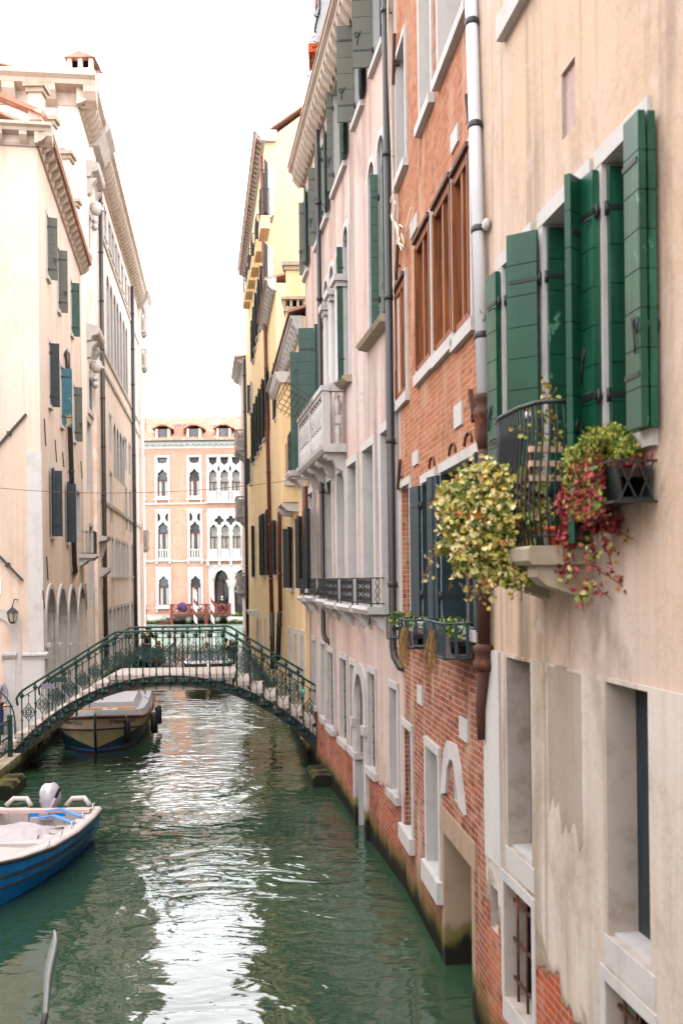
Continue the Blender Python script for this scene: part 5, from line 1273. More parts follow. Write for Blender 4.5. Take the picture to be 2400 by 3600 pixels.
# ================================================================== IRON FOOTBRIDGE
BRF = Fac(-7.62, 23.45, (1, .05), outsign=-1)
BR = root('footbridge', BRF.frame(), 'green cast-iron footbridge with pale stone steps arching over the canal', 'bridge')
f = BRF; c0, R0, zc0 = 3.5, 4.5, -2.45
def arcz(s, d=0): return zc0 + math.sqrt(max(.01, (R0 + d) ** 2 - (s - c0) ** 2))
def beam(o0, o1):
    N = 36; mb = MB(); sA, sB = -.12, 7.1
    P = [sA + (sB - sA) * i / N for i in range(N + 1)]
    for (i0, i1) in [(i, i + 1) for i in range(N)]:
        a, b_ = P[i0], P[i1]
        mb.hexa([f.w(a, o0, arcz(a)), f.w(b_, o0, arcz(b_)), f.w(b_, o1, arcz(b_)), f.w(a, o1, arcz(a)), f.w(a, o0, arcz(a, .19)), f.w(b_, o0, arcz(b_, .19)), f.w(b_, o1, arcz(b_, .19)), f.w(a, o1, arcz(a, .19))])
    for d0, d1 in ((-.02, 0), (.19, .215)):
        for i in range(N):
            a, b_ = P[i], P[i + 1]; mb.hexa([f.w(a, o0 - .03, arcz(a, d0)), f.w(b_, o0 - .03, arcz(b_, d0)), f.w(b_, o1 + .04, arcz(b_, d0)), f.w(a, o1 + .04, arcz(a, d0)), f.w(a, o0 - .03, arcz(a, d1)), f.w(b_, o0 - .03, arcz(b_, d1)), f.w(b_, o1 + .04, arcz(b_, d1)), f.w(a, o1 + .04, arcz(a, d1))])
    return mb.build('arch_beam', M['beam'], BR)
for o in (-.06, -2.06):
    bm_ = beam(o, o + .06)
    for k in range(22):
        mb = MB(); s = .15 + k * .3145; mb.lathe([(.05, 0), (.055, .02), (.03, .03)], f.w(s, o + .06, arcz(s, .1)), 10, axis=f.n); mb.build('rivet', M['irong'], bm_)
mb = MB(); N = 24
for i in range(N):
    a, b_ = -.1 + 7.2 * i / N, -.1 + 7.2 * (i + 1) / N
    mb.hexa([f.w(a, -2.0, arcz(a, .1)), f.w(b_, -2.0, arcz(b_, .1)), f.w(b_, -.06, arcz(b_, .1)), f.w(a, -.06, arcz(a, .1)), f.w(a, -2.0, arcz(a, .17)), f.w(b_, -2.0, arcz(b_, .17)), f.w(b_, -.06, arcz(b_, .17)), f.w(a, -.06, arcz(a, .17))])
mb.build('vault', M['slab'], BR)
def step(s0, s1, z, nose):
    mb = MB(); zb = max(.3, min(arcz(min(max(s0, 0), 7), .2), arcz(min(max(s1, 0), 7), .2)) - .1)
    n0, n1 = (s0 - .05 if nose <= 0 else s0), (s1 + .05 if nose >= 0 else s1)
    e = .012; prof = [(n0, z - .1 + e), (n0 + e, z - .1), (n1 - e, z - .1), (n1, z - .1 + e), (n1, z - e * 2), (n1 - e * 2, z), (n0 + e * 2, z), (n0, z - e * 2)]
    mb.ext([f.w(s, .0, zz) for s, zz in prof], [f.w(s, -2.0, zz) for s, zz in prof])
    mb.fbox(f, s0 + .01, s1 - .01, -1.99, -.03, zb, z - .1)
    mb.build('step', M['slab'], BR)
step(2.1, 5.0, 2.28, 0)
for k in range(1, 7): step(5.0 + .31 * (k - 1) + .05, 5.0 + .31 * k + .05, 2.28 - .188 * k, 1)
step(6.92, 7.14, .96, 1)
for k in range(1, 9): step(2.1 - .3 * k - .05, 2.1 - .3 * (k - 1) - .05, 2.28 - .188 * k, -1)
step(-1.3, -.36, .62, -1)
def rail_z(s):
    if s < 2.3: return 3.32 - (2.3 - s) * .612
    if s > 4.8: return 3.32 - (s - 4.8) * .622
    return 3.32
def railing(o, s_off, ends):
    mb = MB()
    P = [(-.02, 1.62), (-.05, 1.78), (.02, 1.9), (.12, rail_z(.12)), (2.25, 3.3), (2.32, 3.32), (4.76, 3.32), (4.84, 3.3), (6.95, rail_z(6.95)), (7.05, rail_z(7.05) - .02)] + ends
    mb.tube([f.w(s, o, z) for s, z in P], .027, 8)
    mb.tube([f.w(s, o, z - .155) for s, z in P[3:9]], .012, 5)
    rl = mb.build('railing', M['irong'], BR)
    # first post and first medallion, then copies
    def post(s):
        z = rail_z(s); b_ = z - 1.235; q = MB(); P0 = f.w(s, o, b_); h = 1.235
        q.lathe([(0.016, -.04), (0.039, 0), (0.058, .03), (0.039, .07), (0.026, .1), (0.018, .15), (0.018, .2), (0.031, .22), (0.018, .24), (0.017, .52), (0.034, .55), (0.016, .58), (0.016, .72), (0.034, .75), (0.016, .78), (0.016, 1.05), (0.026, 1.07), (0.055, 1.11), (0.052, 1.15), (0.023, 1.18), (0.029, 1.2), (0.013, 1.22)], P0, 8)
        for sg in (1, -1):
            q.lathe([(.012, 0), (.012, .04), (.022, .06), (.012, .08), (.018, .1), (.004, .15)], P0 + Vector((0, 0, .03)), 6, axis=f.d * sg)
        q.bar(P0 + Vector((0, 0, -.16)), P0, .02)
        q.lathe([(.012, 0), (.005, .035)], f.w(s, o, z + .015), 5)
        return q.build('baluster', M['irong'], rl)
    def med(s):
        z = rail_z(s) - .6; q = MB(); w, h = .125, .22; c = f.w(s, o, z)
        def b2(x0, z0, x1, z1, t=.014): q.bar(c + f.d * x0 + Vector((0, 0, z0)), c + f.d * x1 + Vector((0, 0, z1)), t * 1.2, .016, up=f.n)
        out_ = [(0, h), (.06, .12), (w, .07), (w, -.07), (.06, -.12), (0, -h), (-.06, -.12), (-w, -.07), (-w, .07), (-.06, .12)]
        for (a, b_) in zip(out_, out_[1:] + out_[:1]): b2(*a, *b_, .015)
        for i in (-2, -1, 0, 1, 2):
            x = i * .038; hh = .17 - abs(i) * .035; b2(x, -hh, x, hh, .009)
        for i in (-2, -1, 0, 1, 2):
            zz = i * .05; b2(-w + abs(i) * .02, zz, w - abs(i) * .02, zz, .009)
        for i in range(8):
            a0, a1 = math.pi * i / 4, math.pi * (i + 1) / 4; b2(.06 * math.cos(a0), .085 * math.sin(a0), .06 * math.cos(a1), .085 * math.sin(a1), .012)
        for sg in (1, -1): b2(sg * w, .03, sg * .15, .03); b2(sg * w, -.03, sg * .15, -.03)
        q.tube([c + Vector((0, 0, h)), c + Vector((0, 0, .42))], .009, 5); q.lathe([(.01, .36), (.024, .4), (.01, .43)], c, 6); q.tube([c + Vector((0, 0, -h)), c + Vector((0, 0, -.62))], .009, 5)
        return q.build('medallion', M['irong'], rl)
    s_ref = 3.0; b0 = post(s_ref); m0 = med(s_ref); base = rail_z(s_ref)
    S_ = [s_off + .3145 * j for j in range(-18, 12)]
    S_ = [s for s in S_ if .06 < s < 7.02]
    for i, s in enumerate(S_):
        c = b0 if i == 0 else b0.copy()
        if i: COL.objects.link(c)
        c.location = (s - s_ref, 0, rail_z(s) - base)
    for i, s in enumerate([s + .157 for s in S_ if s + .157 < 7.0]):
        c = m0 if i == 0 else m0.copy()
        if i: COL.objects.link(c)
        c.location = (s - s_ref, 0, rail_z(s) - base)
railing(.03, 4.79, [(7.1, rail_z(7.05) - .1), (7.11, 1.3)]); railing(-2.03, 4.69, [(7.12, rail_z(7.12))])
# plates and cup on the near railing
def onrail(px, py): s, z = f.at(px, py, .06); return s, z
for x0, x1, y0, y1, mt, nm, lb in ((146, 195, 2404, 2422, 'pipe', 'small_plate', 'small blank grey plate tied to the left slope of the bridge railing'), (190, 236, 2381, 2397, 'irong', 'small_plate', 'small blank green plate on the left slope of the bridge railing')):
    a = onrail(x0, y0); b_ = onrail(x1, y1); mb = MB(); mb.fbox(f, a[0], b_[0], .055, .07, b_[1], a[1]); p = f.w(a[0], .06, b_[1]); mb.bar(f.w(a[0] + .05, .055, b_[1] - .25), f.w(a[0] + .05, .055, b_[1]), .012)
    tag(mb.build(nm, M[mt] if mt != 'pipe' else flat('grey_plate', '6a6470'), loc=p), lb, 'plate')
s_, z_ = onrail(1066, 2440); mb = MB(); mb.lathe([(.035, 0), (.05, .11), (.046, .11), (.033, .01)], f.w(s_, .09, z_), 12); tag(mb.build('plastic_cup', flat('teal_plastic', '1fa39a', .35, .5), loc=f.w(s_, .09, z_)), 'small turquoise plastic cup stuck on the right slope of the bridge railing', 'cup')
# quay railing coming towards us and the curved end panel
QR = root('quay_railing', FQ.w(1.3, -.12, zq), 'dark green iron railing along the left quay, ending beside the bridge foot', 'railing')
for s in (1.3, -.6, -2.5, -4.4):
    mb = MB(); mb.fbox(FQ, s - .05, s + .05, -.17, -.07, zq, zq + .95); mb.lathe([(.07, 0), (.075, .02), (.04, .05)], FQ.w(s, -.12, zq + .95), 8); mb.build('post', M['irong'], QR)
for z in (.18, .5, .88):
    mb = MB(); mb.tube([FQ.w(1.3, -.12, zq + z), FQ.w(-4.4, -.12, zq + z)], .022, 6); mb.build('rail', M['irong'], QR)
mb = MB()
for i in range(44): s = 1.2 - i * .13; mb.bar(FQ.w(s, -.12, zq + .18), FQ.w(s, -.12, zq + .88), .014)
mb.build('bars', M['irong'], QR)
GR = root('curved_railing', (-8.9, 23.75, zq), 'curved iron railing with two lace medallions beside the left foot of the bridge', 'railing')
g = Fac(-9.6, 23.75, (1, .05), outsign=-1); mb = MB()
pts = [(0, 2.2)] + [(.6 + 1.15 * math.sin(t), 1.2 + 1.0 * math.cos(t)) for t in [k * math.pi / 16 for k in range(9)]]
mb.tube([g.w(s, 0, z) for s, z in pts], .02, 6); mb.tube([g.w(1.75, 0, 1.2), g.w(1.78, 0, zq)], .03, 6)
for z in (1.55, 1.1, .7): mb.tube([g.w(0, 0, z), g.w(1.72, 0, z)], .014, 5)
for i in range(7): s = .15 + i * .25; mb.bar(g.w(s, 0, zq), g.w(s, 0, 2.1 if s < .7 else 1.2 + math.sqrt(max(.05, 1 - ((s - .6) / 1.15) ** 2))), .018)
mb.build('panel', M['irong'], GR)
for zz in (1.8, 1.25):
    for ss in (1.0, .5):
        q = MB(); w, h = .12, .2
        for (a, b_) in zip([(0, h), (w, .07), (w, -.07), (0, -h), (-w, -.07), (-w, .07)], [(w, .07), (w, -.07), (0, -h), (-w, -.07), (-w, .07), (0, h)]): q.bar(g.w(ss + a[0], .02, zz + a[1]), g.w(ss + b_[0], .02, zz + b_[1]), .018)
        for i in (-2, -1, 0, 1, 2): q.bar(g.w(ss + i * .04, .02, zz - .15 + abs(i) * .03), g.w(ss + i * .04, .02, zz + .15 - abs(i) * .03), .01); q.bar(g.w(ss - w, .02, zz + i * .045), g.w(ss + w, .02, zz + i * .045), .01)
        q.build('medallion', M['irong'], GR)
# lantern on the corner house
la = aty(45, 2168, 25.9); LN = root('wall_lantern', la, 'old iron lantern on the front wall of the left corner house', 'lantern')
mb = MB(); x, y, z = la; mb.tube([(x + .02, 26.4, z + .42), (x - .01, 26.1, z + .45), (x, 25.92, z + .3), (x, 25.9, z + .22)], .014, 5); mb.build('bracket', M['iron'], LN)
mb = MB(); mb.lathe([(.17, .1), (.14, .15), (.05, .22), (.03, .24), (.01, .28)], la, 6, smooth=False); mb.lathe([(.075, -.16), (.09, -.13), (.06, -.18)], la, 6, smooth=False)
for i in range(6):
    a = i * math.pi / 3; mb.bar(la + Vector((.085 * math.cos(a), .085 * math.sin(a), -.14)), la + Vector((.15 * math.cos(a), .15 * math.sin(a), .1)), .012)
mb.build('lamp_frame', M['iron'], LN)
mb = MB(); mb.lathe([(.08, -.14), (.145, .1)], la, 6, smooth=False); mb.build('lamp_glass', flat('frosted_glass', '9c9786', .2, .5), LN)
# cable across the canal
a = aty(-80, 1728, 24.6); b_ = aty(1102, 1696, 24.6); pts = [a.lerp(b_, t / 16) + Vector((0, 0, -.28 * 4 * (t / 16) * (1 - t / 16) + .14)) for t in range(17)]
mb = MB(); mb.tube(pts, .009, 4); tag(mb.build('overhead_cable', M['pipebrown'], loc=a.lerp(b_, .5)), 'thin reddish cable strung across the canal between the houses', 'cable')
# ================================================================== PEOPLE (skin-grown figures)
M['skin'] = flat('skin', 'c08a70', .6, .3, 0, .1)
def skin(name, V, E, Rd, mat, parent=None, loc=None, sub=1):
    base = Vector(loc) if loc is not None else WM[parent.name].translation
    me = bpy.data.meshes.new(name); me.from_pydata([Vector(v) - base for v in V], E, [])
    ob = bpy.data.objects.new(name, me); COL.objects.link(ob); me.materials.append(mat)
    md = ob.modifiers.new('skin', 'SKIN'); md.use_smooth_shade = True; md.branch_smoothing = .6
    lay = me.skin_vertices[0].data if me.skin_vertices else None
    if lay is None:
        bm = bmesh.new(); bm.from_mesh(me); bm.verts.layers.skin.verify(); bm.to_mesh(me); bm.free(); lay = me.skin_vertices[0].data
    for i, r in enumerate(Rd): lay[i].radius = (r, r) if not isinstance(r, tuple) else r; lay[i].use_root = (i == 0)
    sb = ob.modifiers.new('sub', 'SUBSURF'); sb.levels = sub; sb.render_levels = sub + 1
    if parent is not None: ob.parent = parent
    else: ob.location = base
    WM[ob.name] = Matrix.Translation(base)
    return ob
def person(base, face, label, pose='stand', top='18191d', legs='1b1c22', hair='2b1f18', cap=None, group=None, scarf=None, arms=None, lean=0.):
    """base: point under the pelvis on what carries the person; face: heading angle (0 = towards -Y, the camera)"""
    B = Vector(base); cf, sf = math.cos(face), math.sin(face)
    def L(x, y, z): return B + Vector((x * cf - y * sf, x * sf + y * cf, z))      # y<0 is forwards
    hip = .95 if pose == 'stand' else .12
    P = {'pel': L(0, 0, hip), 'bel': L(0, -.01 - lean * .3, hip + .18), 'che': L(0, -.02 - lean * .7, hip + .38), 'nck': L(0, -.02 - lean, hip + .56), 'hd0': L(0, -.04 - lean, hip + .64), 'hd1': L(0, -.05 - lean, hip + .74), 'hd2': L(0, -.04 - lean, hip + .82)}
    for sg, nm in ((1, 'r'), (-1, 'l')):
        P['sh' + nm] = L(sg * .19, -.01 - lean, hip + .49)
        if arms == 'oar': P['el' + nm] = L(sg * .3, -.22 - lean, hip + .33); P['wr' + nm] = L(sg * .16, -.45 - lean, hip + .35)
        elif pose == 'sit': P['el' + nm] = L(sg * .24, -.04, hip + .22); P['wr' + nm] = L(sg * .14, -.25, hip + .12)
        else: P['el' + nm] = L(sg * .25, .02, hip + .22); P['wr' + nm] = L(sg * .25, -.08, hip - .02)
        if pose == 'stand': P['hp' + nm] = L(sg * .09, 0, hip - .08); P['kn' + nm] = L(sg * .11, -.03, .5); P['an' + nm] = L(sg * .11, .02, .09); P['to' + nm] = L(sg * .13, -.14, .04)
        else: P['hp' + nm] = L(sg * .09, -.06, hip - .01); P['kn' + nm] = L(sg * .12, -.45, hip + .03); P['an' + nm] = L(sg * .12, -.5, hip - .38); P['to' + nm] = L(sg * .12, -.64, hip - .42)
    def G(names, edges, rad, nm, mat, parent, loc=None):
        ix = {n: i for i, n in enumerate(names)}
        return skin(nm, [P[n] for n in names], [(ix[a], ix[b]) for a, b in edges], rad, mat, parent, loc)
    sides = 'rl'
    names = ['pel', 'bel', 'che', 'nck', 'hd0', 'hd1', 'hd2']; ed = list(zip(names, names[1:])); rad = [.13, .12, .13, .055, .07, .088, .06]
    for s in sides:
        names += ['sh' + s, 'el' + s, 'wr' + s, 'hp' + s, 'kn' + s, 'an' + s, 'to' + s]; rad += [.055, .042, .03, .085, .058, .04, .035]
        ed += [('che', 'sh' + s), ('sh' + s, 'el' + s), ('el' + s, 'wr' + s), ('pel', 'hp' + s), ('hp' + s, 'kn' + s), ('kn' + s, 'an' + s), ('an' + s, 'to' + s)]
    body = G(names, ed, rad, 'person', M['skin'], None, B)
    tag(body, label, 'person', group)
    nm = ['pel', 'bel', 'che']; ed = [('pel', 'bel'), ('bel', 'che')]; rad = [.165, .16, .165]
    for s in sides: nm += ['sh' + s, 'el' + s, 'wr' + s]; rad += [.085, .066, .05]; ed += [('che', 'sh' + s), ('sh' + s, 'el' + s), ('el' + s, 'wr' + s)]
    G(nm, ed, rad, 'jacket', flat('jacket_cloth_' + top, top, .85, .15), body)
    nm = ['pel']; ed = []; rad = [.14]
    for s in sides: nm += ['hp' + s, 'kn' + s, 'an' + s]; rad += [.11, .08, .065]; ed += [('pel', 'hp' + s), ('hp' + s, 'kn' + s), ('kn' + s, 'an' + s)]
    G(nm, ed, rad, 'trousers', flat('trouser_cloth_' + legs, legs, .85, .15), body)
    hc = P['hd1']; mb = MB()
    prof = [(.02, .115), (.07, .1), (.098, .05), (.1, .0), (.095, -.04)]
    mb.lathe([(r, h) for r, h in prof][::-1], hc + L(0, .012, .01) - B, 14); mb.build('cap' if cap else 'hair', flat('cap_wool' if cap else 'hair_' + hair, cap or hair, .9, .1), body)
    fwd = L(0, -1, 0) - B; fc = MB(); sd_ = L(1, 0, 0) - B
    for sg in (-1, 1):
        fc.lathe([(.003, 0), (.011, .004), (.003, .008)], hc + fwd * .083 + sd_ * .031 * sg + Vector((0, 0, .0)), 8, axis=fwd)
    fc.build('eyes', M['iron'], body)
    q = MB(); q.lathe([(.016, -.02), (.012, .01), (.006, .03)], hc + fwd * .086 + Vector((0, 0, -.025)), 6); q.lathe([(.018, -.002), (.018, .004)], hc + fwd * .078 + Vector((0, 0, -.058)), 8, axis=Vector((0, 0, 1)))
    for sg in (-1, 1): q.lathe([(.01, -.03), (.022, 0), (.01, .03)], hc + sd_ * .092 * sg, 6)
    q.build('face', M['skin'], body)
    for s in sides:                                   # hands: palm and five fingers
        w_ = P['wr' + s]; d_ = (w_ - P['el' + s]).normalized(); sx = d_.cross(Vector((0, 0, 1))).normalized() if abs(d_.z) < .95 else Vector((1, 0, 0)); q = MB()
        q.tube([w_, w_ + d_ * .05, w_ + d_ * .09], [.022, .034, .03], 8)
        for k, ln in enumerate((.06, .072, .068, .05)): b0 = w_ + d_ * .085 + sx * (.024 - .016 * k); q.tube([b0, b0 + d_ * ln * .5, b0 + d_ * ln - Vector((0, 0, .02))], [.009, .008, .006], 5)
        b0 = w_ + d_ * .04 + sx * .03; q.tube([b0, b0 + sx * .025 + d_ * .03, b0 + sx * .03 + d_ * .055], [.011, .009, .007], 5)
        q.build('hand', M['skin'], body)
    if pose == 'stand':
        for s in sides:
            q = MB(); a = P['an' + s]; t = P['to' + s]; q.tube([a + Vector((0, 0, -.03)) + (a - t) * .3, a.lerp(t, .4) + Vector((0, 0, -.02)), t + (t - a) * .3 + Vector((0, 0, -.01))], [.045, .05, .035], 8); q.build('shoe', M['iron'], body)
    if scarf: 
        q = MB(); q.lathe([(.1, -.06), (.125, -.02), (.12, .03), (.085, .06)], P['nck'], 12); q.build('scarf', flat('scarf_wool', scarf, .95, .1), body)
    return body
# ================================================================== BOATS
class Hull:
    """lofted open hull: local x from stern/bow start along, y across, z up"""
    def __init__(h, o, d):
        h.f = Fac(o[0], o[1], d, outsign=1)
    def p(h, x, y, z): return h.f.w(x, y, z)
def loft(mb, rows, k=0, smooth=True):
    n = len(rows[0]); vs = [p for r in rows for p in r]; fs = []
    for i in range(len(rows) - 1):
        for j in range(n - 1): fs.append((i * n + j, i * n + j + 1, (i + 1) * n + j + 1, (i + 1) * n + j))
    mb.add(vs, fs, k, smooth)
def text_part(txt, size, M4, mat, parent, name='lettering', shear=.25):
    cu = bpy.data.curves.new(name, 'FONT'); cu.body = txt; cu.size = size; cu.extrude = .002; cu.shear = shear; cu.align_x = 'CENTER'
    tmp = bpy.data.objects.new(name, cu); COL.objects.link(tmp); dg = bpy.context.evaluated_depsgraph_get()
    me = bpy.data.meshes.new_from_object(tmp.evaluated_get(dg)); bpy.data.objects.remove(tmp)
    me.transform(WM[parent.name].inverted() @ M4); me.materials.clear(); me.materials.append(mat)
    ob = bpy.data.objects.new(name, me); COL.objects.link(ob); ob.parent = parent; WM[ob.name] = WM[parent.name]; return ob
def frame_at(o, x, up):
    x = x.normalized(); z = x.cross(up).normalized(); y = z.cross(x)
    return Matrix(((x.x, y.x, z.x, o.x), (x.y, y.y, z.y, o.y), (x.z, y.z, z.z, o.z), (0, 0, 0, 1)))
# ---- cargo barge behind the bridge
bd = Vector((-.14, 1, 0)).normalized(); hb = Hull((-6.5, 26.1), (-.14, 1)); BG = root('cargo_barge', hb.f.frame(), 'blunt yellow and blue cargo barge with black fenders moored beyond the bridge', 'barge')
ST_ = [(0, .03, .98), (.35, .52, .93), (.8, .9, .87), (1.35, 1.12, .8), (2.2, 1.2, .74), (4, 1.22, .7), (6.2, 1.2, .72), (7.8, 1.05, .8)]
def hrow(x, w, g, side):
    return [hb.p(x + .12 * (1 - min(1, x)), side * w * .72, -.25), hb.p(x + .1 * (1 - min(1, x)), side * w * .86, .05), hb.p(x + .05 * (1 - min(1, x)), side * w * .96, g * .42), hb.p(x, side * w, g * .66), hb.p(x - .02, side * (w + .015), g)]
def bargepaint():
    m = Mat('barge_hull_paint', .45, .4); s = m.t.nodes.new('ShaderNodeSeparateXYZ'); m.L.new(m.co(), s.inputs[0])
    ay = m.math('ABSOLUTE', s.outputs[1]); lim = m.math('ADD', .12, m.math('MULTIPLY', ay, .36)); yel = m.ramp(m.math('SUBTRACT', s.outputs[2], lim), 0, .006)
    col = m.mix(yel, '14303c', '9a906a'); col = m.mix(m.ramp(s.outputs[0], 1.5, 1.55), col, m.mix(m.ramp(s.outputs[2], .5, .51), '183a48', 'a39a7c'))
    col = m.mix(m.ramp(m.math('SUBTRACT', s.outputs[2], .6), 0, .01), col, 'a8957f'); col = m.mix(m.ramp(s.outputs[2], .11, .09), col, '1f5fa0'); col = m.mix(m.ramp(s.outputs[2], .06, .04), col, '4a1c16')
    col = m.mix(m.ramp(m.noise(1.6, detail=6), .55, .75, 0, .5), col, '5b4a36'); return m.out(col, m.bump(m.noise(5), .004))
mb = MB()
for sd_ in (1, -1): loft(mb, [hrow(x, w, g, sd_) for x, w, g in ST_])
mb.ext(hrow(*ST_[-1], 1), hrow(*ST_[-1], -1), caps=False)
mb.build('hull', bargepaint(), BG)
M['grey_rail'] = paint('grey_gunwale_paint', '8a8a90', '5b5048', .1, .5, .3)
for sd_ in (1, -1):
    mb = MB(); mb.tube([hb.p(x - .03, sd_ * (w + .03), g - .02) for x, w, g in ST_], .045, 6); mb.build('rubbing_strake', M['rust'], BG)
    mb = MB(); mb.tube([hb.p(x - .03, sd_ * (w + .02), g * .64) for x, w, g in ST_], .025, 6); mb.build('lower_strake', M['beam'], BG)
    mb = MB(); rows = [[hb.p(x, sd_ * (w + .01), g), hb.p(x + .05, sd_ * (w - .06), g + .16), hb.p(x + .1, sd_ * max(.0, w - .22), g + .16), hb.p(x + .1, sd_ * max(0, w - .26), g - .1)] for x, w, g in ST_]; loft(mb, rows, smooth=False); mb.build('gunwale', M['grey_rail'], BG)
mb = MB(); mb.tube([hb.p(-.03, 0, 1.0), hb.p(.05, 0, .5), hb.p(.12, 0, -.1)], .04, 6); mb.build('stem', M['beam'], BG)
mb = MB(); mb.ext([hb.p(x, w - .24 if w > .3 else .01, .78) for x, w, g in ST_] + [hb.p(x, -(w - .24) if w > .3 else -.01, .78) for x, w, g in reversed(ST_)], [hb.p(x, w - .24 if w > .3 else .01, .74) for x, w, g in ST_] + [hb.p(x, -(w - .24) if w > .3 else -.01, .74) for x, w, g in reversed(ST_)]); mb.build('deck', M['grey_rail'], BG)
mb = MB(); mb.ext([hb.p(2.9, -.9, .8), hb.p(2.9, .9, .8), hb.p(2.9, .8, 1.0), hb.p(2.9, -.8, 1.0)], [hb.p(5.6, -.9, .8), hb.p(5.6, .9, .8), hb.p(5.6, .8, 1.08), hb.p(5.6, -.8, 1.08)]); mb.build('hatch_cover', flat('white_cover', '9a979b', .6, .3), BG)
mb = MB()
for k, (x, dz) in enumerate(((.9, 0), (1.2, .02), (1.5, 0), (1.85, .03), (2.2, .01), (2.5, .04))): mb.hexa([hb.p(x, -.85, .79), hb.p(x + .2, -.85, .79), hb.p(x + .2, .75 - .1 * (k % 2), .79), hb.p(x, .75, .79), hb.p(x, -.85, .84 + dz), hb.p(x + .2, -.85, .84 + dz), hb.p(x + .2, .75 - .1 * (k % 2), .84 + dz), hb.p(x, .75, .84 + dz)])
mb.build('planks', wood('yellow_boards', 'b88a4a', '7d5a2c', .7), BG)
mb = MB(); rr = random.Random(2); g_ = [[hb.p(.7 + i * .12, -.55 + j * .12, .86 + rr.uniform(0, .14) * (1 if 0 < i < 8 and 0 < j < 5 else 0)) for i in range(9)] for j in range(6)]; loft(mb, g_); mb.build('tarpaulin', flat('grey_tarp', 'a7a5ac', .8, .2), BG)
mb = MB(); mb.box(0, 0, 0, 0, 0, 0) if False else mb.lathe([(.12, 0), (.14, .1), (.1, .3), (.04, .34)], hb.p(6.4, .3, .9), 10); mb.build('motor_cover', M['pipe'], BG)
for sd_, sgn in ((1, 1), (-1, -1)):
    A = hb.p(.33, sd_ * .5, .73) ; Bp = hb.p(.8, sd_ * .9, .71); v = (Bp - A) if sd_ < 0 else (A - Bp)
    mid = A.lerp(Bp, .35); nrm = hb.p(0, 0, 0) - hb.p(.9, -sd_ * .62, 0) ; nrm = -nrm if nrm.y > 0 else nrm
    xdir = v if v.x > 0 else -v
    text_part('El Nono Sucio', .17, Matrix.Translation(nrm.normalized() * .035) @ frame_at(mid, xdir, Vector((0, 0, 1))), M['iron'], BG)
def fender(p, h, r, parent, tilt=(0, 0, 0)):
    mb = MB(); t = Vector(tilt); mb.tube([p + Vector((0, 0, h)), p + t * .5 + Vector((0, 0, h - .03)), p + t + Vector((0, 0, .03)), p + t], [r * .6, r, r, r * .6], 12); mb.build('fender', flat('black_rubber', '17161a', .55, .3), parent)
fender(aty(449, 2612, 26.75), .62, .08, BG); fender(aty(540, 2578, 28.6), .6, .1, BG, (.03, 0, 0)); fender(aty(556, 2545, 30.2), .55, .09, BG, (.03, 0, 0))
mb = MB(); mb.tube([hb.p(.9, -.6, 1.0), hb.p(.5, -.75, .95), aty(449, 2538, 26.7)], .012, 5); mb.tube([hb.p(4.6, -1.0, .95), hb.p(4.3, -1.24, .85), hb.p(3.2, -1.3, .6)], .012, 5); mb.build('rope', flat('rope', '8d8477', .9, .1), BG)
# ---- blue motorboat, left foreground (stern away from us, bow towards us)
h2 = Hull((-5.15, 17.35), (-.02, -1)); B2 = root('blue_motorboat', h2.f.frame(), 'small bright blue and white open motorboat moored at the left edge', 'boat')
# local x runs from stern to bow (towards the camera), y>0 is +X side (to the right)
sgnR = 1 if h2.p(1, 1, 0).x > h2.p(1, 0, 0).x else -1
T2 = [(0, .93, .56), (.6, .97, .55), (1.6, .98, .56), (2.6, .9, .6), (3.4, .7, .66), (4.1, .4, .74), (4.75, .03, .82)]
def brow(x, w, g, sd):
    k = x / 4.75; wl = w * (.86 - .18 * k) if w > .1 else .02
    return [h2.p(x - .35 * k, sd * wl * .7, -.2), h2.p(x - .28 * k, sd * wl, .04), h2.p(x - .16 * k, sd * (wl + (w - wl) * .5), g * .42), h2.p(x - .14 * k, sd * (wl + (w - wl) * .5 + .02), g * .45), h2.p(x - .05 * k, sd * (w - .02), g * .8), h2.p(x, sd * w, g)]
mb = MB()
for sd in (1, -1): loft(mb, [brow(x, w, g, sd) for x, w, g in T2])
for a, b_ in zip(range(5), range(1, 6)): 
    r0, r1 = brow(*T2[0], 1), brow(*T2[0], -1); mb.add([r0[a], r0[b_], r1[b_], r1[a]], [(0, 1, 2, 3)])
mb.build('hull', paint('blue_hull_paint', '107cc8', '0a5a94', .08, .3, .35), B2)
M['gel'] = flat('white_gelcoat', 'a39a97', .4, .4, 0, .1)
for sd in (1, -1):
    mb = MB(); mb.tube([h2.p(x + .01, sd * (w + .015), g - .02) for x, w, g in T2], .03, 6); mb.build('rubbing_strip', M['pipe'], B2)
    for zf, t in ((.62, .022), (.34, .02)):
        mb = MB(); mb.tube([brow(x, w, g, sd)[4 if zf > .5 else 2].lerp(brow(x, w, g, sd)[3], .4 if zf > .5 else 0) + Vector((sd * sgnR * .012, 0, 0)) for x, w, g in T2[1:-1]], t, 5); mb.build('hull_strake', M['pipe'], B2)
    mb = MB(); loft(mb, [[h2.p(x, sd * (w + .005), g), h2.p(x, sd * (w - .03), g + .035), h2.p(x, sd * max(.0, w - .24), g + .03), h2.p(x, sd * max(0, w - .27), g - .02), h2.p(x, sd * max(0, w - .3), .18)] for x, w, g in T2[:-1] + [(4.7, .05, .82)]]); mb.build('gunwale', M['gel'], B2)
mb = MB(); mb.ext([h2.p(x, w - .28, .2) for x, w, g in T2[:5]] + [h2.p(x, -(w - .28), .2) for x, w, g in reversed(T2[:5])], [h2.p(x, w - .28, .15) for x, w, g in T2[:5]] + [h2.p(x, -(w - .28), .15) for x, w, g in reversed(T2[:5])]); mb.build('floor', M['gel'], B2)
mb = MB()
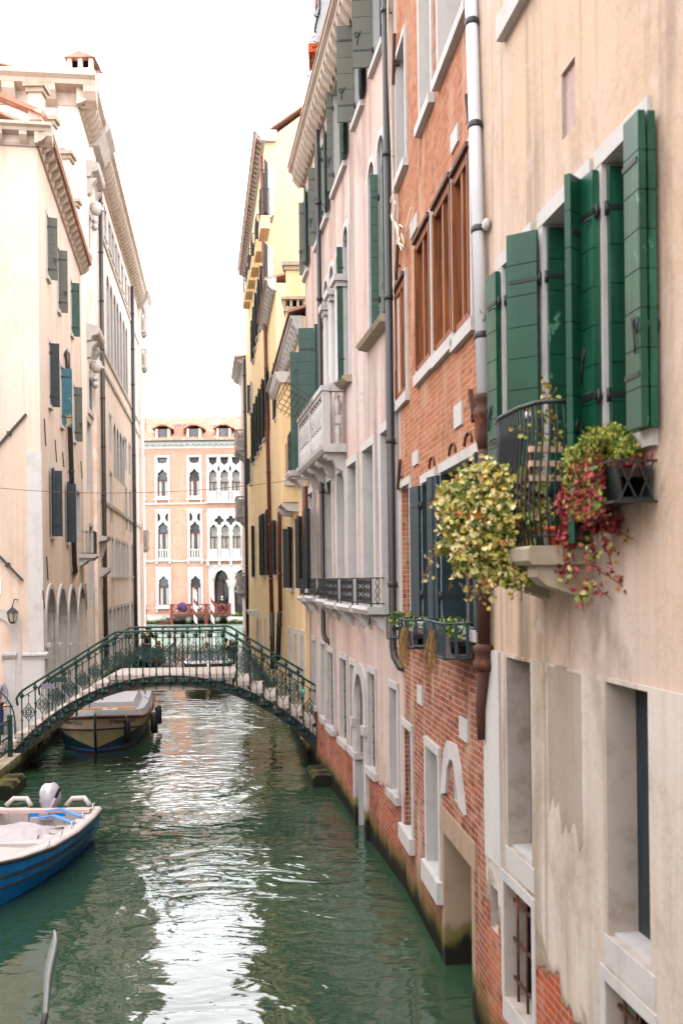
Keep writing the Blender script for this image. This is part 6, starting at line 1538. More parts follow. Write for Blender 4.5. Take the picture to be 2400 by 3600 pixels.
for sd in (1, -1): mb.hexa([h2.p(-.005, sd * .28, .0), h2.p(.1, sd * .28, .0), h2.p(.1, sd * .74, .0), h2.p(-.005, sd * .74, .0), h2.p(-.02, sd * .34, .58), h2.p(.1, sd * .34, .58), h2.p(.1, sd * .91, .58), h2.p(-.02, sd * .91, .58)])
mb.hexa([h2.p(-.05, -.3, .0), h2.p(.09, -.3, .0), h2.p(.09, .3, .0), h2.p(-.05, .3, .0), h2.p(-.05, -.3, .42), h2.p(.09, -.3, .42), h2.p(.09, .3, .42), h2.p(-.05, .3, .42)])
for sd in (1, -1):
    mb.tube([h2.p(-.02, sd * .3, .6), h2.p(-.08, sd * .4, .72), h2.p(-.06, sd * .62, .73), h2.p(.02, sd * .74, .62)], .045, 8)
mb.build('transom', M['gel'], B2)
mb = MB(); mb.hexa([h2.p(.35, -.86, .6), h2.p(.5, -.86, .6), h2.p(.5, .86, .6), h2.p(.35, .86, .6), h2.p(.35, -.86, .655), h2.p(.5, -.86, .655), h2.p(.5, .86, .655), h2.p(.35, .86, .655)]); mb.build('thwart', paint('pink_wood_paint', 'b79a94', None, 0, .6, .3), B2)
for (x0, x1, y0, y1, z1) in ((.55, 1.0, .35, .66, .42), (1.5, 2.1, -.66, .66, .5), (3.1, 4.1, -.36, .36, .64)): mb = MB(); mb.hexa([h2.p(x0, y0, .2), h2.p(x1, y0, .2), h2.p(x1, y1, .2), h2.p(x0, y1, .2), h2.p(x0 + .03, y0, z1), h2.p(x1 - .03, y0, z1), h2.p(x1 - .03, y1, z1), h2.p(x0 + .03, y1, z1)]); mb.build('locker', M['gel'], B2)
mb = MB(); loft(mb, [[h2.p(x, -min(w - .2, .6), g + .03), h2.p(x, 0, g + .07), h2.p(x, min(w - .2, .6), g + .03)] for x, w, g in ((2.9, .85, .62), (3.4, .72, .66), (4.1, .42, .74), (4.55, .24, .79))]); mb.build('foredeck', M['gel'], B2)
for i in range(5):
    x = .25 + i * .62; mb = MB(); c = lambda dx, z: h2.p(x + dx, sgnR * (.86 - .0 * i), .6 + z)
    mb.tube([c(-.05, 0), c(-.06, .1), c(.06, .1), c(.05, 0)], .008, 5); mb.build('cleat', M['pipewhite'], B2)
mb = MB(); rr = random.Random(9); mb2 = [[h2.p(.75 + i * .085, -.78 + j * .09, .4 + .24 * math.exp(-((i - 8) ** 2 + (j - 8) ** 2) / 46) + .03 * math.sin(i * .8 + j * .5) * math.cos(j * .7) + rr.uniform(-.008, .01)) for i in range(17)] for j in range(17)]; loft(mb, mb2, smooth=False); mb.build('plastic_sheet', flat('white_plastic_sheet', '8f878a', .5, .5), B2)
for k in (0, 1):
    mb = MB(); pts = [h2.p(.62 + k * .35, sgnR * .15, .66 - k * .03), h2.p(.6 + k * .4, sgnR * .4, .7 - k * .02), h2.p(.68 + k * .45, sgnR * .62, .64), h2.p(.8 + k * .45, sgnR * .82, .61)]
    for a, b_ in zip(pts, pts[1:]): mb.bar(a, b_, .09, .012)
    mb.build('strap', flat('blue_strap', '3c74b8', .5, .3), B2)
mb = MB(); a = h2.p(.3, -.86, .64); b_ = Vector((-8.6, 19.4, .52)); mb.tube([a.lerp(b_, t / 8) + Vector((0, 0, -.35 * t / 8 * (1 - t / 8))) for t in range(9)], .012, 5); mb.build('mooring_rope', flat('mooring_rope', '8f8672', .9), B2)
mb = MB(); mb.tube([h2.p(1.0, .2, .5), h2.p(1.3, .45, .52), h2.p(1.1, .6, .5), h2.p(1.5, .62, .48), h2.p(1.35, .3, .5), h2.p(1.8, .4, .52)], .014, 5); mb.build('rope_coil', flat('old_rope', '6c5a42', .9), B2)
# outboard
mp = h2.p(-.12, 0, .45); OM = MB(); M['motor'] = flat('silver_motor_cowl', 'a9a4ac', .3, .5, .2, .05)
rows = []
for z, rx, ry in ((.0, .13, .16), (.05, .17, .2), (.18, .185, .23), (.32, .17, .22), (.4, .13, .18), (.45, .06, .09)):
    rows.append([mp + Vector((rx * math.cos(a), ry * math.sin(a) - .06 * z, z + .1)) for a in [i * math.pi / 8 for i in range(17)]])
loft(OM, rows); OM.build('motor_cowl', M['motor'], B2)
mb = MB(); mb.box(mp.x - .07, mp.x + .07, mp.y - .08, mp.y + .1, -.35, mp.z + .12); mb.box(mp.x - .12, mp.x + .12, mp.y - .28, mp.y - .081, mp.z - .05, mp.z + .12); mb.build('motor_leg', M['motor'], B2)
mb = MB(); a = mp + Vector((.02, -.28, .02)); mb.bar(a, a + Vector((.17, -.05, .33)), .06, .05); mb.build('tiller', M['motor'], B2)
mb = MB(); mb.tube([a + Vector((.17, -.05, .33)), a + Vector((.24, -.07, .47)), a + Vector((.26, -.08, .5))], [.028, .026, .02], 10); mb.build('tiller_grip', flat('black_grip', '15131a', .6, .3), B2)
text_part('H', .06, frame_at(mp + Vector((.12, -.2, .3)), Vector((1, .6, 0)), Vector((0, 0, 1))), M['iron'], B2, shear=0); text_part('A', .06, frame_at(mp + Vector((-.135, -.185, .3)), Vector((1, -.6, 0)), Vector((0, 0, 1))), M['iron'], B2, shear=0)
# ---- curved prow iron rising from the water at the bottom edge
pr = [(192, 3268), (196, 3300), (188, 3345), (178, 3390), (170, 3440), (166, 3500), (162, 3560), (150, 3620), (140, 3720), (138, 3860)]
Y_ = 9.2; P_ = [aty(x, y, Y_) for x, y in pr]; base = P_[-1]; PR = root('boat_prow', (base.x, base.y, 0), 'curved polished prow iron with a dark foot, rising out of focus at the bottom left', 'boat prow')
wd_ = [.006, .03, .045, .045, .04, .034, .03, .03, .04, .05]
mb = MB(); L_ = []; 
for p, w_ in zip(P_[:7], wd_): L_.append([p + Vector((-w_, 0, 0)), p + Vector((0, -.012, 0)), p + Vector((w_, 0, 0)), p + Vector((0, .012, 0)), p + Vector((-w_, 0, 0))])
loft(mb, L_); mb.build('blade', flat('polished_steel', 'cfcfd4', .3, .6, .8, .1), PR)
mb = MB(); mb.tube(P_[6:] + [Vector((P_[-1].x, P_[-1].y, -.2))], [.026, .034, .04, .05, .055], 8); mb.build('stem', M['pipe'], PR)
# ---- gondola with gondolier, seen through the railing
gh = Hull((-9.58, 46.6), (.02, 1)); GO = root('gondola', gh.f.frame(), 'black gondola with a curved prow iron, gliding out towards the wide canal', 'gondola')
T3 = [(-.6, .03, 1.1), (.2, .28, .75), (1.4, .55, .5), (3.2, .7, .42), (5.2, .68, .42), (7.2, .42, .58), (8.6, .16, .85), (9.2, .02, 1.1)]
mb = MB()
for sd in (1, -1): loft(mb, [[gh.p(x, 0, .05 if 0 < x < 9 else g - .3), gh.p(x, sd * w * .7, .02 if 0.1 < x < 8.5 else g - .25), gh.p(x, sd * w, g)] for x, w, g in T3])
mb.build('hull', flat('black_lacquer', '0d0d10', .2, .5), GO)
mb = MB(); loft(mb, [[gh.p(x, -w * .9, g - .06), gh.p(x, w * .9, g - .06)] for x, w, g in T3]); mb.build('deck', flat('dark_deck', '1c1512', .4, .4), GO)
mb = MB(); mb.tube([gh.p(9.15, 0, .5), gh.p(9.35, 0, .9), gh.p(9.3, 0, 1.2), gh.p(9.2, 0, 1.45), gh.p(9.35, 0, 1.55)], [.05, .06, .07, .06, .03], 6); mb.build('prow_iron', M['pipe'], GO)
mb = MB(); mb.hexa([gh.p(3.4, -.5, .3), gh.p(4.2, -.5, .3), gh.p(4.2, .5, .3), gh.p(3.4, .5, .3), gh.p(3.4, -.5, .62), gh.p(4.2, -.5, .55), gh.p(4.2, .5, .55), gh.p(3.4, .5, .62)]); mb.build('seat', flat('red_velvet', '5a1a14', .8, .1), GO)
gp_ = gh.p(1.5, -.15, .52); person(gp_, math.pi, 'person in a black jacket standing at the stern of the gondola, rowing', 'stand', '121317', '15161c', '1d1611', arms='oar')
mb = MB(); a = gh.p(1.95, -.2, 1.85); b_ = gh.p(3.2, -2.0, .05); mb.tube([a, b_], .025, 6); b2 = b_ + (b_ - a).normalized() * .9; mb.bar(b_, b2, .12, .02); tag(mb.build('oar', wood('oar_wood', 'b5803c', '7a5426'), loc=b_), 'long yellow wooden oar held by the rower of the gondola', 'oar')
person(gh.p(3.8, -.22, .5), math.pi, 'passenger in a dark coat with an orange collar sitting left in the gondola', 'sit', '1b1a22', '22222a', '2a1d14', scarf='b5552a')
person(gh.p(3.8, .25, .5), math.pi, 'passenger in a blue coat sitting right in the gondola', 'sit', '2a4f8a', '22222a', '3a2a1c')
# ---- white water taxi with three people
th = Hull((-5.75, 42.5), (-.12, 1)); TX = root('water_taxi', th.f.frame(), 'white covered motor launch with a raked windscreen, beyond the bridge on the right', 'motor launch')
T4 = [(0, .1, .95), (.7, .6, .9), (1.6, .95, .84), (3, 1.12, .78), (6, 1.12, .74), (8.2, 1.0, .74)]
mb = MB()
for sd in (1, -1): loft(mb, [[th.p(x + .3, sd * w * .6, -.1), th.p(x + .1, sd * w * .9, .25), th.p(x, sd * w, g)] for x, w, g in T4])
mb.build('hull', wood('varnished_hull', '5a3420', '3a2012', .3), TX)
mb = MB(); loft(mb, [[th.p(x, -w, g), th.p(x, -w * .8, g + .06), th.p(x, w * .8, g + .06), th.p(x, w, g)] for x, w, g in T4[:4]]); loft(mb, [[th.p(x, -w, g), th.p(x, -w * .75, g + .04), th.p(x, -w * .72, .3), th.p(x, w * .72, .3), th.p(x, w * .75, g + .04), th.p(x, w, g)] for x, w, g in T4[3:]]); mb.build('deck', flat('white_deck', 'c9c7c9', .35, .4), TX)
mb = MB()
for y0, y1 in ((-.85, -.25), (-.2, .85)):
    a, b_, c, d = th.p(3.0, y0, .84), th.p(3.0, y1, .84), th.p(3.5, y1 * .92, 1.28), th.p(3.5, y0 * .92, 1.28)
    for u, v in ((a, b_), (b_, c), (c, d), (d, a)): mb.bar(u, v, .05)
ws_ = mb.build('windscreen_frame', flat('cream_frame', 'b8b0a6', .4, .4), TX)
mb = MB(); mb.add([th.p(3.02, -.85, .86), th.p(3.02, .85, .86), th.p(3.5, .78, 1.27), th.p(3.5, -.78, 1.27)], [(0, 1, 2, 3)]); mb.build('windscreen_glass', M['glass'], ws_)
pw = atz(816, 2268, 1.35); qx = lambda px, Y: aty(px, 2280, Y).x
person((qx(817, 48.3), 48.3, .72), 0, 'person in a pale knitted cap and thick black scarf sitting in the white launch', 'sit', '101116', '15161c', '5a4030', cap='b9b4c8', scarf='0e0e12')
person((qx(794, 49.6), 49.6, .62), 0, 'dark-haired person in a black coat sitting behind the person in the knitted cap', 'sit', '141419', '15161c', '1a1410')
person((qx(728, 48.8), 48.8, .5), .2, 'short-haired person in a dark green coat on the left side of the white launch', 'sit', '1f2a1e', '15161c', '8a6a50')
# ---- people on land
person((aty(4, 2400, 25.7).x - .12, 25.7, zq), 0, 'person in a grey shirt and blue jeans in the street doorway at the left edge', 'stand', '7d7684', '1d2c4a', '2a1d14')
person((jx(779), YJ + .5, zd), .3, 'person with white hair and a dark coat on the landing stage of the brick palace', 'stand', '20222a', '1c1d24', 'b9b0aa')
# ================================================================== PLANTS, FLOWER BOXES, LOOSE THINGS ON THE FACADES
def leafmat(name, c, tr=.25):
    m = Mat(name, .55, .25); b = srgb(c)
    m.b.inputs['Subsurface Weight'].default_value = 0
    return m.out(m.mix(m.ramp(m.noise(14, detail=3), .35, .7, 0, .6), b, tuple(x * .5 for x in b[:3])))
LF = {k: leafmat('leaf_' + k, v) for k, v in dict(yellow='ab9a48', pale='c2b57e', lime='86903c', green='44601f', red='7a1c22', crimson='9c4448', rust='9a5a2c', dark='233a17', dry='a5804c').items()}
def leafshape(mb, p, s, rnd, k, face=None):
    """an ivy-like leaf: five points, slightly folded along the midrib"""
    n = Vector((rnd.gauss(0, 1), rnd.gauss(-.6, .8), rnd.gauss(.3, .7))).normalized() if face is None else (face + Vector((rnd.gauss(0, .5), rnd.gauss(0, .5), rnd.gauss(0, .5)))).normalized()
    a = n.cross(Vector((rnd.gauss(0, 1), rnd.gauss(0, 1), rnd.gauss(0, 1)))).normalized(); b = n.cross(a); f_ = n * s * .18
    P = [p - a * s * .8, p - a * s * .15 + b * s * .75 + f_, p + a * s * .15 + b * s * .42 + f_, p + a * s * .55 + b * s * .6 + f_, p + a * s, p + a * s * .55 - b * s * .6 + f_, p + a * s * .15 - b * s * .42 + f_, p - a * s * .15 - b * s * .75 + f_]
    mb.add(P, [(0, 1, 2), (0, 2, 4), (2, 3, 4), (0, 4, 6), (4, 5, 6), (0, 6, 7)], k)
def clump(mb, pts, n, s, rnd, ks):
    """pts: list of (px,py,Y,radius m) blobs"""
    wts = [r ** 2 for *_, r in pts]
    for i in range(n):
        px_, py_, Y, r = rnd.choices(pts, wts)[0]; c = aty(px_, py_, Y); v = Vector((rnd.gauss(0, .5), rnd.gauss(0, .38), rnd.gauss(0, .5)))
        if v.length > 1.15: v = v.normalized() * rnd.uniform(.7, 1.1)
        leafshape(mb, c + v * r, s * rnd.uniform(.55, 1.3), rnd, rnd.choice(ks))
def strand(mb, st, pts, per, s, rnd, ks, jit=.035):
    P = [aty(*q) for q in pts]; st.tube(P, .004, 4, k=len(LF_)-1)
    for a, b_ in zip(P, P[1:]):
        for i in range(max(1, int((b_ - a).length * per))):
            q = a.lerp(b_, rnd.random()) + Vector((rnd.gauss(0, jit), rnd.gauss(0, jit), rnd.gauss(0, jit))); leafshape(mb, q, s * rnd.uniform(.6, 1.25), rnd, rnd.choice(ks))
rn = random.Random(11)
LF_ = list(LF.values()) + [M['oak']]; K = {k: i for i, k in enumerate(LF)}
def plant(name, label, base, fn, cat='plant', group=None, extra=None):
    r = root(name, base, label, cat, group); mb = MB(); st = MB(); fn(mb, st)
    nb = len(mb.v); mb.v += st.v; mb.f += [[i + nb for i in q] for q in st.f]; mb.k += st.k; mb.sm += st.sm
    mb.build('foliage', LF_, r, recalc=False)
    return r
def ivy(mb, st):
    blobs = [(1700, 1720, 7.3, .22), (1640, 1740, 7.5, .17), (1590, 1790, 7.6, .13), (1780, 1740, 7.2, .2), (1850, 1700, 7.1, .14), (1850, 1800, 7.1, .17), (1760, 1850, 7.2, .23), (1660, 1850, 7.4, .21), (1600, 1880, 7.5, .14), (1700, 1940, 7.3, .2), (1800, 1940, 7.15, .18), (1640, 1970, 7.4, .13), (1860, 1960, 7.05, .12), (1760, 2010, 7.2, .12), (1840, 2020, 7.1, .1), (1560, 1720, 7.7, .06), (1550, 1930, 7.6, .05), (1710, 2040, 7.3, .06), (1800, 1830, 7.15, .2)]
    y = [K['yellow']] * 4 + [K['pale']] * 7 + [K['lime']] * 3 + [K['green']] + [K['rust']]
    clump(mb, [(a, b, c + .05, r * .8) for a, b, c, r in blobs], 2600, .026, rn, [K['dark'], K['green'], K['green'], K['lime']])  # darker leaves inside the clump: inner shade put into leaf colour
    clump(mb, blobs, 4800, .024, rn, y); clump(mb, blobs, 900, .036, rn, y)
    for i in range(26):
        bx, by, bY, br = rn.choice(blobs); dx = rn.uniform(-70, 60); strand(mb, st, [(bx, by, bY), (bx + dx * .6, by + rn.uniform(10, 40), bY), (bx + dx, by + rn.uniform(50, 130), bY)], 55, .02, rn, y, .02)
    for q in ([(1560, 1730, 7.6), (1525, 1760, 7.7), (1505, 1770, 7.7)], [(1570, 1930, 7.6), (1535, 1920, 7.6), (1520, 1960, 7.6)], [(1650, 2010, 7.4), (1645, 2070, 7.4), (1650, 2110, 7.4)], [(1720, 2030, 7.3), (1715, 2080, 7.3), (1725, 2110, 7.3)], [(1820, 2020, 7.1), (1830, 2050, 7.1)]): strand(mb, st, q, 60, .028, rn, y)
    for q in ([(1860, 1870, 7.1), (1780, 1880, 7.15), (1650, 1850, 7.4)], [(1880, 1980, 7.1), (1800, 1960, 7.15), (1700, 1900, 7.3)], [(1870, 1720, 7.1), (1780, 1720, 7.2), (1640, 1740, 7.5)]): strand(mb, st, q, 5, .02, rn, y)
plant('ivy', 'large overflowing yellow-green ivy hanging from the left side of the stone balcony', FB1.w(bs0 + .8, .45, 4.71), ivy, 'ivy')
def creeper(mb, st):
    r_ = [K['red']] * 4 + [K['crimson']] * 5 + [K['rust']] * 2
    clump(mb, [(1990, 1720, 6.7, .06), (1990, 1760, 6.7, .08), (2020, 1820, 6.7, .09), (2000, 1880, 6.7, .08), (2120, 1660, 6.3, .07), (2180, 1630, 6.2, .05), (2120, 1710, 6.35, .09), (2110, 1780, 6.4, .08), (2150, 1840, 6.3, .06), (2095, 1840, 6.45, .06), (2240, 1625, 6.0, .06), (2290, 1620, 5.95, .04), (2180, 1660, 6.1, .07), (2150, 1740, 6.2, .07)], 1500, .026, rn, r_)
    mix_ = r_ + [K['yellow'], K['lime'], K['pale']]
    for q in ([(2010, 1880, 6.7), (1990, 1960, 6.7), (2020, 2030, 6.65), (2040, 2090, 6.6), (2050, 2150, 6.6)], [(1985, 1800, 6.7), (1975, 1900, 6.7), (1985, 1980, 6.7), (1975, 2040, 6.7)],
              [(2110, 1850, 6.4), (2130, 1930, 6.35), (2150, 1990, 6.3)], [(2060, 1960, 6.55), (2110, 2010, 6.45), (2160, 2040, 6.35), (2200, 2070, 6.3)], [(2060, 2020, 6.55), (2100, 2070, 6.5), (2140, 2100, 6.45)], [(2160, 1860, 6.3), (2210, 1890, 6.2), (2260, 1895, 6.1)],
              [(2280, 1620, 5.95), (2305, 1580, 5.92)], [(2300, 1640, 5.95), (2315, 1690, 5.92)], [(2090, 1700, 6.45), (2070, 1830, 6.5), (2080, 1940, 6.5)]): strand(mb, st, q, 95, .024, rn, mix_)
    clump(mb, [(2030, 1740, 6.68, .05), (2020, 1800, 6.68, .05), (2050, 2100, 6.6, .04)], 60, .024, rn, [K['pale'], K['lime']])
plant('red_creeper', 'red and crimson creeper trailing down beside and below the balcony slab', FB1.w(bs0 - .1, .3, 4.9), creeper, 'creeper')
def rosemary(mb, st):
    for i in range(120):
        px_ = rn.uniform(2020, 2240); py_ = 1655 - rn.uniform(0, 60) + abs(px_ - 2130) * .2; Y = rn.uniform(6.1, 6.6); a = aty(px_, py_ + 40, Y); h = rn.uniform(.06, .2) * (1 + .5 * (rn.random() < .15)); t = a + Vector((rn.gauss(0, .05), rn.gauss(0, .05), h))
        for j in range(26):
            q = a.lerp(t, j / 25); d = Vector((rn.gauss(0, 1), rn.gauss(0, 1), .8)).normalized() * rn.uniform(.018, .034); w_ = d.cross(Vector((0, 0, 1))).normalized() * .0035
            mb.add([q - w_, q + w_, q + d], [(0, 1, 2)], K['green'] if rn.random() < .6 else K['lime'])
        st.tube([a, t], .003, 3, k=len(LF_) - 1)
    clump(mb, [(2060, 1640, 6.5, .1), (2110, 1590, 6.4, .11), (2170, 1580, 6.3, .1), (2220, 1600, 6.1, .08), (2020, 1660, 6.6, .07), (2000, 1690, 6.6, .05), (2090, 1560, 6.3, .1), (2150, 1545, 6.2, .1), (2210, 1575, 6.0, .09), (2030, 1610, 6.4, .09)], 4200, .015, rn, [K['lime']] * 4 + [K['green']] * 2 + [K['yellow']])
plant('rosemary_bush', 'bushy bright green rosemary growing above the dark planter box', FB1.w(f.at(2150, 1700)[0] if False else FB1.at(2150, 1700)[0], .15, 5.1), rosemary, 'herb')
def climber(mb, st):
    y = [K['yellow']] * 3 + [K['lime']] * 4 + [K['pale']]
    for q, pr in (([(1965, 1700, 6.9), (1950, 1560, 6.9), (1945, 1450, 6.9), (1915, 1380, 6.9), (1905, 1325, 6.9)], 70), ([(1950, 1480, 6.9), (1900, 1455, 6.9), (1850, 1440, 6.9)], 60), ([(1955, 1530, 6.9), (1880, 1520, 6.9), (1820, 1508, 6.9)], 75), ([(1930, 1400, 6.9), (1950, 1375, 6.9), (1955, 1360, 6.9)], 70), ([(1950, 1580, 6.9), (1900, 1600, 6.9)], 50), ([(1965, 1640, 6.85), (1930, 1700, 6.8)], 50), ([(1940, 1790, 6.85), (1890, 1800, 6.85), (1870, 1830, 6.85)], 60)): strand(mb, st, q, pr, .024, rn, y, .03)
plant('climbing_plant', 'thin climbing plant with yellow-green leaves rising in front of the balcony railing', FB1.w(bs0 + .25, .3, 4.71), climber, 'climbing plant')
# terracotta pot on the balcony, wooden crate, planter box
def pot(p, r, h, label, mat, name='flower_pot'):
    mb = MB(); mb.lathe([(r * .7, 0), (r * .95, h * .8), (r * 1.08, h * .8), (r * 1.1, h), (r * .95, h), (r * .9, h * .85)], p, 14); return tag(mb.build(name, mat, loc=p), label, 'flower pot')
M['terra'] = flat('terracotta', 'b2512f', .8, .15)
p_ = aty(1943, 1903, 6.8); pot(Vector((p_.x, p_.y, 4.712)), .05, .13, 'small terracotta flower pot standing on the balcony slab behind the railing', M['terra'])
CR = root('wooden_crate', FB1.w(bs0 + .2, .1, 5.15), 'pale slatted wooden crate hung behind the balcony railing', 'crate')
for k in range(3):
    a = atz(1880 - 10 * k, 1620, 5.18 + .1 * k); mb = MB(); mb.fbox(FB1, bs0 + .16, bs0 + .19, .06, .4, 5.16 + k * .1, 5.2 + k * .1); mb.build('slat', flat('pale_wood', 'b59a82', .8), CR)
for o_ in (.1, .36):
    mb = MB(); mb.fbox(FB1, bs0 + .19, bs0 + .2, o_, o_ + .03, 5.13, 5.42); mb.build('batten', M['oak'], CR)
sn = FB1.at(2305, 1700)[0]; PB = root('planter_box', FB1.w(sn + .3, 0, 4.92), 'dark green planter box in an iron holder fixed under the nearest window', 'planter')
mb = MB(); mb.fprof(FB1, [(.04, 4.94), (.22, 4.94), (.25, 5.15), (.235, 5.15), (.205, 4.96), (.055, 4.96), (.035, 5.15), (.02, 5.15)], sn, sn + .5); mb.build('trough', M['shutter_dark'], PB)
mb = MB(); 
for s in (sn - .012, sn + .51): 
    for o_, z_ in ((0, 4.925), (0, 5.165)): mb.fbox(FB1, s - .006, s + .006, 0, .27, z_, z_ + .015)
    for o0, o1 in ((.02, .12), (.12, .24)): mb.bar(FB1.w(s, o0, 4.93), FB1.w(s, o1, 5.17), .01); mb.bar(FB1.w(s, o1, 4.93), FB1.w(s, o0, 5.17), .01)
for z_ in (4.925, 5.165): mb.fbox(FB1, sn - .02, sn + .52, .262, .274, z_, z_ + .015)
mb.build('iron_holder', M['iron'], PB)
mb = MB(); mb.fbox(FB1, sn + .01, sn + .49, .05, .22, 5.08, 5.13); mb.build('soil', flat('soil', '2a1d14', .95), PB)
def over(mb, st):
    for i in range(900): leafshape(mb, FB1.w(rn.uniform(sn + .12, sn + .62), .25 + abs(rn.gauss(0, .035)), rn.uniform(4.86, 5.2)), .022 * rn.uniform(.6, 1.3), rn, rn.choice([K['red'], K['crimson'], K['crimson'], K['rust'], K['green'], K['lime']]), FB1.n)
plant('trailing_vine', 'red and green vine spilling over the front of the dark planter box', FB1.w(sn + .4, .26, 5.1), over, 'vine')
# racks with plastic troughs on the brick house
def rack(x0, x1, yb, yt, o1, label, plants, dry=0, seed=1, box='5f5a5c'):
    f = FB2; sa = f.at(x1, (yt + yb) / 2)[0]; sb_ = f.at(x0, (yt + yb) / 2, o1)[0]; zb = f.at(x1, yb, o1)[1]; zt = zb + .34
    r = root('flower_rack', f.w((sa + sb_) / 2, 0, zb), label, 'flower rack', 'flower racks on the brick house'); rr = random.Random(seed)
    mb = MB()
    for z in (zb, zt): 
        mb.tube([f.w(sa, 0, z), f.w(sa, o1, z), f.w(sb_, o1, z), f.w(sb_, 0, z)], .014, 4)
    n = max(3, int((sb_ - sa) / .085))
    for i in range(n + 1): s = sa + (sb_ - sa) * i / n; mb.bar(f.w(s, o1, zb), f.w(s, o1 + .0, zt), .014)
    for k in range(4):
        for s in (sa, sb_): mb.bar(f.w(s, o1 * k / 3 + .001, zb), f.w(s, o1 * k / 3 + .001, zt), .02 if k in (0, 3) else .03)
    mb.bar(f.w(sa, o1 * .5, zb), f.w(sb_, o1 * .5, zb), .02); mb.build('basket', M['irack'], r)
    m = max(1, round((sb_ - sa) / .62)); L = (sb_ - sa) / m
    for i in range(m):
        a, b_ = sa + L * i + .03, sa + L * (i + 1) - .03; q = MB(); q.fprof(f, [(.07, zb + .02), (o1 - .05, zb + .02), (o1 - .03, zb + .21), (o1 - .05, zb + .21), (o1 - .07, zb + .04), (.09, zb + .04), (.07, zb + .21), (.05, zb + .21)], a, b_); q.build('trough', flat('plastic_trough', box if i % 2 == 0 else '2b4048', .6), r)
        q = MB(); q.fbox(f, a + .01, b_ - .01, .085, o1 - .065, zb + .12, zb + .165); q.build('soil', flat('soil_b', '2a1d14', .95), r)
    q = MB(); st = MB()
    for i in range(plants):
        s = rr.uniform(sa + .05, sb_ - .05); c = f.w(s, rr.uniform(.1, o1 - .08), zb + .17)
        for j in range(16):
            t = c + Vector((rr.gauss(0, .07), rr.gauss(0, .07), rr.uniform(.02, .2))); leafshape(q, t, .028 * rr.uniform(.6, 1.2), rr, rr.choice([K['green'], K['lime'], K['green']]))
    for i in range(dry):
        s = rr.uniform(sa + (sb_ - sa) * .35, sb_ - .05)
        for j in range(22):
            c = f.w(s + rr.gauss(0, .04), o1 + rr.uniform(-.03, .04), zb + .25); st.tube([c, c + Vector((rr.gauss(0, .02) - .03, rr.gauss(0, .03), -.15)), c + Vector((rr.gauss(0, .04) - .03, rr.gauss(0, .04), -rr.uniform(.25, .5)))], .003, 3, k=K['dry'], caps=False)
    if q.v: q.build('foliage', LF_, r, recalc=False)
    if st.v: st.build('dry_stems', LF_, r)
    return r
M['irack'] = paint('blue_grey_rack', '22353c', '4a4038', .1, .55, .3)
rack(1492, 1684, 2364, 2285, .34, 'longest rack of grey troughs with green seedlings, nearest beside the rusty downpipe', 13, 2, 5)
rack(1434, 1484, 2300, 2240, .3, 'middle rack with hanging dry straw-coloured stems, between the two others', 3, 3, 6)
rack(1362, 1436, 2276, 2216, .3, 'farthest rack with a small fern-like plant, beside the dark downpipe elbow', 7, 0, 7)
pf = lambda mb, st: clump(mb, [(1452, 2172, 13.2, .1), (1440, 2165, 13.2, .07), (1465, 2160, 13.2, .06)], 160, .022, rn, [K['green'], K['lime'], K['rust']])
plant('wall_fern', 'small fern rooted in the brick wall above the racks, beside the blue window', aty(1455, 2180, 13.3), pf, 'fern')
# clothes-dryer like rack on the balcony of the pink house
mb = MB(); s0 = SBAL + 1.2; s1 = SBAL + 3.9
for k in range(5): mb.tube([FB3.w(s0, .52 + .09 * k, 8.12 + .05 * k), FB3.w(s1, .52 + .09 * k, 8.12 + .05 * k)], .008, 4)
for s in [s0 + (s1 - s0) * k / 5 for k in range(6)]:
    mb.tube([FB3.w(s, .5, 8.05), FB3.w(s, .5, 8.2), FB3.w(s, .95, 8.45), FB3.w(s, .95, 8.62)], .009, 4)
for z in (8.45, 8.6): mb.tube([FB3.w(s0, .95, z), FB3.w(s1, .95, z)], .008, 4)
tag(mb.build('flower_box_holder', M['rust'], loc=FB3.w(s0, .5, 8.1)), 'empty rusty wire holder hung outside the white stone balcony', 'holder')
# attic with hanging geranium boxes above the pink house
A_ = FB3; mb = MB(); sA = A_.at(1110, 150)[0]; mb.fbox(A_, sA - 2.6, sA, -3.2, .02, 14.9, 21.5); tag_ = mb.build('attic', M['shutter_blue'], P3.root)
mb = MB(); n = 9
for i in range(n): mb.fbox(A_, sA - .9, sA + .02, -.6, .05, 16.9 + i * .3, 17.19 + i * .3)
mb.build('attic_shutter', M['shutter_blue'], P3.root)
def geran(px_, py_, Y, label, seed):
    rr = random.Random(seed); c = aty(px_, py_, Y); r = root('geranium_box', c, label, 'flower box', 'geranium boxes on the attic')
    mb = MB(); mb.box(c.x - .16, c.x + .16, c.y - .4, c.y + .4, c.z, c.z + .2); mb.build('trough', M['terra'], r)
    q = MB()
    for i in range(320): v = Vector((rr.gauss(0, .07), rr.gauss(0, .25), rr.gauss(-.12, .2))); leafshape(q, c + v + Vector((0, 0, .1)), .04, rr, rr.choice([K['dark'], K['green'], K['crimson'], K['red'], K['dry']]))
    q.build('foliage', LF_, r, recalc=False)
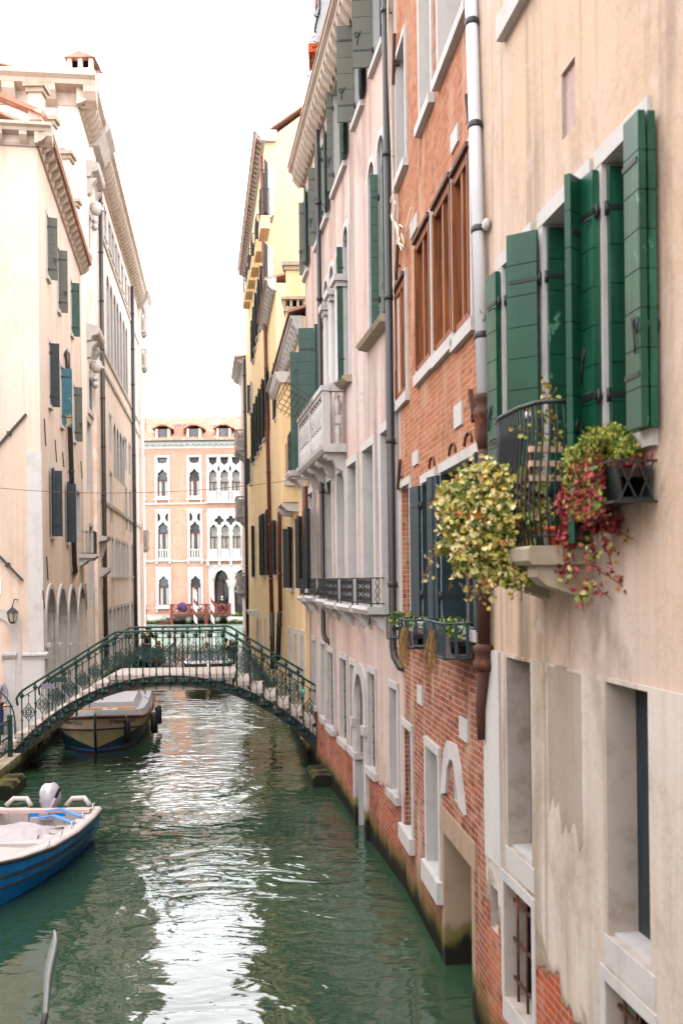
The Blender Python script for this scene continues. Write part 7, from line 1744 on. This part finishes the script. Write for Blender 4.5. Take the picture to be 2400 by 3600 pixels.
geran(1136, 60, 22.3, 'upper geranium box hanging at the attic above the pink eaves', 1); geran(1110, 215, 22.4, 'lower geranium box hanging at the attic above the pink eaves', 2)
# loose white cables by the long downpipe
mb = MB(); f = FB3
for k, dx in enumerate((-12, 6, 10)): mb.tube([vp(f, x + dx, y, .1) for x, y in ((1352, -100), (1358, 250), (1368, 520), (1374, 700), (1376, 1000), (1384, 1300))][:(6 if k == 1 else 5)], .007, 4)
lp = [(1376, 690), (1368, 740), (1380, 780), (1392, 720), (1380, 690), (1376, 750), (1392, 800), (1405, 850), (1418, 800), (1404, 790), (1400, 850), (1420, 870), (1428, 800), (1445, 730)]
mb.tube([FB2.w(FB2.at(x, y, .08)[0], .08, FB2.at(x, y, .08)[1]) for x, y in lp], .012, 5)
mb.tube([FB2.w(FB2.at(x, y, .08)[0], .08, FB2.at(x, y, .08)[1]) for x, y in ((1388, 780), (1402, 810), (1398, 845), (1412, 880), (1420, 860), (1412, 820))], .012, 5)
tag(mb.build('loose_cable', flat('cream_cable', 'cdbfa8', .6), loc=vp(f, 1376, 700, .1)), 'loose cream cables looped in a knot beside the long dark downpipe', 'cable')

# ================================================================== UNSEEN HOUSES ADDED BESIDE AND BEHIND THE VIEWPOINT (they block low sky light)
FQH = Fac(-13.6, -22, (-.02, 1), outsign=-1)
H1 = Bld('unseen_quayside_house', 'pale unseen house added across the left quay to cut the sky light', 'house', FQH, M['left'], 0, 42, 12.5, 8)
for i in range(12):
    for z in (1.2, 5.0, 8.6): H1.window(rect(2 + i * 3.3, 3.1 + i * 3.3, z, z + 1.9), .2, 'glass', trim=.12, sill=.1)
H1.finish(over=.4)
FRH = Fac(-10, -24, (1, 0), outsign=1)
H2 = Bld('unseen_rear_house', 'plain unseen ochre house added behind the viewpoint to block the low sky', 'house', FRH, M['ochre'], 0, 14, 13, 6)
for i in range(4):
    for z in (1.6, 5.2, 8.8): H2.window(rect(1.5 + i * 3.2, 2.6 + i * 3.2, z, z + 1.9), .2, 'glass', trim=.12, sill=.1)
H2.finish(over=.4)
